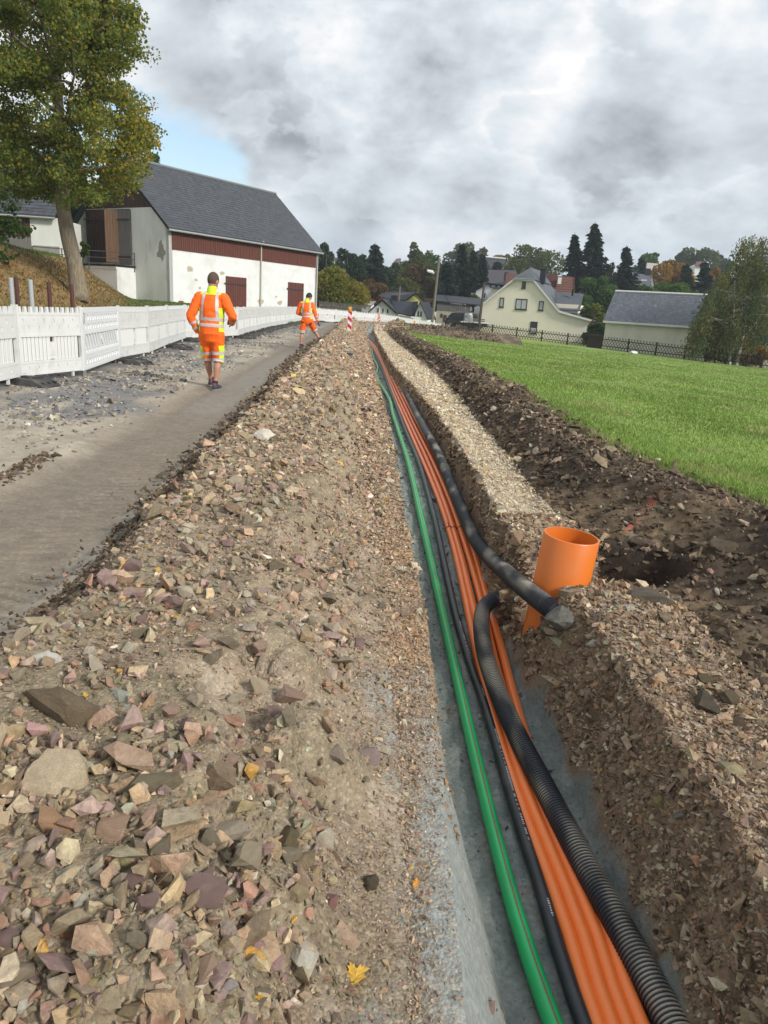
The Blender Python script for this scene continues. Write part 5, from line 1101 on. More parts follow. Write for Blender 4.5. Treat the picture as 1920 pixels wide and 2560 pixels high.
for i in range(46):
    px, py, Y = random.choice(heads); e_ = at(px, py, Y); pp = random.choice(spts); j = int(np.argmin(np.abs(pp[:, 2]-(e_[2]-random.uniform(.3, 1.8))))); s_ = pp[min(max(j, 3), 22)]
    b = MB(); b.tube([s_, (s_+e_)/2+zvec(.35), e_], [.045, .03, .012], 5); b.build('limb', m_birch, br, smooth=True)

# the large maple on the left bank
random.seed(21); Yt = 27.0
tb = at(191, 712, Yt); root = empty('maple_tree', tuple(tb), 'large maple with leaning grey trunk on the grass bank, green leaves turning yellow', 'tree')
tp = [at(196, 730, Yt)-zvec(.3), at(192, 700, Yt), at(186, 655, Yt), at(170, 585, Yt), at(158, 520, Yt), at(157, 450, Yt), at(150, 330, Yt), at(140, 180, Yt), at(135, 20, Yt)]
pp = smooth_path(tp, 40); rad = np.interp(np.linspace(0, 1, 40), [0, .04, .12, .35, .5, .75, 1], [.44, .32, .275, .235, .21, .17, .07]); b = MB(); b.tube(pp, list(rad), 18); tr = b.build('trunk', m_barkg, root, smooth=True)
mm = tr.data; co = np.empty(len(mm.vertices)*3, np.float32); mm.vertices.foreach_get('co', co); co = co.reshape(-1, 3); nz = fbm(co[:, 0]*5+co[:, 1]*4, co[:, 2]*1.2, 4); ctr = np.repeat(np.array(pp)-tb, 18, 0); co = ctr+(co-ctr)*(1+.13*nz)[:, None]; mm.vertices.foreach_set('co', co.astype(np.float32).ravel()); mm.update()
clumps = []; limbs = []
def limb(p, d, L_, r_, lev):
    pts_ = [np.array(p)]; d = np.array(d)/np.linalg.norm(d); n_ = 6
    for i in range(n_):
        d = d+np.array([random.gauss(0, .13), random.gauss(0, .13), random.gauss(.02, .08)]); d /= np.linalg.norm(d); pts_.append(pts_[-1]+d*L_/n_)
    limbs.append((pts_, list(np.linspace(r_, r_*.35, n_+1)), lev))
    if lev < 2:
        for k in range(4 if lev == 0 else 3):
            i = random.randint(2, n_); q = np.array([random.gauss(0, .7), random.gauss(0, .7), random.gauss(.15, .45)]); limb(pts_[i], d+q, L_*random.uniform(.42, .62), r_*.45, lev+1)
    else:
        for i in (3, 5, 6): clumps.append(pts_[i])
    if lev == 1: clumps.append(pts_[4]); clumps.append(pts_[6])
for i in range(17):
    f = .47+.5*(i+.5)/17; j = int(f*39); p = pp[j]; a = i*2.4+random.uniform(-.4, .4); up_ = .05+1.1*(f-.47); L_ = random.uniform(2.7, 3.7)*(1 if f < .8 else .85)
    limb(p, (math.cos(a), math.sin(a), up_), L_, .10*(1.25-f*.6), 0)
def _pp(c0):
    d_ = np.array(c0)-CAM; w_ = d_ @ _f; return 960+FPX*(d_ @ _r)/w_, 1280-FPX*(d_ @ _u)/w_
limbs = [l for l in limbs if _pp(l[0][-1])[0] < 352 and _pp(l[0][-1])[1] < 500]
for lev in (0, 1, 2):
    for pts_, rr, l in limbs:
        if l == 0 and lev == 0: b = MB(); b.tube(pts_, rr, 7); b.build('limb', m_barkg, tr, smooth=True)
b = MB(); [b.tube(pts_, rr, 4, cap=False) for pts_, rr, l in limbs if l > 0]; o = b.build('twigs', m_barkd, tr, smooth=True); o['kind'] = 'stuff'
# extra clumps filling the traced outline of the crown
OUT = [(-90, 60), (40, 40), (120, 30), (215, 40), (300, 70), (372, 60), (350, 110), (20, 140), (110, 140), (200, 130), (290, 150), (360, 180), (-40, 220), (60, 230), (150, 230), (240, 230), (320, 225), (-60, 320), (30, 310), (120, 320), (210, 310), (300, 300), (368, 275), (20, 400), (100, 390), (190, 390), (270, 380), (345, 370), (40, 450), (120, 455), (210, 450), (290, 440), (330, 410), (80, 480), (240, 480), (290, 485), (180, 470), (10, 370), (350, 325), (255, 345), (160, 350), (65, 350), (10, 470), (-30, 430), (320, 460), (335, 290), (280, 265), (300, 335), (310, 385), (250, 415), (130, 420), (40, 270), (100, 90), (30, 190), (-20, 120), (180, 80)]
for px, py in OUT:
    for q in range(4):
        yo = random.gauss(0, 1.5); clumps.append(at(px+random.gauss(0, 18), py+random.gauss(0, 18), Yt+yo))
C, cc = [], []
for c0 in clumps:
    q = proj_ = None
    d_ = c0-CAM; w_ = d_ @ _f; px_ = 960+FPX*(d_ @ _r)/w_; py_ = 1280-FPX*(d_ @ _u)/w_
    if py_ > 512 or (px_ > np.interp(py_, [0, 50, 95, 130, 190, 230, 270, 335, 400, 450, 505], [350, 322, 344, 356, 330, 348, 374, 376, 362, 345, 300])+random.gauss(0, 9)) or (px_ < 70 and py_ > 520): continue
    if px_ > 330 and 85 < py_ < 130 or (px_ > 310 and 205 < py_ < 262 and random.random() < .8): continue
    yel = .16+.52*sm(150, 380, px_)*sm(120, 260, py_)+.18*sm(.1, .4, float(fbm(c0[0]*.5, c0[2]*.5, 2)))-.25*sm(420, 480, py_); m_ = random.randint(100, 150); R_ = random.uniform(.36, .70)
    g_ = rng.normal(size=(m_, 3)); g_ = g_/np.linalg.norm(g_, axis=1)[:, None]*rng.random((m_, 1))**.45*np.array([R_, R_, R_*.62]); C.append(c0+g_)
    base = palette(m_, [(.11, .165, .038), (.17, .21, .042), (.28, .27, .05), (.45, .34, .05), (.58, .37, .04)], (3*(1-yel), 3.2, 2.0+2*yel, 2.6*max(0, yel), 1.3*max(0, yel-.1))); cc.append(base)
C = np.concatenate(C); cc = np.concatenate(cc)*(1+.15*rng.normal(size=(len(C), 1)))
leafquads('crown', C, .105*(.7+.6*rng.random(len(C))), np.clip(cc, .005, .6), m_leafm, -.15, .85, parent=root)
# leafy branch of another tree entering at the left edge
ob = at(-40, 560, 24); br2 = empty('overhanging_branch', tuple(ob-zvec(2.6)), 'dark leafy branch of a neighbouring tree at the left picture edge', 'branch'); C = []
for px, py in ((-20, 545), (5, 575), (20, 520), (-10, 610), (30, 582), (55, 578), (10, 640), (-25, 590), (0, 500), (15, 555)):
    for q in range(2): c0 = at(px+random.gauss(0, 6), py+random.gauss(0, 6), 24+random.gauss(0, .4)); C.append(c0+rng.normal(size=(34, 3))*np.array([.16, .16, .10]))
C = np.concatenate(C); leafquads('leaves', C, .14, palette(len(C), MIDG, (2, 1, 3, .3)), m_leafm, 0, .8, parent=br2); b = MB(); b.tube([at(-260, 600, 24), at(-60, 560, 24), at(20, 560, 24)], [.09, .05, .015], 6); b.build('limb', m_barkd, br2)
# sprouts beside the trunk
tree('ivy_sprout', 'leafy sprout growing beside the maple trunk', 206, 640, 600, 24, 28.5, MIDG, (1, 2, 1, 2), 140, .12, .1, 71, None, 4, cat='sprout', limbs=False)

# ------------------------------------------------------------------ grass
def blades(name, n, xs, ys, zs, hgt, c0, parent=None, wd=.006, lean=.5):
    a = rng.uniform(0, 2*np.pi, n); w = wd*(ys/6).clip(.7, 6); h = hgt*(.55+.9*rng.random(n)); dx, dy = np.cos(a)*w, np.sin(a)*w; lx, ly = rng.normal(size=n)*h*lean, rng.normal(size=n)*h*lean
    V = np.stack([np.stack([xs-dx, ys-dy, zs-.01], -1), np.stack([xs+dx, ys+dy, zs-.01], -1), np.stack([xs+lx, ys+ly, zs+h], -1)], 1).reshape(-1, 3)
    return link(name, tris_mesh(name, V, np.arange(3*n).reshape(-1, 3), m_grass, np.repeat(c0, 3, 0)), parent, kind='stuff')
m_grass = matcol('grass_blade', .6, 5, .2, 0, 1, spec=.3, trans=.3)
n = 170000; ys = logy(n, 4.6, 62, .85); u = rng.random(n)**1.3; x0 = cv('xC', ys)+.12+.10*rng.normal(size=n).clip(-1, 1.5); xr = np.minimum(60, ys*.66+1.5); xs = x0+(xr-x0)*u; k = xr > x0; xs, ys = xs[k], ys[k]
c = palette(len(xs), [(.165, .28, .06), (.20, .325, .07), (.14, .245, .05), (.28, .34, .105)], (3, 3, 2, .8))*(1+.15*rng.normal(size=(len(xs), 1)))*(1+.30*fbm(xs*.45, ys*.25, 3))[:, None]*np.array([1.12, 1.0, 1.0]); yk = fbm(xs*.7+5, ys*.5, 3) > .28; c[yk & (rng.random(len(xs)) < .5)] = (.30, .30, .12); blades('grass', len(xs), xs, ys, np.maximum(z_field(xs, ys), zf(xs, ys)*(xs < cv('xC', ys)+.5)-9*(xs >= cv('xC', ys)+.5)), .038, np.clip(c, .01, .5))
n = 60000; ys = logy(n, 8, 50, 1); xs = -6.9-14*rng.random(n)**1.2; e = toe(ys)-xs; brn = (e > .9) & (e < 4.2); c = palette(n, [(.085, .125, .028), (.11, .15, .035), (.14, .15, .05)], (2, 2, 1)); c2 = palette(n, [(.26, .18, .085), (.19, .12, .055), (.14, .13, .045)], (2, 2, 1.2)); c = np.where(brn[:, None] & (rng.random(n) < .85)[:, None], c2, c)*(1+.15*rng.normal(size=(n, 1)))
blades('verge_grass', n, xs, ys, z_left(xs, ys), .08, np.clip(c, .01, .5))
# fallen leaves on the bank: too many to count
n = 1300; ys = rng.uniform(18, 40, n); xs = toe(ys)-rng.uniform(-.5, 3.6, n); C = np.stack([xs, ys, z_left(xs, ys)+.03], -1); fl_ = empty('leaf_litter', (-12, 27, 2), 'scattered yellow and brown leaves lying on the grass bank', 'leaf litter'); o = leafquads('litter', C, .11, palette(n, [(.33, .20, .05), (.22, .12, .045), (.40, .27, .08)], (1, 1, 1)), m_leafm, 0, .8, parent=fl_); o['kind'] = 'stuff'
# ------------------------------------------------------------------ pipes in the trench
K = 1920/1659
def floor_pt(dx, dy, h):
    """point of a pipe axis at height h above the sand floor, on the sight line of a spot traced in the photo"""
    px, py = dx*K, dy*K; d = ray(px, py); z = -.5
    for i in range(30):
        p = CAM+d*((z-CAM[2])/d[2]); z = float(cv('zf', p[1]))+h
    return p
def mk_tube(path, r, seg, ring=None):
    b = MB(); b.tube(path, r, seg); return b
def plastic(name, col, rough=.32, dirt=(.30, .27, .22), damt=.35):
    m = mat(name, col, rough, .05, 3, .05, 200, spec=.5, dirt=dirt, dscale=5, damt=damt); return m
m_green = plastic('green_plastic', (.016, .40, .125), .26, damt=.15)
m_stripe = mat('brown_stripe', (.19, .10, .055), .45, .05)
m_black = plastic('black_plastic', (.022, .025, .032), .38, (.16, .15, .14), .3)
m_orange = plastic('orange_plastic', (.96, .22, .045), .30, (.70, .30, .14), .2)
m_print = mat('white_print', (.55, .55, .55), .6, .05)
m_tie = mat('cable_tie', (.03, .03, .03), .5, .05)
def pipe(name, pts, r, m, label, cat, n=150, seg=12, group=None):
    pth = smooth_path(pts, n)
    b = mk_tube(pth, r, seg); o = solo(name, b, m, label, cat, loc=tuple(pth[0]), group=group, smooth=True)
    return o, pth
gp = [(1275, 2420, .031), (1190, 2200, .031), (1110, 1960, .031), (1040, 1690, .031), (980, 1430, .031), (935, 1230, .031), (905, 1100, .031), (882, 1000, .031), (860, 930, .034), (848, 893, .04), (843, 868, .06), (833, 848, .045), (820, 828, .031), (813, 809, .031), (816, 793, .031), (811, 782, .031), (806, 769, .031), (803, 755, .031), (798, 744, .031), (793, 735, .031), (792, 729, .031)]
g_o, g_path = pipe('green_pipe', [floor_pt(*p) for p in gp], .031, m_green, 'green plastic pipe with a brown stripe along the left side of the trench', 'pipe', 260)
def strip_on(path, r, ang, hw, name, m, parent):
    """thin inlaid band along a pipe, on its real surface"""
    V = []; n = len(path)
    for i in range(n):
        t = path[min(i+1, n-1)]-path[max(i-1, 0)]; t /= np.linalg.norm(t); s_ = np.cross(t, [0, 0, 1.0]); s_ /= np.linalg.norm(s_); up = np.cross(s_, t)
        for k in (-1, -.33, .33, 1):
            a = ang+k*hw; V.append(path[i]+(s_*math.sin(a)+up*math.cos(a))*(r+.0012))
    b = MB(); b.v = [tuple(v) for v in V]; b.f = [(i*4+k, i*4+k+1, i*4+k+5, i*4+k+4) for i in range(n-1) for k in range(3)]
    return b.build(name, m, parent, smooth=True)
strip_on(g_path, .031, .10, .085, 'stripe', m_stripe, g_o)
bp_ = [(1335, 2420, .03), (1260, 2210, .03), (1218, 2090, .03), (1165, 1910, .03), (1108, 1730, .03), (1050, 1530, .03), (1018, 1440, .03), (985, 1330, .03), (960, 1220, .03), (936, 1110, .03), (905, 1000, .03), (876, 930, .03), (857, 880, .03), (840, 835, .03), (822, 790, .03), (805, 755, .03), (797, 738, .03), (793, 729, .03)]
b_o, b_path = pipe('black_pipe', [floor_pt(*p) for p in bp_], .027, m_black, 'smooth black pipe with white print between the green and orange pipes', 'pipe', 240)
# white print: rows of small letter strokes lying on the pipe skin
pr = MB(); L = np.concatenate([[0], np.cumsum(np.linalg.norm(np.diff(b_path, axis=0), axis=1))])
def on_pipe(path, Ls, l, r, ang):
    i = min(max(int(np.searchsorted(Ls, l))-1, 0), len(path)-2); u = (l-Ls[i])/(Ls[i+1]-Ls[i]); p = path[i]*(1-u)+path[i+1]*u
    t = path[i+1]-path[i]; t /= np.linalg.norm(t); s_ = np.cross(t, [0, 0, 1.0]); s_ /= np.linalg.norm(s_); up = np.cross(s_, t)
    return p+(s_*math.sin(ang)+up*math.cos(ang))*(r+.0008)
for a0, a1 in ((.62, .70), (.98, 1.75), (2.05, 2.15), (2.45, 2.9)):
    l = a0
    while l < a1:
        w = random.choice((.004, .006, .007)); hgt = random.choice((.10, .16, .16))
        v = [on_pipe(b_path, L, l, .027, .18-hgt), on_pipe(b_path, L, l+w, .027, .18-hgt), on_pipe(b_path, L, l+w, .027, .18+hgt), on_pipe(b_path, L, l, .027, .18+hgt)]
        pr.add(v, [(0, 1, 2, 3)]); l += w+random.choice((.004, .004, .005, .02))
pr.build('print', m_print, b_o, kind='stuff')
OR = [
 ([(1375, 2420, .03), (1288, 2212, .03), (1214, 1977, .03), (1107, 1685, .03), (1053, 1500, .03), (1026, 1390, .03), (1003, 1280, .03), (980, 1180, .03), (950, 1085, .03), (915, 1000, .03), (880, 920, .03), (850, 850, .03), (822, 780, .03), (801, 742, .03), (794, 729, .03)], 'leftmost orange pipe of the bundle, next to the smooth black pipe'),
 ([(1412, 2420, .03), (1319, 2212, .033), (1244, 1977, .033), (1127, 1685, .033), (1069, 1500, .03), (1041, 1390, .03), (1016, 1285, .03), (990, 1180, .03), (958, 1080, .03), (921, 990, .03), (887, 918, .03), (854, 846, .03), (825, 780, .03), (803, 742, .03), (795, 729, .03)], 'second orange pipe of the bundle, counted from the smooth black pipe'),
 ([(1450, 2420, .03), (1350, 2212, .03), (1272, 1977, .03), (1147, 1685, .03), (1088, 1500, .03), (1062, 1400, .028), (1035, 1280, .028), (1003, 1170, .03), (967, 1070, .03), (929, 985, .03), (893, 914, .03), (859, 843, .03), (828, 779, .03), (805, 742, .03), (796, 729, .03)], 'third orange pipe of the bundle, running under the corrugated hose'),
 ([(1490, 2420, .03), (1381, 2212, .03), (1299, 1977, .03), (1166, 1685, .03), (1111, 1510, .028), (1084, 1405, .026), (1048, 1280, .026), (1017, 1170, .03), (977, 1062, .03), (937, 979, .03), (899, 909, .03), (864, 841, .03), (831, 778, .03), (807, 742, .03), (797, 729, .03)], 'rightmost orange pipe of the bundle, curving apart beside the orange standpipe'),
]
opaths = []
for pts, lab in OR:
    o, pth = pipe('orange_pipe', [floor_pt(*p) for p in pts], .0265, m_orange, lab, 'pipe', 220, group='orange pipes bundled in the trench'); opaths.append(pth)
# black cable ties round the bundle
for yt, lab in ((6.0, 'thin black cable tie round the orange pipes beyond the standpipe'),):
    b = MB(); pts = []
    for pth in opaths:
        i = int(np.argmin(np.abs(pth[:, 1]-yt))); p = pth[i]
        for a in np.linspace(-1.5, 1.5, 7): pts.append(p+np.array([math.sin(a), 0, math.cos(a)])*.0285)
    b.tube(pts, .0035, 5)
    p = pts[3]; b.tube([p, p+np.array([-.02, -.03, .05])], .003, 5); p = pts[24]; b.tube([p, p+np.array([.02, -.03, .05])], .003, 5)
    solo('cable_tie', b, m_tie, lab, 'cable tie')
# corrugated hoses
def m_corr():
    m, t, b = newmat('corrugated_plastic'); b.inputs['Roughness'].default_value = .5
    a = t.nodes.new('ShaderNodeAttribute'); a.attribute_name = 'Col'; t.links.new(a.outputs['Color'], b.inputs['Base Color'])
    return m
m_hose = m_corr()
def hose(name, pts, r, pitch, label, rib=.085, cut=None, dust=.5):
    rough = smooth_path(pts, 400); Ls = np.concatenate([[0], np.cumsum(np.linalg.norm(np.diff(rough, axis=0), axis=1))])
    ls = []; l = 0.0
    while l < Ls[-1]:
        near = cut is None or np.interp(l, Ls, rough[:, 1]) < cut
        if near:
            for q, hh in ((0, 1), (.38, 1), (.55, 0), (.83, 0)): ls.append((l+q*pitch, hh))
            l += pitch
        else: ls.append((l, .9)); l += .25
    pth = np.stack([np.interp([q[0] for q in ls], Ls, rough[:, k]) for k in range(3)], -1); n = len(pth); seg = 20
    T = np.gradient(pth, axis=0); T /= np.linalg.norm(T, axis=1)[:, None]
    # a steady frame: parallel transport
    sv = np.cross(T[0], [0, 0, 1.0]); sv /= np.linalg.norm(sv); V = np.zeros((n, seg, 3)); C = np.zeros((n, seg, 3)); a = np.arange(seg)*2*np.pi/seg
    for i in range(n):
        sv = sv-T[i]*(sv @ T[i]); sv /= np.linalg.norm(sv); bv = np.cross(sv, T[i]); hh = ls[i][1]; rr = r*(1-rib*(1-hh))
        nrm = sv[None]*np.cos(a)[:, None]+bv[None]*np.sin(a)[:, None]; V[i] = pth[i]+nrm*rr
        up = sm(-.1, .75, nrm[:, 2])*hh
        d = sm(.0, .5, fbm(V[i][:, 0]*5+V[i][:, 2]*3, V[i][:, 1]*2.2, 3)+dust)*up
        C[i] = np.array([.018, .021, .030])*(1-d[:, None])+np.array([.30, .265, .21])*d[:, None]
    q = (np.arange(n-1)[:, None]*seg+np.arange(seg)[None]); q2 = np.arange(n-1)[:, None]*seg+(np.arange(seg)[None]+1) % seg
    Q = np.stack([q, q2, q2+seg, q+seg], -1).reshape(-1, 4)
    o0 = pth[0].copy(); me = quads_mesh(name, V.reshape(-1, 3)-o0, Q, m_hose, C.reshape(-1, 3), False)
    o = link(name, me, None, label=label, cat='hose'); o.location = o0; return o
h2 = [(1560, 2420, .062), (1445, 2200, .068), (1392, 2100, .07), (1332, 1990, .072), (1270, 1880, .075), (1217, 1780, .08), (1165, 1680, .085), (1118, 1590, .10), (1078, 1500, .12), (1050, 1420, .145), (1040, 1360, .17), (1043, 1320, .19), (1058, 1300, .18), (1080, 1292, .10), (1108, 1298, .0), (1130, 1320, -.12)]
hose('corrugated_hose', [floor_pt(*p) for p in h2], .050, .0145, 'black corrugated hose looping out of a hole and lying over the orange pipes', dust=.25)
h1 = [(794, 728, .06), (808, 740, .06), (840, 775, .09), (872, 835, .12), (903, 900, .14), (946, 980, .15), (980, 1060, .16), (1010, 1130, .17), (1031, 1172, .19)]
pts1 = ([floor_pt(*p) for p in h1]+[at(a*K, b_*K, Y) for a, b_, Y in ((1060, 1207, 4.85), (1095, 1238, 4.35), (1130, 1268, 3.95), (1165, 1296, 3.66), (1193, 1316, 3.50))]+[np.array([1.0, 3.42, -.105]), np.array([1.10, 3.36, -.15])])[::-1]
hose('corrugated_hose', pts1, .056, .0145, 'long dusty black hose along the right trench wall, ending at the orange standpipe', cut=9.5, dust=.02)
# orange standpipe
m_kg = plastic('orange_pvc', (.62, .155, .018), .36, (.45, .20, .10), .25); m_kgin = plastic('orange_pvc_inside', (.62, .17, .03), .45, (.5, .25, .12), .2)
top = at(1235*K, 1157*K, 3.92); axis = np.array([.075, -.01, 1.0]); axis /= np.linalg.norm(axis); bot = top-axis*1.15
b = MB(); seg = 48; ex = np.cross(axis, [0, 1, 0]); ex /= np.linalg.norm(ex); ey = np.cross(axis, ex)
rings = [(bot, .160), (top-axis*.004, .160), (top, .157), (top, .149), (top-axis*.9, .149)]
V = [c+(ex*math.cos(2*math.pi*k/seg)+ey*math.sin(2*math.pi*k/seg))*r_ for c, r_ in rings for k in range(seg)]
b.add(V, [(i*seg+k, i*seg+(k+1) % seg, (i+1)*seg+(k+1) % seg, (i+1)*seg+k) for i in range(4) for k in range(seg)])
sp = solo('standpipe', b, m_kg, 'wide orange plastic pipe standing upright in the pit beside the trench', 'pipe', loc=tuple(bot), smooth=True)
sp.modifiers.new('edges', 'EDGE_SPLIT').split_angle = R(40)

# grey concrete block on the heap
p = hit(866, 886); b = MB(); b.box((0, 0, .09), (.42, .22, .06)); b.box((0, .02, .03), (.34, .15, .10)); b.box((-.17, -.02, .125), (.05, .16, .015)); b.box((.17, -.02, .125), (.05, .16, .015))
o = solo('concrete_block', b, mat('concrete', (.21, .215, .21), .9, .15, 8, .4, 50), 'grey concrete block lying on the heap beside the gravel strip', 'block', loc=(0, 0, 0)); o.location = (p[0], p[1], p[2]-.02); o.rotation_euler = (R(-6), R(4), R(-4))

# ------------------------------------------------------------------ white site barriers
m_white = mat('white_plastic', (.62, .63, .62), .42, .04, 2, .03, 30, dirt=(.42, .40, .33), dscale=3.5, damt=.45)
m_white2 = mat('bright_white_plastic', (.68, .70, .71), .38, .03, 2, .03, 30)
def holed_band(b, x0, x1, z0, z1, yf, yb, holes, seg=10):
    """front plate with real recessed oval dimples: cells with an opening, its lip and a back face"""
    xs = sorted(holes); cuts = [x0]+[(xs[i][0]+xs[i+1][0])/2 for i in range(len(xs)-1)]+[x1]
    for i, (hx, hz, rx, rz) in enumerate(xs):
        a, c = cuts[i], cuts[i+1]; ring = [(hx+rx*math.cos(t), hz+rz*math.sin(t)) for t in [2*math.pi*(k+.5)/seg for k in range(seg)]]
        sq = []
        for k in range(seg):
            t = 2*math.pi*(k+.5)/seg; dx, dz = math.cos(t), math.sin(t)
            kx = ((c-hx) if dx > 0 else (a-hx))/dx if abs(dx) > 1e-6 else 1e9; kz = ((z1-hz) if dz > 0 else (z0-hz))/dz if abs(dz) > 1e-6 else 1e9
            q = min(kx, kz); sq.append((hx+dx*q, hz+dz*q))
        V = [(x, yf, z) for x, z in sq]+[(x, yf, z) for x, z in ring]+[(x, yb, z) for x, z in ring]+[(hx, yb, hz)]
        F = [(k, (k+1) % seg, seg+(k+1) % seg, seg+k) for k in range(seg)]+[(seg+k, seg+(k+1) % seg, 2*seg+(k+1) % seg, 2*seg+k) for k in range(seg)]+[(2*seg+k, 2*seg+(k+1) % seg, 3*seg) for k in range(seg)]
        b.add(V, F)
        for (cx_, cz_) in ((a, z0), (c, z0), (c, z1), (a, z1)):     # fill the cell corners
            best = sorted(range(seg), key=lambda k: (sq[k][0]-cx_)**2+(sq[k][1]-cz_)**2)[:2]
            b.add([(cx_, yf, cz_), (sq[best[0]][0], yf, sq[best[0]][1]), (sq[best[1]][0], yf, sq[best[1]][1])], [(0, 1, 2)])
    b.box(((x0+x1)/2, .0, (z0+z1)/2), (x1-x0, .020, z1-z0))
PH = 1.02
def barrier_a(label, m):
    """crenellated plank panel, 2 m wide, origin at its left foot"""
    root = empty('site_barrier', (0, 0, 0), label, 'site barrier', 'white barrier panels along the road')
    Wd = 2.0; fy = -.024
    b = MB()
    for x in (.02, Wd-.02): b.box((x, 0, PH/2-.0), (.055, .052, PH+.02))
    b.box((Wd/2, 0, .905), (Wd-.1, .050, .035)); b.box((Wd/2, 0, .585), (Wd-.1, .050, .04)); b.box((Wd/2, 0, .195), (Wd-.1, .050, .035)); b.box((Wd/2, 0, .02), (Wd-.1, .050, .035))
    for x in (.35, 1.65): b.box((x, 0, -.03), (.05, .03, .09))
    b.build('frame', m, root, local=True)
    b = MB(); holed_band(b, .05, Wd-.05, .605, .887, fy+.004, -.004, [(.16+.155*k, .70 if k % 2 else .80, .020, .034) for k in range(12)]); b.build('top_band', m, root, local=True)
    b = MB(); holed_band(b, .05, Wd-.05, .037, .178, fy+.004, -.004, [(.24+.30*k, .11, .018, .030) for k in range(6)]); b.build('bottom_band', m, root, local=True)
    nm = 12
    me = None
    for k in range(nm):
        x = .10+(Wd-.2)*k/(nm-1)
        if me is None:
            q = MB(); q.add([(-.035, -.022, 0), (.035, -.022, 0), (.035, .022, 0), (-.035, .022, 0), (-.030, -.018, .085), (.030, -.018, .085), (.030, .018, .085), (-.030, .018, .085)], [(3, 2, 1, 0), (4, 5, 6, 7), (0, 1, 5, 4), (1, 2, 6, 5), (2, 3, 7, 6), (3, 0, 4, 7)])
            o = q.build('merlon', m, root, local=True); me = o.data
        else: o = link('merlon', me, root)
        o.location = (x, 0, .922)
    me = None; sw = .098; k = 0; x = .085
    while x < Wd-.08:
        if .92 < x < 1.08: x += .115; continue
        if me is None:
            q = MB(); pr_ = [(-sw/2, .012), (-sw/2, -.006), (-sw/4, -.016), (-sw/8, -.012), (sw/8, -.012), (sw/4, -.016), (sw/2, -.006), (sw/2, .012)]
            q.prism([(a, c, .215) for a, c in pr_], (0, 0, .348)); o = q.build('slat', m, root, local=True); me = o.data
        else: o = link('slat', me, root)
        o.location = (x, 0, 0); x += .115
    b = MB(); b.box((1.0, .0, .385), (.17, .034, .20)); b.box((1.0, 0, .255), (.17, .02, .06)); b.box((.925, 0, .525), (.02, .034, .08)); b.box((1.075, 0, .525), (.02, .034, .08)); b.box((1.0, -.019, .39), (.12, .006, .12))
    b.build('centre_plate', m, root, local=True)
    return root
def barrier_b(label, m):
    """smooth framed panel with rows of rounded hollows and slanting slots"""
    root = empty('site_barrier', (0, 0, 0), label, 'site barrier', 'white barrier panels along the road'); Wd = 2.0; fy = -.024
    b = MB()
    for x in (.03, Wd-.03): b.box((x, 0, .50), (.075, .055, 1.0))
    for z, h in ((.965, .09), (.60, .05), (.245, .04), (.02, .05)): b.box((Wd/2, 0, z), (Wd-.13, .052, h))
    b.build('frame', m, root, local=True)
    for nm, z0, z1, hz in (('upper_band', .77, .92, .845), ('middle_band', .625, .77, .70), ('lower_band', .265, .345, .305), ('bottom_band', .045, .225, .13)):
        b = MB(); holed_band(b, .066, Wd-.066, z0, z1, fy+.003, -.003, [(.14+.123*k, hz, .050 if k % 2 else .030, min(.048, (z1-z0)*.34)) for k in range(15)], 8); b.build(nm, m, root, local=True)
    me = None
    for k in range(13):
        x = .13+.135*k
        q = MB(); lo, hi = .345, .575
        if k == 6: hi = .46
        q.prism([(-.01+.075, -.02, lo), (.045+.075, -.02, lo), (.045-.03, -.02, hi), (-.01-.03, -.02, hi)], (0, .04, 0))
        if k == 6 or me is None:
            o = q.build('slat', m, root, local=True)
            if k != 6: me = o.data
        else: o = link('slat', me, root)
        o.location = (x, 0, 0)
    b = MB(); b.box((Wd/2, .008, .46), (Wd-.15, .006, .23)); b.build('back_web', m, root, local=True)
    b = MB(); b.tube([(.05, -.03, .93), (.055, -.05, .90), (.03, -.05, .80), (.02, -.04, .76)], .008, 6); b.build('hook', m_metal, root, local=True)
    b = MB(); b.box((.05, 0, -.06), (.06, .03, .14)); b.build('peg', m_metal, root, local=True)
    b = MB(); b.box((Wd-.05, 0, -.04), (.06, .03, .1)); b.build('peg', m_metal, root, local=True)
    return root
def set_panel(root, a, b_):
    a = np.array(a); b_ = np.array(b_); d = b_-a; L2 = math.hypot(d[0], d[1]); root.location = a
    rz = math.atan2(d[1], d[0]); tilt = -math.atan2(d[2], L2); root.rotation_euler = (0, tilt, rz); root.scale = (L2/2.0*.985, 1, 1)
# joints traced along the foot of the panels
def foot(px, py, h=.10): return onz(px, py, h)
J = [(-150, 985), (51, 941), (209, 925), (299, 893), (371, 880), (419, 860), (463, 845)]
Jn = [foot(*j) for j in J]
pts = [Jn[-1], (-6.37, 24.84, .1), (-5.85, 27.2, .1), (-6.05, 29.2, .1), (-6.22, 31.2, .1), (-6.3, 33.3, .1), (-6.5, 35.3, .1), (-6.6, 37.3, .1), (-6.75, 39.4, .1), (-6.75, 41.4, .1), (-6.85, 43.5, .1), (-6.85, 45.5, .1)]
far = [(-6.85, 45.5, .1), (-6.95, 47.5, .1), (-7.1, 49.5, .1), (-7.1, 51.5, .1), (-7.2, 53.5, .1), (-7.25, 55.5, .1), (-7.0, 57.4, .1), (-6.2, 59.2, .08), (-5.0, 60.8, .05), (-3.5, 62.0, 0), (-1.8, 62.9, -.08), (0.1, 63.5, -.2), (2.0, 64.0, -.38), (3.9, 64.3, -.62)]
allj = [tuple(map(float, p)) for p in Jn]+[tuple(p) for p in pts[1:]]+[tuple(p) for p in far[1:]]
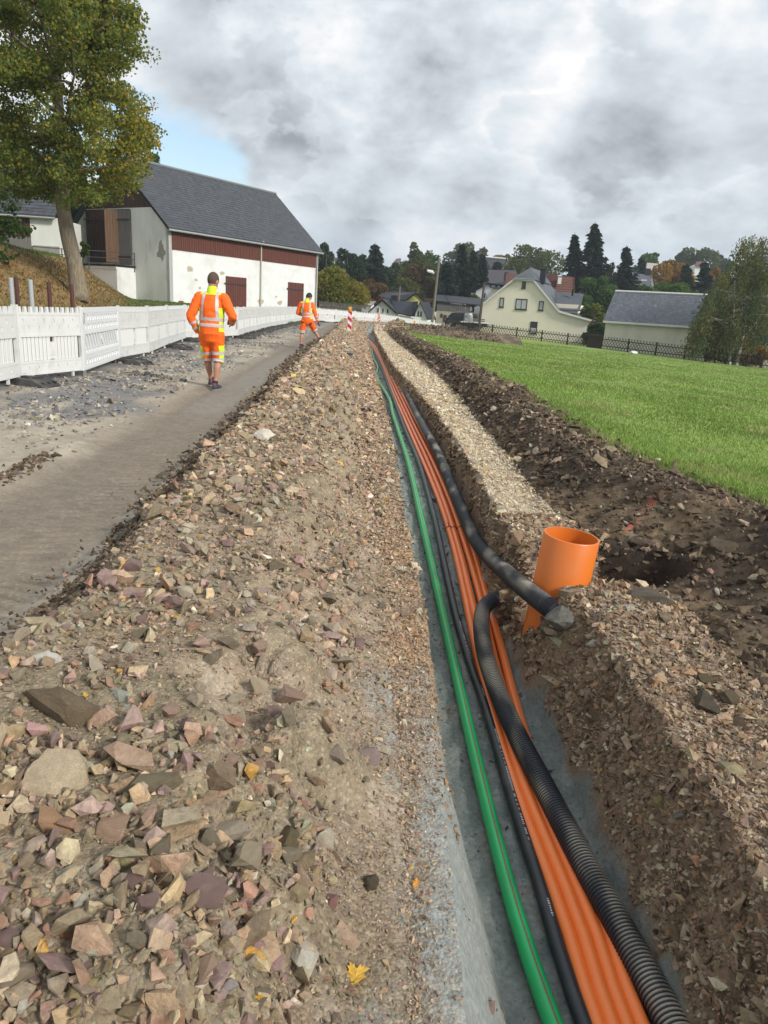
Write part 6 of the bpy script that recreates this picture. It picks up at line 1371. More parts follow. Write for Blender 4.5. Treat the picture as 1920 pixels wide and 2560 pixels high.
labels = ['white crenellated barrier panel cut by the left picture edge', 'weathered white barrier panel with a square hole, second from the left edge', 'bright white barrier panel with slanting slots and rounded hollows', 'white crenellated barrier panel right of the slotted one',
          'white barrier panel turned away beside the slotted panel row, fifth from the left edge', 'white crenellated barrier panel sixth from the left edge', 'white barrier panel just left of the nearer worker']
pa = barrier_a(labels[0], m_white); pb = barrier_b(labels[2], m_white2); first = True
for i in range(len(allj)-1):
    if i == 0: o = pa
    elif i == 2: o = pb
    else:
        o = copy_tree(pa)
        o['label'] = labels[i] if i < len(labels) else ('white barrier panel in the row behind the nearer worker, in front of the barn' if i < 18 else 'white barrier panel in the receding row between the two workers' if i < 25 else 'white barrier panel in the far row before the white house')
    set_panel(o, allj[i], allj[i+1])
# black rubber feet
def foot_obj(label):
    root = empty('rubber_ballast', (0, 0, 0), label, 'barrier foot', 'black rubber feet under the barriers')
    b = MB(); pr_ = [(-.42, 0), (-.42, .03), (-.24, .115), (.24, .115), (.42, .03), (.42, 0)]
    b.prism([(x, -.20, z) for x, z in pr_], (0, .40, 0)); o = b.build('base', m_rub, root, local=True)
    bv = o.modifiers.new('bevel', 'BEVEL'); bv.width = .012; bv.segments = 2
    b = MB(); b.box((0, 0, .122), (.36, .12, .03)); b.box((-.13, 0, .128), (.05, .30, .022)); b.box((.13, 0, .128), (.05, .30, .022)); b.build('socket_ridge', m_rub, root, local=True)
    b = MB()
    for sx in (-1, 1):
        for y_ in (-.12, 0, .12): b.box((sx*.33, y_, .074), (.14, .03, .02))
    b.build('tread_rib', m_rub, root, local=True)
    return root
f0 = foot_obj('black rubber barrier foot at the left edge of the road'); fl = ['black rubber barrier foot at the left edge of the road', 'black rubber barrier foot below the slotted white panel', 'black rubber barrier foot left of the nearer worker']
nf = 0
for i in range(1, len(allj)-3):
    if i in (2, 4): continue
    o = f0 if nf == 0 else copy_tree(f0)
    o['label'] = fl[nf] if nf < 3 else ('black rubber barrier foot in the row just beyond the nearer worker' if nf < 10 else 'small far black rubber foot under the receding barrier row')
    p = allj[i]; x = p[0]+(.25 if nf else .12); o.location = (x, p[1]-.02, float(z_road(x, p[1]))-.01 if p[1] < 60 else p[2]-.1); o.rotation_euler = (0, 0, R(-14 if nf < 3 else random.uniform(-12, 8))); o.scale = (1.0, 1, 1); nf += 1

# posts on the verge behind the barrier
m_gpost = mat('grey_post', (.36, .38, .40), .6, .08, 6, .2, 40, stretch=(3, 3, .4)); m_bpost = mat('brown_post', (.085, .035, .028), .7, .12, 8, .3, 50, stretch=(3, 3, .4))
for px, top_, bot_, Y, m, lab in ((26, 694, 752, 12.6, m_gpost, 'grey metal post behind the barrier, leftmost of the five posts'), (39, 692, 751, 13.6, m_bpost, 'rusty brown post just right of the leftmost grey post'), (75, 699, 768, 12.4, m_gpost, 'grey metal post standing between two brown posts'), (121, 704, 764, 13.0, m_bpost, 'rusty brown post in the middle of the verge, fourth of five'), (178, 710, 772, 13.4, m_bpost, 'rusty brown post nearest the tree trunk')):
    t = at(px, top_, Y); b = MB(); z0 = float(z_left(t[0], Y))-.2; b.tube([(t[0], t[1], z0), (t[0]+.004, t[1], t[2]-.01), (t[0]+.004, t[1], t[2])], [.036, .036, .030], 12)
    solo('post', b, m, lab, 'post', smooth=False, group='posts on the verge behind the barrier')

# ------------------------------------------------------------------ beacons, signs
def beacon(px, top_, bot_, Y, wd, flip, label, h=1.0):
    t = at(px, top_, Y); bt = at(px, bot_, Y); base = (bt[0], bt[1], bt[2]-.12); H = t[2]-bt[2]
    root = empty('warning_beacon', base, label, 'warning beacon', 'red and white warning beacons')
    b = MB(); b.box((0, 0, .12+H/2), (wd, .035, H)); b.build('board', m_refl, root, local=True)
    sd = -1 if flip else 1; n_ = 3; st = H/(n_*2)
    for k in range(n_+1):
        z0 = .12+k*2*st-.05; w2 = wd/2-.004
        poly = [(-w2, z0), (w2, z0+sd*wd*.75), (w2, z0+sd*wd*.75+st), (-w2, z0+st)]
        lo, hi = .125, .12+H-.005; poly = [(x, min(max(z, lo), hi)) for x, z in poly]
        if max(z for x, z in poly)-min(z for x, z in poly) < .03: continue
        b = MB(); b.prism([(x, -.0195, z) for x, z in poly], (0, -.003, 0)); b.build('stripe', m_red, root, local=True)
    b = MB(); b.cyl((0, 0, .12+H), .05, .03, 12); b.box((0, 0, .12+H+.03), (.12, .06, .06)); b.build('lamp_housing', mat('lamp_yellow', (.55, .33, .02), .5), root, local=True)
    b = MB(); b.tube([(0, -.045, .12+H+.12), (0, .045, .12+H+.12)], .085, 16); b.build('lamp_lens', m_amber, root, local=True)
    b = MB(); b.box((0, 0, .06), (.34, .40, .11)); b.box((0, 0, .12), (.16, .16, .06)); b.build('foot', m_rub, root, local=True)
    return root
beacon(873, 777, 832, 35, .20, True, 'red and white striped warning beacon standing on the end of the heap')
beacon(946, 791, 815, 59, .26, False, 'smaller faded warning beacon in front of the far white barrier row')
beacon(1035, 808, 822, 61, .30, False, 'faded warning beacon almost hidden behind the far dirt heap')
# ------------------------------------------------------------------ the two workers
def capsule(b, p0, p1, r0, r1, seg=14, fl=None):
    """tapered rounded limb piece; fl = (axis vector, factor) flattens it"""
    p0 = np.array(p0, float); p1 = np.array(p1, float); d = p1-p0; L_ = np.linalg.norm(d); d = d/L_ if L_ > 1e-6 else np.array([0, 0, 1.0])
    path, rr = [], []
    for t_ in (-1, -.9, -.6, 0): path.append(p0+d*r0*t_); rr.append(max(.002, r0*math.sqrt(max(0, 1-t_*t_))))
    for t_ in (0, .6, .9, 1): path.append(p1+d*r1*t_); rr.append(max(.002, r1*math.sqrt(max(0, 1-t_*t_))))
    path = [path[i] for i in range(8) if i != 4 or L_ > 1e-3]; rr = rr if L_ > 1e-3 else rr[:4]+rr[5:]
    k0 = len(b.v); b.tube(path, rr, seg)
    if fl is not None:
        ax = np.array(fl[0], float); ax /= np.linalg.norm(ax); c = (p0+p1)/2
        for i in range(k0, len(b.v)): v = np.array(b.v[i]); b.v[i] = tuple(v-ax*((v-c) @ ax)*(1-fl[1]))
def ellipsoid(b, c, r, rx=0.0, rz=0.0, ns=12, nr=9):
    k0 = len(b.v); b.tube([(0, 0, -math.cos(math.pi*i/nr)) for i in range(nr+1)], [max(.01, math.sin(math.pi*i/nr)) for i in range(nr+1)], ns)
    Rm = Matrix.Rotation(rz, 3, 'Z') @ Matrix.Rotation(rx, 3, 'X')
    for i in range(k0, len(b.v)): v = Rm @ Vector((b.v[i][0]*r[0], b.v[i][1]*r[1], b.v[i][2]*r[2])); b.v[i] = (v.x+c[0], v.y+c[1], v.z+c[2])
def fuse(b, name, m, parent, voxel=.014, it=6, wr=None):
    """one continuous skin over overlapping volumes"""
    o = b.build(name+'_tmp', m, None); r_ = o.modifiers.new('r', 'REMESH'); r_.mode = 'VOXEL'; r_.voxel_size = voxel; s_ = o.modifiers.new('s', 'SMOOTH'); s_.iterations = it; s_.factor = .5
    bpy.context.view_layer.update(); dg = bpy.context.evaluated_depsgraph_get(); me = bpy.data.meshes.new_from_object(o.evaluated_get(dg)); old = o.data; bpy.data.objects.remove(o); bpy.data.meshes.remove(old)
    me.name = name; me.materials.clear(); me.materials.append(m)
    if wr:
        n = len(me.vertices); co = np.empty(n*3, np.float32); me.vertices.foreach_get('co', co); co = co.reshape(-1, 3); no = np.empty(n*3, np.float32); me.vertices.foreach_get('normal', no); no = no.reshape(-1, 3)
        f_ = fbm(co[:, 0]*wr[1]+co[:, 2]*wr[1]*.9+3, co[:, 2]*wr[1]*1.5-co[:, 0]*wr[1]*.5+co[:, 1]*wr[1], 3); me.vertices.foreach_set('co', (co+no*(f_*wr[0])[:, None]).astype(np.float32).ravel())
    me.polygons.foreach_set('use_smooth', [True]*len(me.polygons)); me.update(); return link(name, me, parent)
def patch(src, name, m, parent, planes, off=.004):
    """sewn-on panel: the garment's own surface inside some planes, lifted off by a few mm"""
    bm = bmesh.new(); bm.from_mesh(src.data)
    for co, no in planes: bmesh.ops.bisect_plane(bm, geom=bm.verts[:]+bm.edges[:]+bm.faces[:], plane_co=co, plane_no=no, clear_outer=True, dist=1e-5)
    bm.normal_update()
    for v in bm.verts: v.co += v.normal*off
    if not bm.faces: bm.free(); return None
    me = bpy.data.meshes.new(name); bm.to_mesh(me); bm.free(); me.materials.clear(); me.materials.append(m); me.polygons.foreach_set('use_smooth', [True]*len(me.polygons)); return link(name, me, parent)
def trim(o, planes):
    bm = bmesh.new(); bm.from_mesh(o.data)
    for co, no in planes: bmesh.ops.bisect_plane(bm, geom=bm.verts[:]+bm.edges[:]+bm.faces[:], plane_co=co, plane_no=no, clear_outer=True)
    bm.to_mesh(o.data); bm.free()
m_hiv = mat('hi_vis_orange', (.90, .135, .008), .75, .06, 6, .25, 60); m_hivy = mat('hi_vis_yellow', (.60, .80, .03), .75, .05, 6, .2, 60); m_rstr = mat('reflective_tape', (.52, .45, .43), .45, .05, 8, .1, 80)
m_skin = mat('skin', (.40, .205, .135), .55, .08, 9, .05, 80); m_hair1 = mat('cropped_hair', (.085, .052, .038), .8, .2, 60); m_hair2 = mat('black_hair', (.012, .011, .011), .6, .2, 60, .4, 120)
m_shoe = mat('dark_shoe', (.035, .04, .05), .7, .2, 8, .2, 60); m_sole = mat('grey_sole', (.20, .21, .21), .8, .1); m_rede = mat('red_shoe_trim', (.35, .03, .035), .7, .1); m_glove = mat('black_glove', (.014, .014, .018), .8, .2, 20, .2, 60); m_pkt = mat('navy_pocket', (.03, .03, .045), .8, .1)
def hand(b, w, tip, side, curl=.5, s=1.0):
    """palm, four bent fingers of unequal length and a thumb leaving the side of the palm"""
    w = np.array(w, float); d = np.array(tip, float)-w; d /= np.linalg.norm(d); sd = np.array(side, float); sd -= d*(sd @ d); sd /= np.linalg.norm(sd); nr = np.cross(d, sd)
    capsule(b, w, w+d*.075*s, .027*s, .034*s, 10, (nr, .55))
    for k, (o_, l_) in enumerate(((-.030, .068), (-.010, .078), (.010, .073), (.028, .056))):
        p0 = w+d*.085*s+sd*o_*s; d1 = d*math.cos(curl*.5)+nr*math.sin(curl*.5); p1 = p0+d1*l_*.5*s; d2 = d*math.cos(curl*1.4)+nr*math.sin(curl*1.4); p2 = p1+d2*l_*.5*s
        capsule(b, p0, p1, .0095*s, .009*s, 8); capsule(b, p1, p2, .009*s, .0075*s, 8)
    p0 = w+d*.03*s-sd*.03*s; p1 = p0+(d*.6-sd*.6+nr*.3)*.042*s; capsule(b, p0, p1, .012*s, .010*s, 8); capsule(b, p1, p1+(d*.9-sd*.1+nr*.4)*.030*s, .010*s, .008*s, 8)
def worker(label, loc, rz, P_, hair, scale=1.0):
    root = empty('person', loc, label, 'person', None, rz); root.scale = (scale,)*3; A_ = lambda k: np.array(P_[k], float)
    hc, nk, hd = A_('hip'), A_('neck'), A_('head'); ax = (nk-hc)/np.linalg.norm(nk-hc); tp_ = lambda f, x=0, y=0: tuple(hc+(nk-hc)*f+np.array([x, y, 0]))
    # body
    b = MB()
    hr = P_.get('headrot', (0, 0)); hdir = Matrix.Rotation(hr[1], 3, 'Z') @ Matrix.Rotation(hr[0], 3, 'X'); hv = lambda x, y, z: tuple(hd+np.array((hdir @ Vector((x, y, z)))[:]))
    ellipsoid(b, hv(0, 0, .02), (.080, .100, .115), hr[0], hr[1]); capsule(b, hv(0, .03, -.05), hv(0, .06, -.085), .062, .042); capsule(b, hv(0, .085, -.01), hv(0, .115, -.035), .012, .016, 8); ellipsoid(b, hv(0, .07, .03), (.062, .045, .03), hr[0], hr[1]); ellipsoid(b, hv(0, .085, -.065), (.026, .02, .010), hr[0], hr[1])
    for s_ in (-1, 1): ellipsoid(b, hv(s_*.083, -.008, -.005), (.012, .024, .033), hr[0], hr[1]); ellipsoid(b, hv(s_*.032, .094, .012), (.014, .008, .008), hr[0], hr[1])
    capsule(b, tp_(.96), hv(0, -.015, -.06), .066, .060); capsule(b, tp_(.0), tp_(.5), .10, .10); capsule(b, tp_(.5), tp_(.80), .10, .085)
    for s_ in ('L', 'R'):
        capsule(b, A_('hip'+s_), A_('knee'+s_), .080, .058); kn, an = A_('knee'+s_), A_('ank'+s_); cf = kn+(an-kn)*.32+np.array([0, -.022, 0]); capsule(b, kn, cf, .054, .060); capsule(b, cf, kn+(an-kn)*.75, .060, .040); capsule(b, kn+(an-kn)*.7, an, .040, .036)
        capsule(b, A_('sh'+s_), A_('el'+s_), .052, .042); capsule(b, A_('el'+s_), A_('wr'+s_), .042, .030)
        if not P_.get('glove'+s_): hand(b, A_('wr'+s_), A_('tip'+s_), P_.get('side'+s_, (0, 1, 0)), .6)
    fuse(b, 'body', m_skin, root, .011, 4)
    for s_ in ('L', 'R'):
        if P_.get('glove'+s_): b = MB(); hand(b, A_('wr'+s_), A_('tip'+s_), P_.get('side'+s_, (0, 1, 0)), .7, 1.12); fuse(b, 'glove', m_glove, root, .008, 2)
    b = MB(); q = .006 if hair is m_hair1 else .016; ellipsoid(b, hv(0, -.008, .034), (.082+q*.6, .100+q, .112+q), hr[0], hr[1], 20, 16); h_ = fuse(b, 'hair', hair, root, .011, 2, (.006 if hair is m_hair2 else .001, 30))
    fwd = np.array((hdir @ Vector((0, 1, 0)))[:]); upv = np.array((hdir @ Vector((0, 0, 1)))[:]); trim(h_, [(tuple(hd+upv*-.045), tuple(-upv)), (tuple(hd+upv*.05+fwd*.045), tuple((fwd-upv*.9)/1.35))])
    # jacket
    b = MB(); W_ = P_.get('bulk', 1.0)
    capsule(b, tp_(-.10), tp_(.22), .178*W_, .170*W_, 18, ((0, 1, 0), .80)); capsule(b, tp_(.2), tp_(.62), .168*W_, .178*W_, 18, ((0, 1, 0), .80)); capsule(b, tp_(.62, -.055), tp_(.62, .055), .165, .165, 16, ((0, 1, 0), .78))
    capsule(b, A_('shL')*.72+np.array(tp_(.86))*.28, A_('shR')*.72+np.array(tp_(.86))*.28, .085, .085, 16); capsule(b, tp_(.8), tp_(.97), .135, .085, 16, ((0, 1, 0), .85))
    jk = fuse(b, 'jacket', m_hiv, root, .014, 8, (.012, 7)); hem = np.array(tp_(-.09)); trim(jk, [(tuple(hem), tuple(-ax)), (tuple(tp_(1.02)), tuple(ax))])
    b = MB(); capsule(b, tp_(.95), tuple(np.array(tp_(1.0))*.45+np.array(hv(0, -.015, -.06))*.55), .086, .074, 16); co_ = fuse(b, 'collar', m_hivy, root, .010, 3); trim(co_, [(tuple(np.array(tp_(1.0))*.45+np.array(hv(0, -.015, -.06))*.55+ax*.03), tuple(ax))])
    rgt = P_.get('right', (1, 0, 0)); rgt = np.array(rgt, float); T = lambda f, x=0.: tuple(np.array(tp_(f))+rgt*x)
    patch(jk, 'yoke', m_hivy, root, [(T(.925), tuple(-ax))], .003)
    for s_ in (-1, 1): patch(jk, 'side_panel', m_hivy, root, [(T(0, s_*(.128 if s_ > 0 else .140)*W_), tuple(-rgt*s_)), (T(.60), tuple(ax)), (T(.0), tuple(-ax))], .003)
    for f0, f1 in ((.105, .19), (.26, .345)): patch(jk, 'reflective_stripe', m_rstr, root, [(T(f0), tuple(-ax)), (T(f1), tuple(ax))], .006)
    for s_ in (-1, 1):
        n1 = rgt*s_+ax*.06; n1 /= np.linalg.norm(n1); patch(jk, 'reflective_stripe', m_rstr, root, [(T(.35, s_*.100), tuple(-n1)), (T(.35, s_*.147), tuple(n1)), (T(.345), tuple(-ax))], .0055)
    for s_ in ('L', 'R'):
        b = MB(); sh, el, wr = A_('sh'+s_), A_('el'+s_), A_('wr'+s_); capsule(b, sh*.9+np.array(tp_(.85))*.1, el, .085*W_**.5, .070, 14); capsule(b, el, wr*.93+el*.07, .070, .052, 14); sv = fuse(b, 'sleeve', m_hiv, root, .013, 6, (.010, 9)); dw = (wr-el)/np.linalg.norm(wr-el); trim(sv, [(tuple(wr), tuple(dw))])
        for f0, f1 in ((.30, .46), (.66, .82)): patch(sv, 'reflective_stripe', m_rstr, root, [(tuple(el+(wr-el)*f0), tuple(-dw)), (tuple(el+(wr-el)*f1), tuple(dw))], .005)
        b = MB(); b.tube([wr-dw*.02, wr+dw*.012], [.050, .046], 14); b.build('cuff', m_hiv, root, local=True, smooth=True)
    # shorts: one garment with two open legs
    b = MB(); capsule(b, tuple(hc+np.array([0, 0, .06])), tuple(hc+np.array([0, 0, -.05])), .148*W_, .158*W_, 18, ((0, 1, 0), .86))
    for s_ in ('L', 'R'): hp_, kn, an = A_('hip'+s_), A_('knee'+s_), A_('ank'+s_); capsule(b, hp_, kn, .116, .088, 16); capsule(b, kn, kn+(an-kn)*P_['cut']*1.3, .088, .092, 16)
    st = fuse(b, 'shorts', m_hiv, root, .013, 4, (.011, 8))
    for s_ in ('L', 'R'):
        kn, an, hp_ = A_('knee'+s_), A_('ank'+s_), A_('hip'+s_); dl = (an-kn)/np.linalg.norm(an-kn); mid = (A_('kneeL')+A_('kneeR'))/2; sg = 1 if s_ == 'R' else -1
        # open hem of each leg
        bm = bmesh.new(); bm.from_mesh(st.data); cp = kn+dl*np.linalg.norm(an-kn)*P_['cut']; doomed = [f for f in bm.faces if (np.array(f.calc_center_median()[:])-cp) @ dl > 0 and np.linalg.norm(np.array(f.calc_center_median()[:])-cp) < .22]
        bmesh.ops.delete(bm, geom=doomed, context='FACES'); bm.to_mesh(st.data); bm.free()
    for s_ in ('L', 'R'):
        kn, an, hp_ = A_('knee'+s_), A_('ank'+s_), A_('hip'+s_); sg = 1 if s_ == 'R' else -1; dl = (kn-hp_)/np.linalg.norm(kn-hp_); lat = rgt*sg; Lg = np.linalg.norm(kn-hp_); sepn = tuple(-lat); cen = (A_('hipL')+A_('hipR'))/2; mid = (A_('kneeL')+A_('kneeR'))/2
        mp = mid*.6+cen*.4; mp = tuple(mp)
        if P_['style'] == 1: patch(st, 'side_panel', m_hivy, root, [(tuple(kn+lat*.035), sepn), (tuple(hp_+dl*Lg*.42), tuple(-dl))], .003)
        bands = ((.66, .80), (.93, 1.06)) if P_['style'] == 1 else ((.74, 1.02),)
        for f0, f1 in bands: patch(st, 'reflective_stripe', m_rstr, root, [(tuple(hp_+dl*Lg*f0), tuple(-dl)), (tuple(hp_+dl*Lg*f1), tuple(dl)), (mp, sepn)], .006)
        if P_['style'] == 2:
            patch(st, 'pocket', m_pkt, root, [(tuple(hp_+dl*Lg*.06), tuple(-dl)), (tuple(hp_+dl*Lg*.17), tuple(dl)), (tuple(hp_-lat*.02), sepn), (tuple(hp_+lat*.085), tuple(lat)), (tuple(hc+np.array([0, -.03, 0])), (0, 1, 0))], .004)
        # shoes
        ft = A_('toe'+s_); an = A_('ank'+s_); dt = ft-an; dt[2] = 0; dt /= np.linalg.norm(dt); heel = np.array([an[0], an[1], 0])-dt*.045; heel[2] = P_['sole'+s_]; toe = heel+dt*.235; b = MB(); z_ = np.array([0, 0, 1.0])
        capsule(b, heel+z_*.045, heel+dt*.10+z_*.05, .046, .046, 12); capsule(b, heel+dt*.09+z_*.045, toe+z_*.038, .050, .036, 12); capsule(b, heel+z_*.05+dt*.03, an+z_*.01, .046, .046, 12); sh_ = fuse(b, 'shoe', m_shoe, root, .010, 3); trim(sh_, [(tuple(heel+z_*.016), (0, 0, -1)), (tuple(an+z_*.028), (0, 0, 1))])
        b = MB(); side = np.array([dt[1], -dt[0], 0]); pl = [heel+dt*x+side*y for x, y in ((-.05, -.02), (-.02, -.045), (.10, -.045), (.18, -.052), (.25, -.03), (.27, 0), (.25, .035), (.18, .050), (.10, .042), (-.02, .045), (-.05, .02))]; b.prism([p+z_*.0 for p in pl], (0, 0, .026)); b.build('sole', m_sole, sh_, local=True)
        b = MB(); b.tube([an+z_*-.02-dt*.045, an+z_*.025-dt*.046], [.022, .012], 8); b.build('heel_tab', m_rede, sh_, local=True)
        b = MB(); b.tube([an-z_*.01, an+z_*.055], [.044, .043], 12); b.build('sock', m_glove, root, local=True, smooth=True)
    return root
p1_ = onz(530, 968, 0)
worker('stocky worker in orange hi-vis jacket and shorts walking away with a hand at his pocket', (p1_[0], p1_[1], float(z_road(p1_[0], p1_[1]))), R(-2), dict(
    hip=(0, .0, .92), neck=(.0, .04, 1.52), head=(.01, .075, 1.675), headrot=(R(-14), R(-18)), bulk=1.12,
    hipL=(-.095, 0, .88), kneeL=(-.105, .12, .49), ankL=(-.075, .22, .13), toeL=(-.10, .45, .0), soleL=.035, hipR=(.095, 0, .88), kneeR=(.10, .03, .49), ankR=(.075, -.07, .10), toeR=(.10, .2, 0), soleR=0.0,
    shL=(-.215, .02, 1.43), elL=(-.325, -.05, 1.14), wrL=(-.235, .04, .905), tipL=(-.19, .10, .80), sideL=(0, 1, 0), shR=(.215, .03, 1.43), elR=(.345, -.03, 1.17), wrR=(.275, .20, 1.06), tipR=(.18, .28, 1.07), sideR=(0, .2, 1), gloveR=True, cut=.12, style=1), m_hair1, 1.0)
p2w = onz(752, 868, 0)
worker('slim dark-haired worker in orange hi-vis stepping onto the spoil heap, looking down', (p2w[0]+.12, p2w[1], float(z_road(p2w[0], p2w[1]))), R(-6), dict(
    hip=(.06, .03, .93), neck=(.01, .10, 1.50), head=(.055, .175, 1.625), headrot=(R(-38), R(-28)), bulk=.98,
    hipL=(-.035, .02, .89), kneeL=(-.10, .03, .49), ankL=(-.11, -.06, .10), toeL=(-.02, .2, 0), soleL=0.0, hipR=(.155, .03, .89), kneeR=(.30, .22, .56), ankR=(.46, .20, .33), toeR=(.62, .40, .2), soleR=.235,
    shL=(-.195, .10, 1.41), elL=(-.275, .10, 1.12), wrL=(-.12, .30, 1.06), tipL=(0, .38, 1.05), sideL=(0, 0, 1), gloveL=True, shR=(.215, .10, 1.41), elR=(.315, .06, 1.13), wrR=(.40, .10, .90), tipR=(.42, .14, .78), sideR=(0, 1, 0), gloveR=True, cut=.02, style=2), m_hair2, 1.0)
# ------------------------------------------------------------------ stones
SMALL = [hull_rock(i, 6, (1, .85, .7), .12) for i in range(18)]
MID = [hull_rock(50+i, 11, (1, .8, .6), .3) for i in range(12)]
PAL = {
    'heap': np.array([(.36, .245, .175), (.25, .17, .155), (.40, .29, .19), (.27, .20, .125), (.46, .37, .26), (.30, .175, .125), (.20, .145, .10), (.33, .24, .205), (.55, .48, .38), (.24, .20, .14), (.47, .27, .07), (.29, .28, .225)]),
    'heapw': np.array([14, 10, 14, 14, 7, 8, 11, 9, 3.5, 9, .7, 4]),
    'strip': np.array([(.60, .51, .35), (.70, .63, .47), (.50, .40, .27), (.36, .28, .24), (.55, .41, .24), (.76, .70, .57)]), 'stripw': np.array([8, 6, 7, 4, 4, 2]),
    'rim': np.array([(.36, .26, .19), (.28, .20, .165), (.42, .32, .24), (.48, .40, .32), (.22, .15, .11), (.38, .22, .14), (.18, .125, .09), (.55, .5, .42)]), 'rimw': np.array([10, 9, 7, 4, 9, 5, 8, 2]),
    'soil': np.array([(.085, .063, .045), (.13, .097, .066), (.185, .138, .09), (.24, .185, .125), (.34, .27, .19), (.36, .24, .17), (.47, .42, .34)]), 'soilw': np.array([16, 15, 12, 5, 1.5, .9, .7]),
    'clay': np.array([(.26, .215, .145), (.33, .275, .185), (.21, .17, .115), (.29, .24, .19), (.38, .32, .22)]), 'clayw': np.array([8, 7, 5, 4, 2]),
    'sand': np.array([(.17, .195, .185), (.22, .25, .235), (.12, .135, .125), (.30, .25, .19), (.27, .30, .29)]), 'sandw': np.array([8, 7, 5, 1, 3]),
    'road': np.array([(.22, .22, .21), (.13, .135, .14), (.33, .29, .23), (.42, .38, .31), (.27, .23, .18), (.17, .175, .185), (.5, .46, .38)]), 'roadw': np.array([7, 7, 7, 5, 7, 6, 1.5]),
}
m_stone = matcol('stone', .92, 45, .38, .9, 70, dust=(.33, .28, .21), dscale=16, damt=.28)
m_hero = matcol('large_stone', .9, 30, .35, .9, 60, dust=(.33, .28, .21), dscale=7, damt=.35)
m_clod = matcol('earth_clod', 1.0, 35, .35, 1.0, 60)
def merge(protos, pos, rad, cols, flat=.8):
    """numpy-merged stones: random spin, slight flattening"""
    VV, FF, CC = [], [], []; off = 0; n = len(pos); which = rng.integers(0, len(protos), n)
    for k, (V, F) in enumerate(protos):
        i = np.where(which == k)[0]
        if not len(i): continue
        q = rng.normal(size=(len(i), 4)); q /= np.linalg.norm(q, axis=1)[:, None]; w, x, y, z = q.T
        Rm = np.stack([1-2*(y*y+z*z), 2*(x*y-z*w), 2*(x*z+y*w), 2*(x*y+z*w), 1-2*(x*x+z*z), 2*(y*z-x*w), 2*(x*z-y*w), 2*(y*z+x*w), 1-2*(x*x+y*y)], -1).reshape(-1, 3, 3)
        sc = rad[i, None]*(1+.25*rng.normal(size=(len(i), 3))).clip(.5, 1.6)
        P_ = np.einsum('nij,nvj->nvi', Rm, V[None]*sc[:, None, :]); P_[:, :, 2] *= flat
        VV.append((P_+pos[i][:, None, :]).reshape(-1, 3)); nv = len(V)
        FF.append((F[None]+(off+np.arange(len(i))*nv)[:, None, None]).reshape(-1, 3)); off += len(i)*nv
        CC.append(np.repeat(cols[i], nv, 0))
    return np.concatenate(VV), np.concatenate(FF), np.concatenate(CC)
def pick(pal, n, var=.16):
    w = PAL[pal+'w']; c = PAL[pal][rng.choice(len(w), n, p=w/w.sum())]
    c = c*np.array([1.20, 1.19, 1.13]) if pal == 'heap' else c*np.array([.93, .92, .80]) if pal == 'rim' else c
    return np.clip(c*(1+var*rng.normal(size=(n, 1)))*(1+.03*rng.normal(size=(n, 3))), .01, .8)
def scatter(name, n, y, s, r, pal, m, protos=SMALL, zfun=zf, sink=.25, flat=.8, keep=None):
    x = s+cv('xL', y)
    if keep is not None: k = keep(s, x, y); x, y, s, r = x[k], y[k], s[k], r[k]
    z = zfun(x, y)+r*(flat*.55-sink)
    V, F, C = merge(protos, np.stack([x, y, z], -1), r, pick(pal, len(x)), flat)
    return link(name, tris_mesh(name, V, F, m, C), None, kind='stuff')
def dist(y, s): return np.sqrt(y*y+1.9+(s+.2)**2)
def sizes(n, d, k=.0030, lo=.005, hi=.04, sig=.45): return np.clip(np.clip(k*d, lo, hi)*np.exp(sig*rng.normal(size=n)), lo*.6, .09)
# heap: fine gravel, then coarse
n = 60000; y = logy(n, .75, 47, 1.1); s = rng.uniform(-1.60, -.12, n)
scatter('heap_gravel', n, y, s, sizes(n, dist(y, s), .0026, .004), 'heap', m_stone, keep=lambda s, x, y: (fbm(x*1.2+5, y*1.2, 3)+.5*rng.normal(size=len(x)) < .45) & ((lumps(x, y) < .035) | (rng.random(len(x)) < .25)))
n = 7500; y = logy(n, .8, 22, 1.35); s = rng.uniform(-1.62, -.35, n)
scatter('heap_rubble', n, y, s, np.clip(.0185*np.exp(.5*rng.normal(size=n))*(.85+.05*y), .01, .075), 'heap', m_stone, MID, sink=.08, flat=.92, keep=lambda s, x, y: (fbm(x*1.3+2, y*1.3+4, 3)+.25*rng.normal(size=len(x)) > -.10) | ((y < 1.7) & (s < -.5) & (rng.random(len(x)) < .7)))
n = 15000; y = logy(n, .8, 20, 1.15); s = rng.uniform(-1.6, -.2, n)
scatter('heap_crumbs', n, y, s, sizes(n, dist(y, s), .0030, .004, .03, .55), 'clay', m_clod, sink=.1, keep=lambda s, x, y: fbm(x*1.5+1, y*1.5+8, 3)+.35*rng.normal(size=len(x)) > -.05)
# strip of pea gravel left of the trench, and right strip
n = 20000; y = logy(n, .9, 46, .9); s = cv('sb', y)*rng.random(n)**.8*1.15+.0
scatter('strip_gravel', n, y, s, sizes(n, dist(y, s), .0024, .004, .03, .4), 'heap', m_stone, keep=lambda s, x, y: (rng.random(len(x)) < 1-.85*sm(-.16, -.02, s)*(1-sm(1.9, 2.7, y))))
n = 19000; y = logy(n, 4.6, 46, 1.0); u = rng.random(n); s = cv('wR', y)+(cv('sS', y)-cv('wR', y))*u*1.05
scatter('pale_gravel', n, y, s, sizes(n, dist(y, s), .0017, .005, .022, .4), 'strip', m_stone)
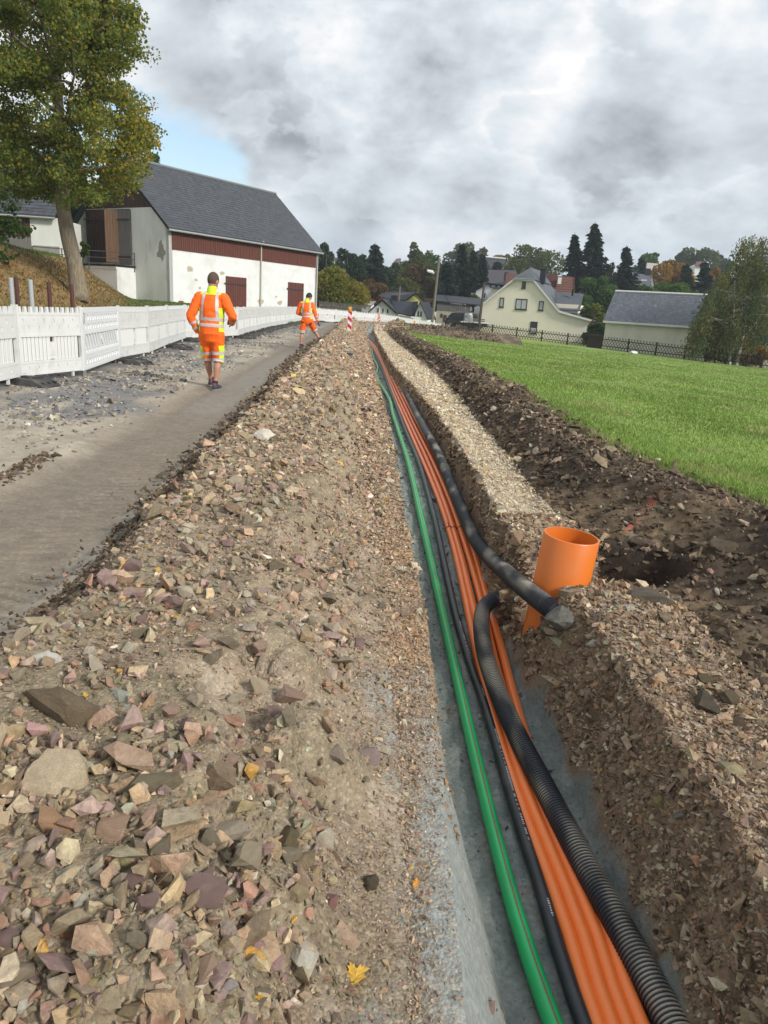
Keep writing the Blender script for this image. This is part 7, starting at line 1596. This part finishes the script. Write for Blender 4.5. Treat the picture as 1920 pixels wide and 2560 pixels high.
# right rim and broken wall
n = 20000; y = logy(n, 1.3, 5.2, 1.0); u = rng.beta(1.3, 1.2, n); s = cv('wR', y)-.09+(cv('sS', y)-cv('wR', y)+.15)*u
scatter('rim_gravel', n, y, s, sizes(n, dist(y, s), .0030, .005, .03, .5), 'rim', m_stone)
n = 20000; y = logy(n, 1.2, 40, 1.3); u = np.where(y > 4.6, rng.uniform(.55, 1.02, n), rng.uniform(.2, 1.02, n)); s = cv('wf', y)+(cv('wR', y)-cv('wf', y))*u
scatter('wall_stones', n, y, s, np.where(y > 4.6, .6, 1)*sizes(n, dist(y, s), .0036, .006, .04, .55), 'rim', m_stone, sink=.2)
n = 1500; y = logy(n, 1.2, 5, 1.0); u = rng.uniform(.15, 1.0, n); s = cv('wf', y)+(cv('wR', y)-cv('wf', y))*u
scatter('wall_rubble', n, y, s, np.clip(.014*np.exp(.4*rng.normal(size=n)), .008, .04), 'rim', m_stone, MID, sink=.2)
n = 3500; y = logy(n, 1.9, 40, .9); s = rng.uniform(-.02, .06, n)
scatter('edge_stones', n, y, s, sizes(n, dist(y, s), .0026, .005, .03, .5), 'rim', m_stone, sink=.4)
# dark soil bank: clods, crumbs, a few stones
n = 22000; y = logy(n, 1.5, 47, .9); u = rng.random(n); s = cv('sS', y)+(cv('xC', y)-cv('xL', y)+.25-cv('sS', y))*u
scatter('soil_crumbs', n, y, s, sizes(n, dist(y, s), .0021, .005, .035, .55), 'soil', m_clod)
n = 2600; y = logy(n, 1.6, 12, 1.0); u = rng.random(n); s = cv('sS', y)+.05+(cv('xC', y)-cv('xL', y)-cv('sS', y))*u
scatter('soil_clods', n, y, s, np.clip(.026*np.exp(.45*rng.normal(size=n)), .012, .085), 'soil', m_clod, MID, sink=.15)
# spread heap at the far end
n = 2400; y = rng.uniform(47, 58, n); s = rng.uniform(-2, 2.6, n)
scatter('far_rubble', n, y, s, np.clip(.06*np.exp(.4*rng.normal(size=n)), .03, .16), 'heap', m_stone)
n = 3000; y = rng.uniform(47, 58, n); s = rng.uniform(2.0, 9, n)
scatter('far_clods', n, y, s, np.clip(.07*np.exp(.4*rng.normal(size=n)), .03, .16), 'soil', m_clod)
n = 11000; y = logy(n, 1.2, 20, .9); s = rng.uniform(.03, .95, n)*np.minimum(cv('wR', y), .85)
scatter('sand_lumps', n, y, s, sizes(n, dist(y, s), .0016, .003, .015, .5), 'sand', m_clod, keep=lambda s, x, y: fbm(x*5, y*5, 3)+.3*rng.normal(size=len(x)) > .1)
# road gravel
n = 24000; y = logy(n, 2.4, 50, .9); s = -2.0-(4.6)*rng.random(n)
def keep_road(s, x, y):
    rut = (s > -2.95) & (s < -2.0); a = fbm(x*.55+4, y*.28+1, 3)+fbm(x*.8+7, y*.45, 3)
    return (a+.35*rng.normal(size=len(x)) > .05) & (~rut | (rng.random(len(x)) < .02))
scatter('road_gravel', n, y, s, sizes(n, dist(y, s-2), .0026, .008, .035, .45), 'road', m_stone, zfun=z_road, keep=keep_road, sink=.3)
n = 2400; y = logy(n, 2.4, 20, 1.0); s = -3.03-.05*rng.normal(size=n)-.035*perlin(y*.35, 0*y+3)
scatter('rut_clods', n, y[y < 6], s[y < 6], np.clip(.02*np.exp(.4*rng.normal(size=(y < 6).sum())), .01, .06), 'soil', m_clod, MID, zfun=z_road)
n = 5000; y = logy(n, 2.2, 30, 1.0); s = cv('S0', y)+.09+.10*rng.normal(size=n)
scatter('toe_clods', n, y, s, np.clip(np.clip(.0042*y, .012, .05)*np.exp(.4*rng.normal(size=n)), .008, .08), 'soil', m_clod, SMALL, zfun=lambda x, y: np.maximum(z_road(x, y), zf(x, y)))

# single stones: those that show largest, each an object
def rock_mesh(name, seed, n, sq, m, col, jit=.25, sub=0, rough=.05, bevel=.0):
    V, F = hull_rock(seed, n, sq, jit, bevel); r_ = np.random.default_rng(seed+999)
    if sub:
        bm = bmesh.new(); vs = [bm.verts.new(v) for v in V]; [bm.faces.new([vs[i] for i in f]) for f in F]
        bmesh.ops.subdivide_edges(bm, edges=bm.edges[:], cuts=sub, use_grid_fill=True); bmesh.ops.triangulate(bm, faces=bm.faces)
        bm.verts.index_update(); V = np.array([v.co[:] for v in bm.verts]); F = np.array([[v.index for v in f.verts] for f in bm.faces]); bm.free()
        nn = fbm(V[:, 0]*2.2+seed, V[:, 1]*2.2+V[:, 2]*1.7, 3); n2 = fbm(V[:, 0]*6+seed, V[:, 2]*6-V[:, 1]*5, 3)
        V = V*(1+rough*nn+rough*.6*n2)[:, None]
    C = np.repeat(np.array(col)[None], len(V), 0)*(1.12+.06*r_.normal(size=(len(V), 1)))
    if sub: C = C*(1+.22*fbm(V[:, 0]*3+seed, V[:, 1]*3+V[:, 2]*2, 3))[:, None]
    return tris_mesh(name, V, F, m, np.clip(C, .01, .8))
HEROES = [
 # px, py, width px, (rx, ry, rz) proportions, turn, tilt, colour, label, name, verts, rough
 (144, 1953, 168, (1, 1, .45), 20, -25, (.50, .40, .27), 'large round-edged tan conglomerate slab, biggest stone on the spoil heap', 'stone', 34, .07),
 (120, 2061, 160, (1, .45, .42), -28, -10, (.36, .21, .12), 'brick-shaped reddish brown stone below the large tan slab', 'stone', 9, .03),
 (301, 1743, 135, (1, .42, .16), -52, -30, (.37, .38, .31), 'flat grey-green slate slab leaning on the heap above the tan slab', 'stone', 14, .03),
 (170, 1785, 285, (1, .42, .38), -24, 0, (.19, .145, .092), 'long dark block of clayey earth left of the grey-green slab', 'clod', 26, .10),
 (381, 1968, 165, (1, .42, .40), 30, 0, (.23, .195, .125), 'long muddy olive clod right of the large tan slab', 'clod', 24, .10),
 (280, 2073, 135, (1, .75, .35), -50, -15, (.38, .25, .17), 'pinkish tan jagged slab right of the brick-shaped stone', 'stone', 16, .07),
 (571, 2081, 120, (1, .6, .55), 15, 0, (.36, .31, .24), 'grey-blue and tan boulder half buried in the middle of the heap', 'stone', 16, .05),
 (171, 2186, 58, (1, .75, .6), 40, 0, (.38, .39, .29), 'pale green rounded cobble below the brick-shaped stone', 'stone', 40, .02),
 (167, 2326, 58, (1, .85, .75), 20, 0, (.38, .17, .105), 'small brick-red cube of stone near the left edge', 'stone', 9, .03),
 (210, 2474, 118, (1, .42, .4), 48, -10, (.37, .29, .14), 'long yellowish olive stone pointing up at bottom left', 'stone', 14, .05),
 (264, 2509, 92, (1, .95, .8), 10, 0, (.46, .38, .25), 'cream pyramid-shaped stone at the bottom beside the yellowish olive one', 'stone', 8, .05),
 (502, 2431, 140, (1, .4, .35), 58, -20, (.35, .24, .17), 'long pinkish brown splinter of rock near the bottom middle of the heap', 'stone', 12, .05),
 (572, 2478, 62, (1, .85, .8), 0, 0, (.40, .35, .34), 'purple and white striped cobble at the foot of the pinkish splinter', 'stone', 16, .05),
 (202, 2415, 66, (1, .75, .6), -20, 0, (.22, .14, .145), 'dull purple stone above the yellowish olive one', 'stone', 10, .04),
 (272, 2310, 72, (1, .8, .7), -60, 0, (.35, .25, .18), 'brown and purple block right of the brick-red cube', 'stone', 11, .05),
 (918, 1894, 76, (1, .85, .55), -25, -12, (.27, .20, .19), 'purple flat-topped block with ochre edges near the gravel strip', 'stone', 9, .03),
 (850, 1894, 66, (1, .9, .8), 15, 0, (.27, .215, .165), 'grey-brown angular stone just left of the purple flat-topped block', 'stone', 11, .04),
 (718, 1958, 50, (1, .8, .6), -30, -15, (.50, .33, .25), 'salmon pink block of stone at the right of the heap', 'stone', 9, .03),
 (720, 2108, 100, (.62, 1, .6), 0, 0, (.185, .15, .085), 'olive brown oval lump of clay beside the cream pointed stone', 'clod', 36, .06),
 (805, 2097, 92, (.72, 1, .5), 12, -25, (.50, .44, .33), 'cream white pointed stone standing right of the clay lump', 'stone', 10, .03),
 (757, 2069, 72, (.9, 1, .45), 10, -25, (.38, .22, .11), 'orange-brown slab tucked behind the cream pointed stone', 'stone', 9, .03),
 (757, 2400, 122, (.75, 1, .6), 12, -15, (.60, .54, .45), 'big whitish quartz rock at the lower right of the heap', 'stone', 18, .07),
 (862, 2349, 96, (1, .9, .28), 35, -28, (.50, .35, .24), 'flat peach triangular slab right of the whitish quartz rock', 'stone', 7, .02),
 (644, 2324, 82, (1, .85, .75), -20, 0, (.37, .27, .155), 'tan brown block left of the whitish quartz rock', 'stone', 10, .05),
 (741, 2235, 72, (1, .75, .7), 0, 0, (.33, .255, .15), 'olive tan rounded cobble below the cream pointed stone', 'stone', 22, .05),
 (827, 2252, 66, (.75, 1, .6), -15, 0, (.26, .13, .115), 'dark red stone above the peach triangular slab', 'stone', 10, .04),
 (926, 2213, 60, (.7, 1, .8), -20, 0, (.13, .105, .07), 'dark muddy clod at the edge of the grey sand', 'clod', 20, .08),
 (830, 2201, 34, (1, .85, .7), 0, 0, (.58, .48, .28), 'smooth pale yellow pebble right of the olive tan cobble', 'stone', 40, .01),
 (660, 1100, 78, (1, .65, .6), -12, 0, (.55, .51, .43), 'whitish rock lying on the crest of the heap beside the muddy wheel rut', 'stone', 14, .05),
 (341, 1484, 96, (1, .35, .4), 10, 0, (.40, .28, .24), 'long pinkish slab lying on the crest of the heap', 'stone', 10, .03),
 (122, 1655, 88, (1, .5, .5), 12, 0, (.54, .52, .46), 'chalky white stone near the left edge above the dark earth block', 'stone', 18, .06),
 (500, 1528, 62, (.55, 1, .2), -20, -35, (.34, .40, .33), 'thin greenish slate leaning below the long pinkish slab', 'stone', 8, .02),
 (1827, 1929, 76, (1, .6, .55), -18, 0, (.34, .29, .17), 'tan green oval stone at the right edge of the trench rim', 'stone', 34, .03),
 (1650, 2009, 42, (1, .9, .8), 0, 0, (.28, .23, .10), 'small olive round stone stuck in the right trench wall', 'stone', 26, .06),
 (1698, 2045, 32, (1, .85, .75), 20, 0, (.20, .19, .17), 'small grey cubic stone below the olive one in the trench wall', 'stone', 8, .02),
 (1762, 1767, 92, (.75, 1, .7), 10, 0, (.125, .105, .078), 'large dark grey clod standing on the soil right of the trench', 'clod', 20, .08),
 (1822, 1748, 66, (.85, 1, .8), -10, 0, (.15, .115, .075), 'brown clod leaning against the large dark grey one', 'clod', 22, .10),
 (1772, 1706, 66, (1, .7, .6), -25, 0, (.155, .12, .072), 'ochre brown clod behind the large dark grey one', 'clod', 18, .08),
 (1624, 1508, 122, (1, .6, .6), -10, 0, (.13, .11, .085), 'big dark rock lump on the rim right of the orange pipe', 'clod', 28, .12),
 (1806, 1372, 96, (1, .5, .5), -18, 0, (.13, .105, .075), 'long brown clod on the soil bank beyond the orange pipe', 'clod', 22, .10),
 (1776, 1430, 24, (1, .85, .7), 0, 0, (.36, .19, .16), 'small reddish pebble on dark soil beyond the orange pipe', 'stone', 20, .02),
 (1487, 1610, 48, (1, .6, .5), 10, 0, (.50, .48, .42), 'whitish stone on the gravel rim in front of the orange pipe', 'stone', 12, .05),
 (1443, 1584, 48, (1, .5, .4), -5, 0, (.31, .27, .26), 'purple-grey flat stone on the rim left of the whitish stone', 'stone', 10, .03),
 (1212, 1178, 32, (.6, .6, 1), 10, 0, (.42, .31, .17), 'upright tan stone standing alone on the pale gravel strip', 'stone', 9, .03),
 (1292, 1152, 34, (1, .6, .6), 10, 0, (.50, .41, .27), 'cream stone at the foot of the dark soil bank', 'stone', 11, .04),
 (1172, 1222, 26, (.8, 1, .8), 0, 0, (.52, .49, .41), 'pale chunk at the right trench edge near the upright tan stone', 'stone', 12, .05),
 (1535, 1088, 17, (1, 1, .8), 0, 0, (.55, .53, .49), 'light stone on the crest of the dark soil bank', 'stone', 11, .03),
 (1402, 1552, 84, (1, .8, .75), 25, 0, (.19, .185, .16), 'grey sandy clod packed over the end of the long dusty hose', 'clod', 26, .10),
 (1372, 1580, 52, (1, .8, .7), -30, 0, (.16, .13, .09), 'brown clod on the bank just below the end of the dusty hose', 'clod', 22, .10),
 (1226, 2520, 44, (1, .9, .5), -30, -10, (.30, .20, .19), 'triangular purple stone lying on the grey sand beside the green pipe', 'stone', 8, .03),
 (1318, 2438, 16, (1, .9, .8), 0, 0, (.42, .27, .12), 'tiny orange stone touching the green pipe', 'stone', 9, .03),
]
for i, (px, py, wpx, sq, rz, tl, c, lab, nm, nv, rg) in enumerate(HEROES):
    p = at(px, py, 3.36) if 'dusty hose' in lab else hit(px, py); dep = (p-CAM) @ _f; rad = .5*wpx/FPX*dep*1.04
    me = rock_mesh(nm, 300+i*7, nv, sq, m_clod if nm == 'clod' else m_hero, tuple(np.array(c)*(1.0 if nm == 'clod' else 1.18)), .16 if nv > 12 else .12, 2 if wpx < 60 else 3, rg)
    o = link(nm, me, None, label=lab, cat=('earth clod' if nm == 'clod' else 'stone'))
    o.scale = (rad, rad, rad); o.location = (p[0], p[1], p[2]+rad*min(sq)*.22); o.rotation_euler = (R(-tl*1.1+6), R(random.uniform(-6, 6)), R(rz))
# remaining large loose stones, too alike to tell apart by words
KIND = [('tan brown angular stone lying loose on the spoil heap', (.44, .36, .255)), ('purplish brown angular stone lying loose on the spoil heap', (.26, .17, .155)),
        ('pale cream angular stone lying loose on the spoil heap', (.60, .52, .39)), ('reddish brown angular stone lying loose on the spoil heap', (.37, .25, .19)),
        ('dull earthy brown lump lying loose on the spoil heap', (.27, .225, .155))]
protos = [[rock_mesh('stone', 700+k*10+j, 12+j, (1, .82, .68), m_stone, np.array(KIND[k][1])*random.uniform(.82, 1.15), .18, 2, .10) for j in range(6)] for k in range(5)]
n = 0; used = [(hit(h[0], h[1])[:2], .5*h[2]/FPX*2.2) for h in HEROES]; tries = 0
while n < 205 and tries < 4000:
    tries += 1
    y = float(.95*(4.6/.95)**(random.random()**1.25)); s = random.uniform(-1.5, -.42) if y < 2.6 else random.uniform(-1.4, -.3); x = s+float(cv('xL', y))
    r_ = min(.068, max(.020, .034*math.exp(.36*random.gauss(0, 1))))
    if any(math.hypot(x-u[0][0], y-u[0][1]) < u[1]*1.05+r_*.8 for u in used): continue
    used.append(((x, y), r_)); k = random.choices(range(5), (30, 20, 14, 16, 20))[0]
    o = bpy.data.objects.new('stone', random.choice(protos[k])); COL.objects.link(o)
    o.location = (x, y, float(zf(x, y))+r_*.34); q = r_*random.uniform(.85, 1.15); o.scale = (q*random.uniform(.8, 1.3), q, q)
    o.rotation_euler = (random.uniform(-.7, .7), random.uniform(-.7, .7), random.uniform(0, 6.3))
    tag(o, KIND[k][0].replace('on the spoil heap', ('on the road side of the spoil heap' if s < -1.15 else 'on the crest of the spoil heap' if s < -.85 else 'on the trench side of the spoil heap') if y > 1.7 else 'at the near end of the spoil heap'), 'stone', 'loose stones on the spoil heap'); n += 1
SK = [('dark brown crumbly clod on the soil right of the trench', (.12, .092, .066), m_clod), ('olive brown stone on the soil right of the trench', (.24, .195, .125), m_stone)]
pr2 = [[rock_mesh('clod' if k == 0 else 'stone', 900+k*10+j, 11+2*j, (1, .8, .7), SK[k][2], SK[k][1], .28, 2, .09) for j in range(4)] for k in range(2)]
n = 0
while n < 58:
    y = float(1.9*(6.5/1.9)**random.random()); s = float(cv('sS', y))+random.uniform(.0, 1.9); x = s+float(cv('xL', y))
    if x > .66*y+.5 or x > cv('xC', y): continue
    r_ = min(.07, max(.024, .034*math.exp(.36*random.gauss(0, 1)))); k = 0 if random.random() < .72 else 1
    if k: r_ *= .75
    o = bpy.data.objects.new('stone' if k else 'clod', random.choice(pr2[k])); COL.objects.link(o)
    o.location = (x, y, float(zf(x, y))+r_*.2); o.scale = (r_*random.uniform(.8, 1.3), r_, r_*random.uniform(.8, 1.1)); o.rotation_euler = (random.uniform(-.6, .6), random.uniform(-.6, .6), random.uniform(0, 6.3))
    tag(o, SK[k][0], 'stone' if k else 'earth clod', 'clods and stones on the dark soil'); n += 1

# fallen leaves
def leaf(px, py, wpx, col, lab, rz, seed):
    p = hit(px, py); dep = (p-CAM) @ _f; q = .5*wpx/FPX*dep
    r_ = random.Random(seed)
    half = [(0, 1.0), (.10, .74), (.24, .80), (.20, .52), (.30, .46), (.56, .66), (.58, .50), (.86, .52), (.74, .34), (.96, .18), (.66, .08), (.50, -.10), (.62, -.30), (.36, -.26), (.10, -.34)]
    pts = [(x*(1+.08*r_.uniform(-1, 1)), y*(1+.08*r_.uniform(-1, 1))) for x, y in half]+[(-x*(1+.08*r_.uniform(-1, 1)), y*(1+.08*r_.uniform(-1, 1))) for x, y in half[::-1]]
    V = [(0, 0, .04)]+[(x*.5, y*.5, .05+.08*math.sin(3*x+seed)) for x, y in pts]+[(x, y, .10*math.sin(4*x+2*y+seed)+.08) for x, y in pts]; n_ = 30
    F = [(0, 1+k, 1+(k+1) % n_) for k in range(n_)]+[(1+k, 1+n_+k, 1+n_+(k+1) % n_, 1+(k+1) % n_) for k in range(n_)]
    b = MB(); b.add(V, F); b.tube([(0, -.3, .05), (.05, -.7, .1), (.12, -1.1, .1)], .025, 5)
    m = mat('leaf_'+str(seed), col, .6, .15, 4, .3, 30, dirt=(.30, .13, .03), dscale=3, damt=.7)
    o = b.build('leaf', m, smooth=False, label=lab, cat='leaf')
    so = o.modifiers.new('thick', 'SOLIDIFY'); so.thickness = .02
    o.location = (p[0], p[1], p[2]+.006); o.scale = (q, q, q); o.rotation_euler = (R(12), R(-8), R(rz))
leaf(889, 2450, 82, (.58, .36, .05), 'large yellow maple leaf lying on gravel at the bottom', 25, 1)
leaf(1042, 2213, 30, (.55, .25, .04), 'small orange leaf on gravel beside the grey sand', 70, 2)
leaf(216, 1752-10, 22, (.60, .36, .04), 'tiny yellow leaf on top of the dark earth block', 120, 3)
leaf(645, 2497, 30, (.52, .30, .03), 'small ochre leaf near the striped cobble', 200, 4)
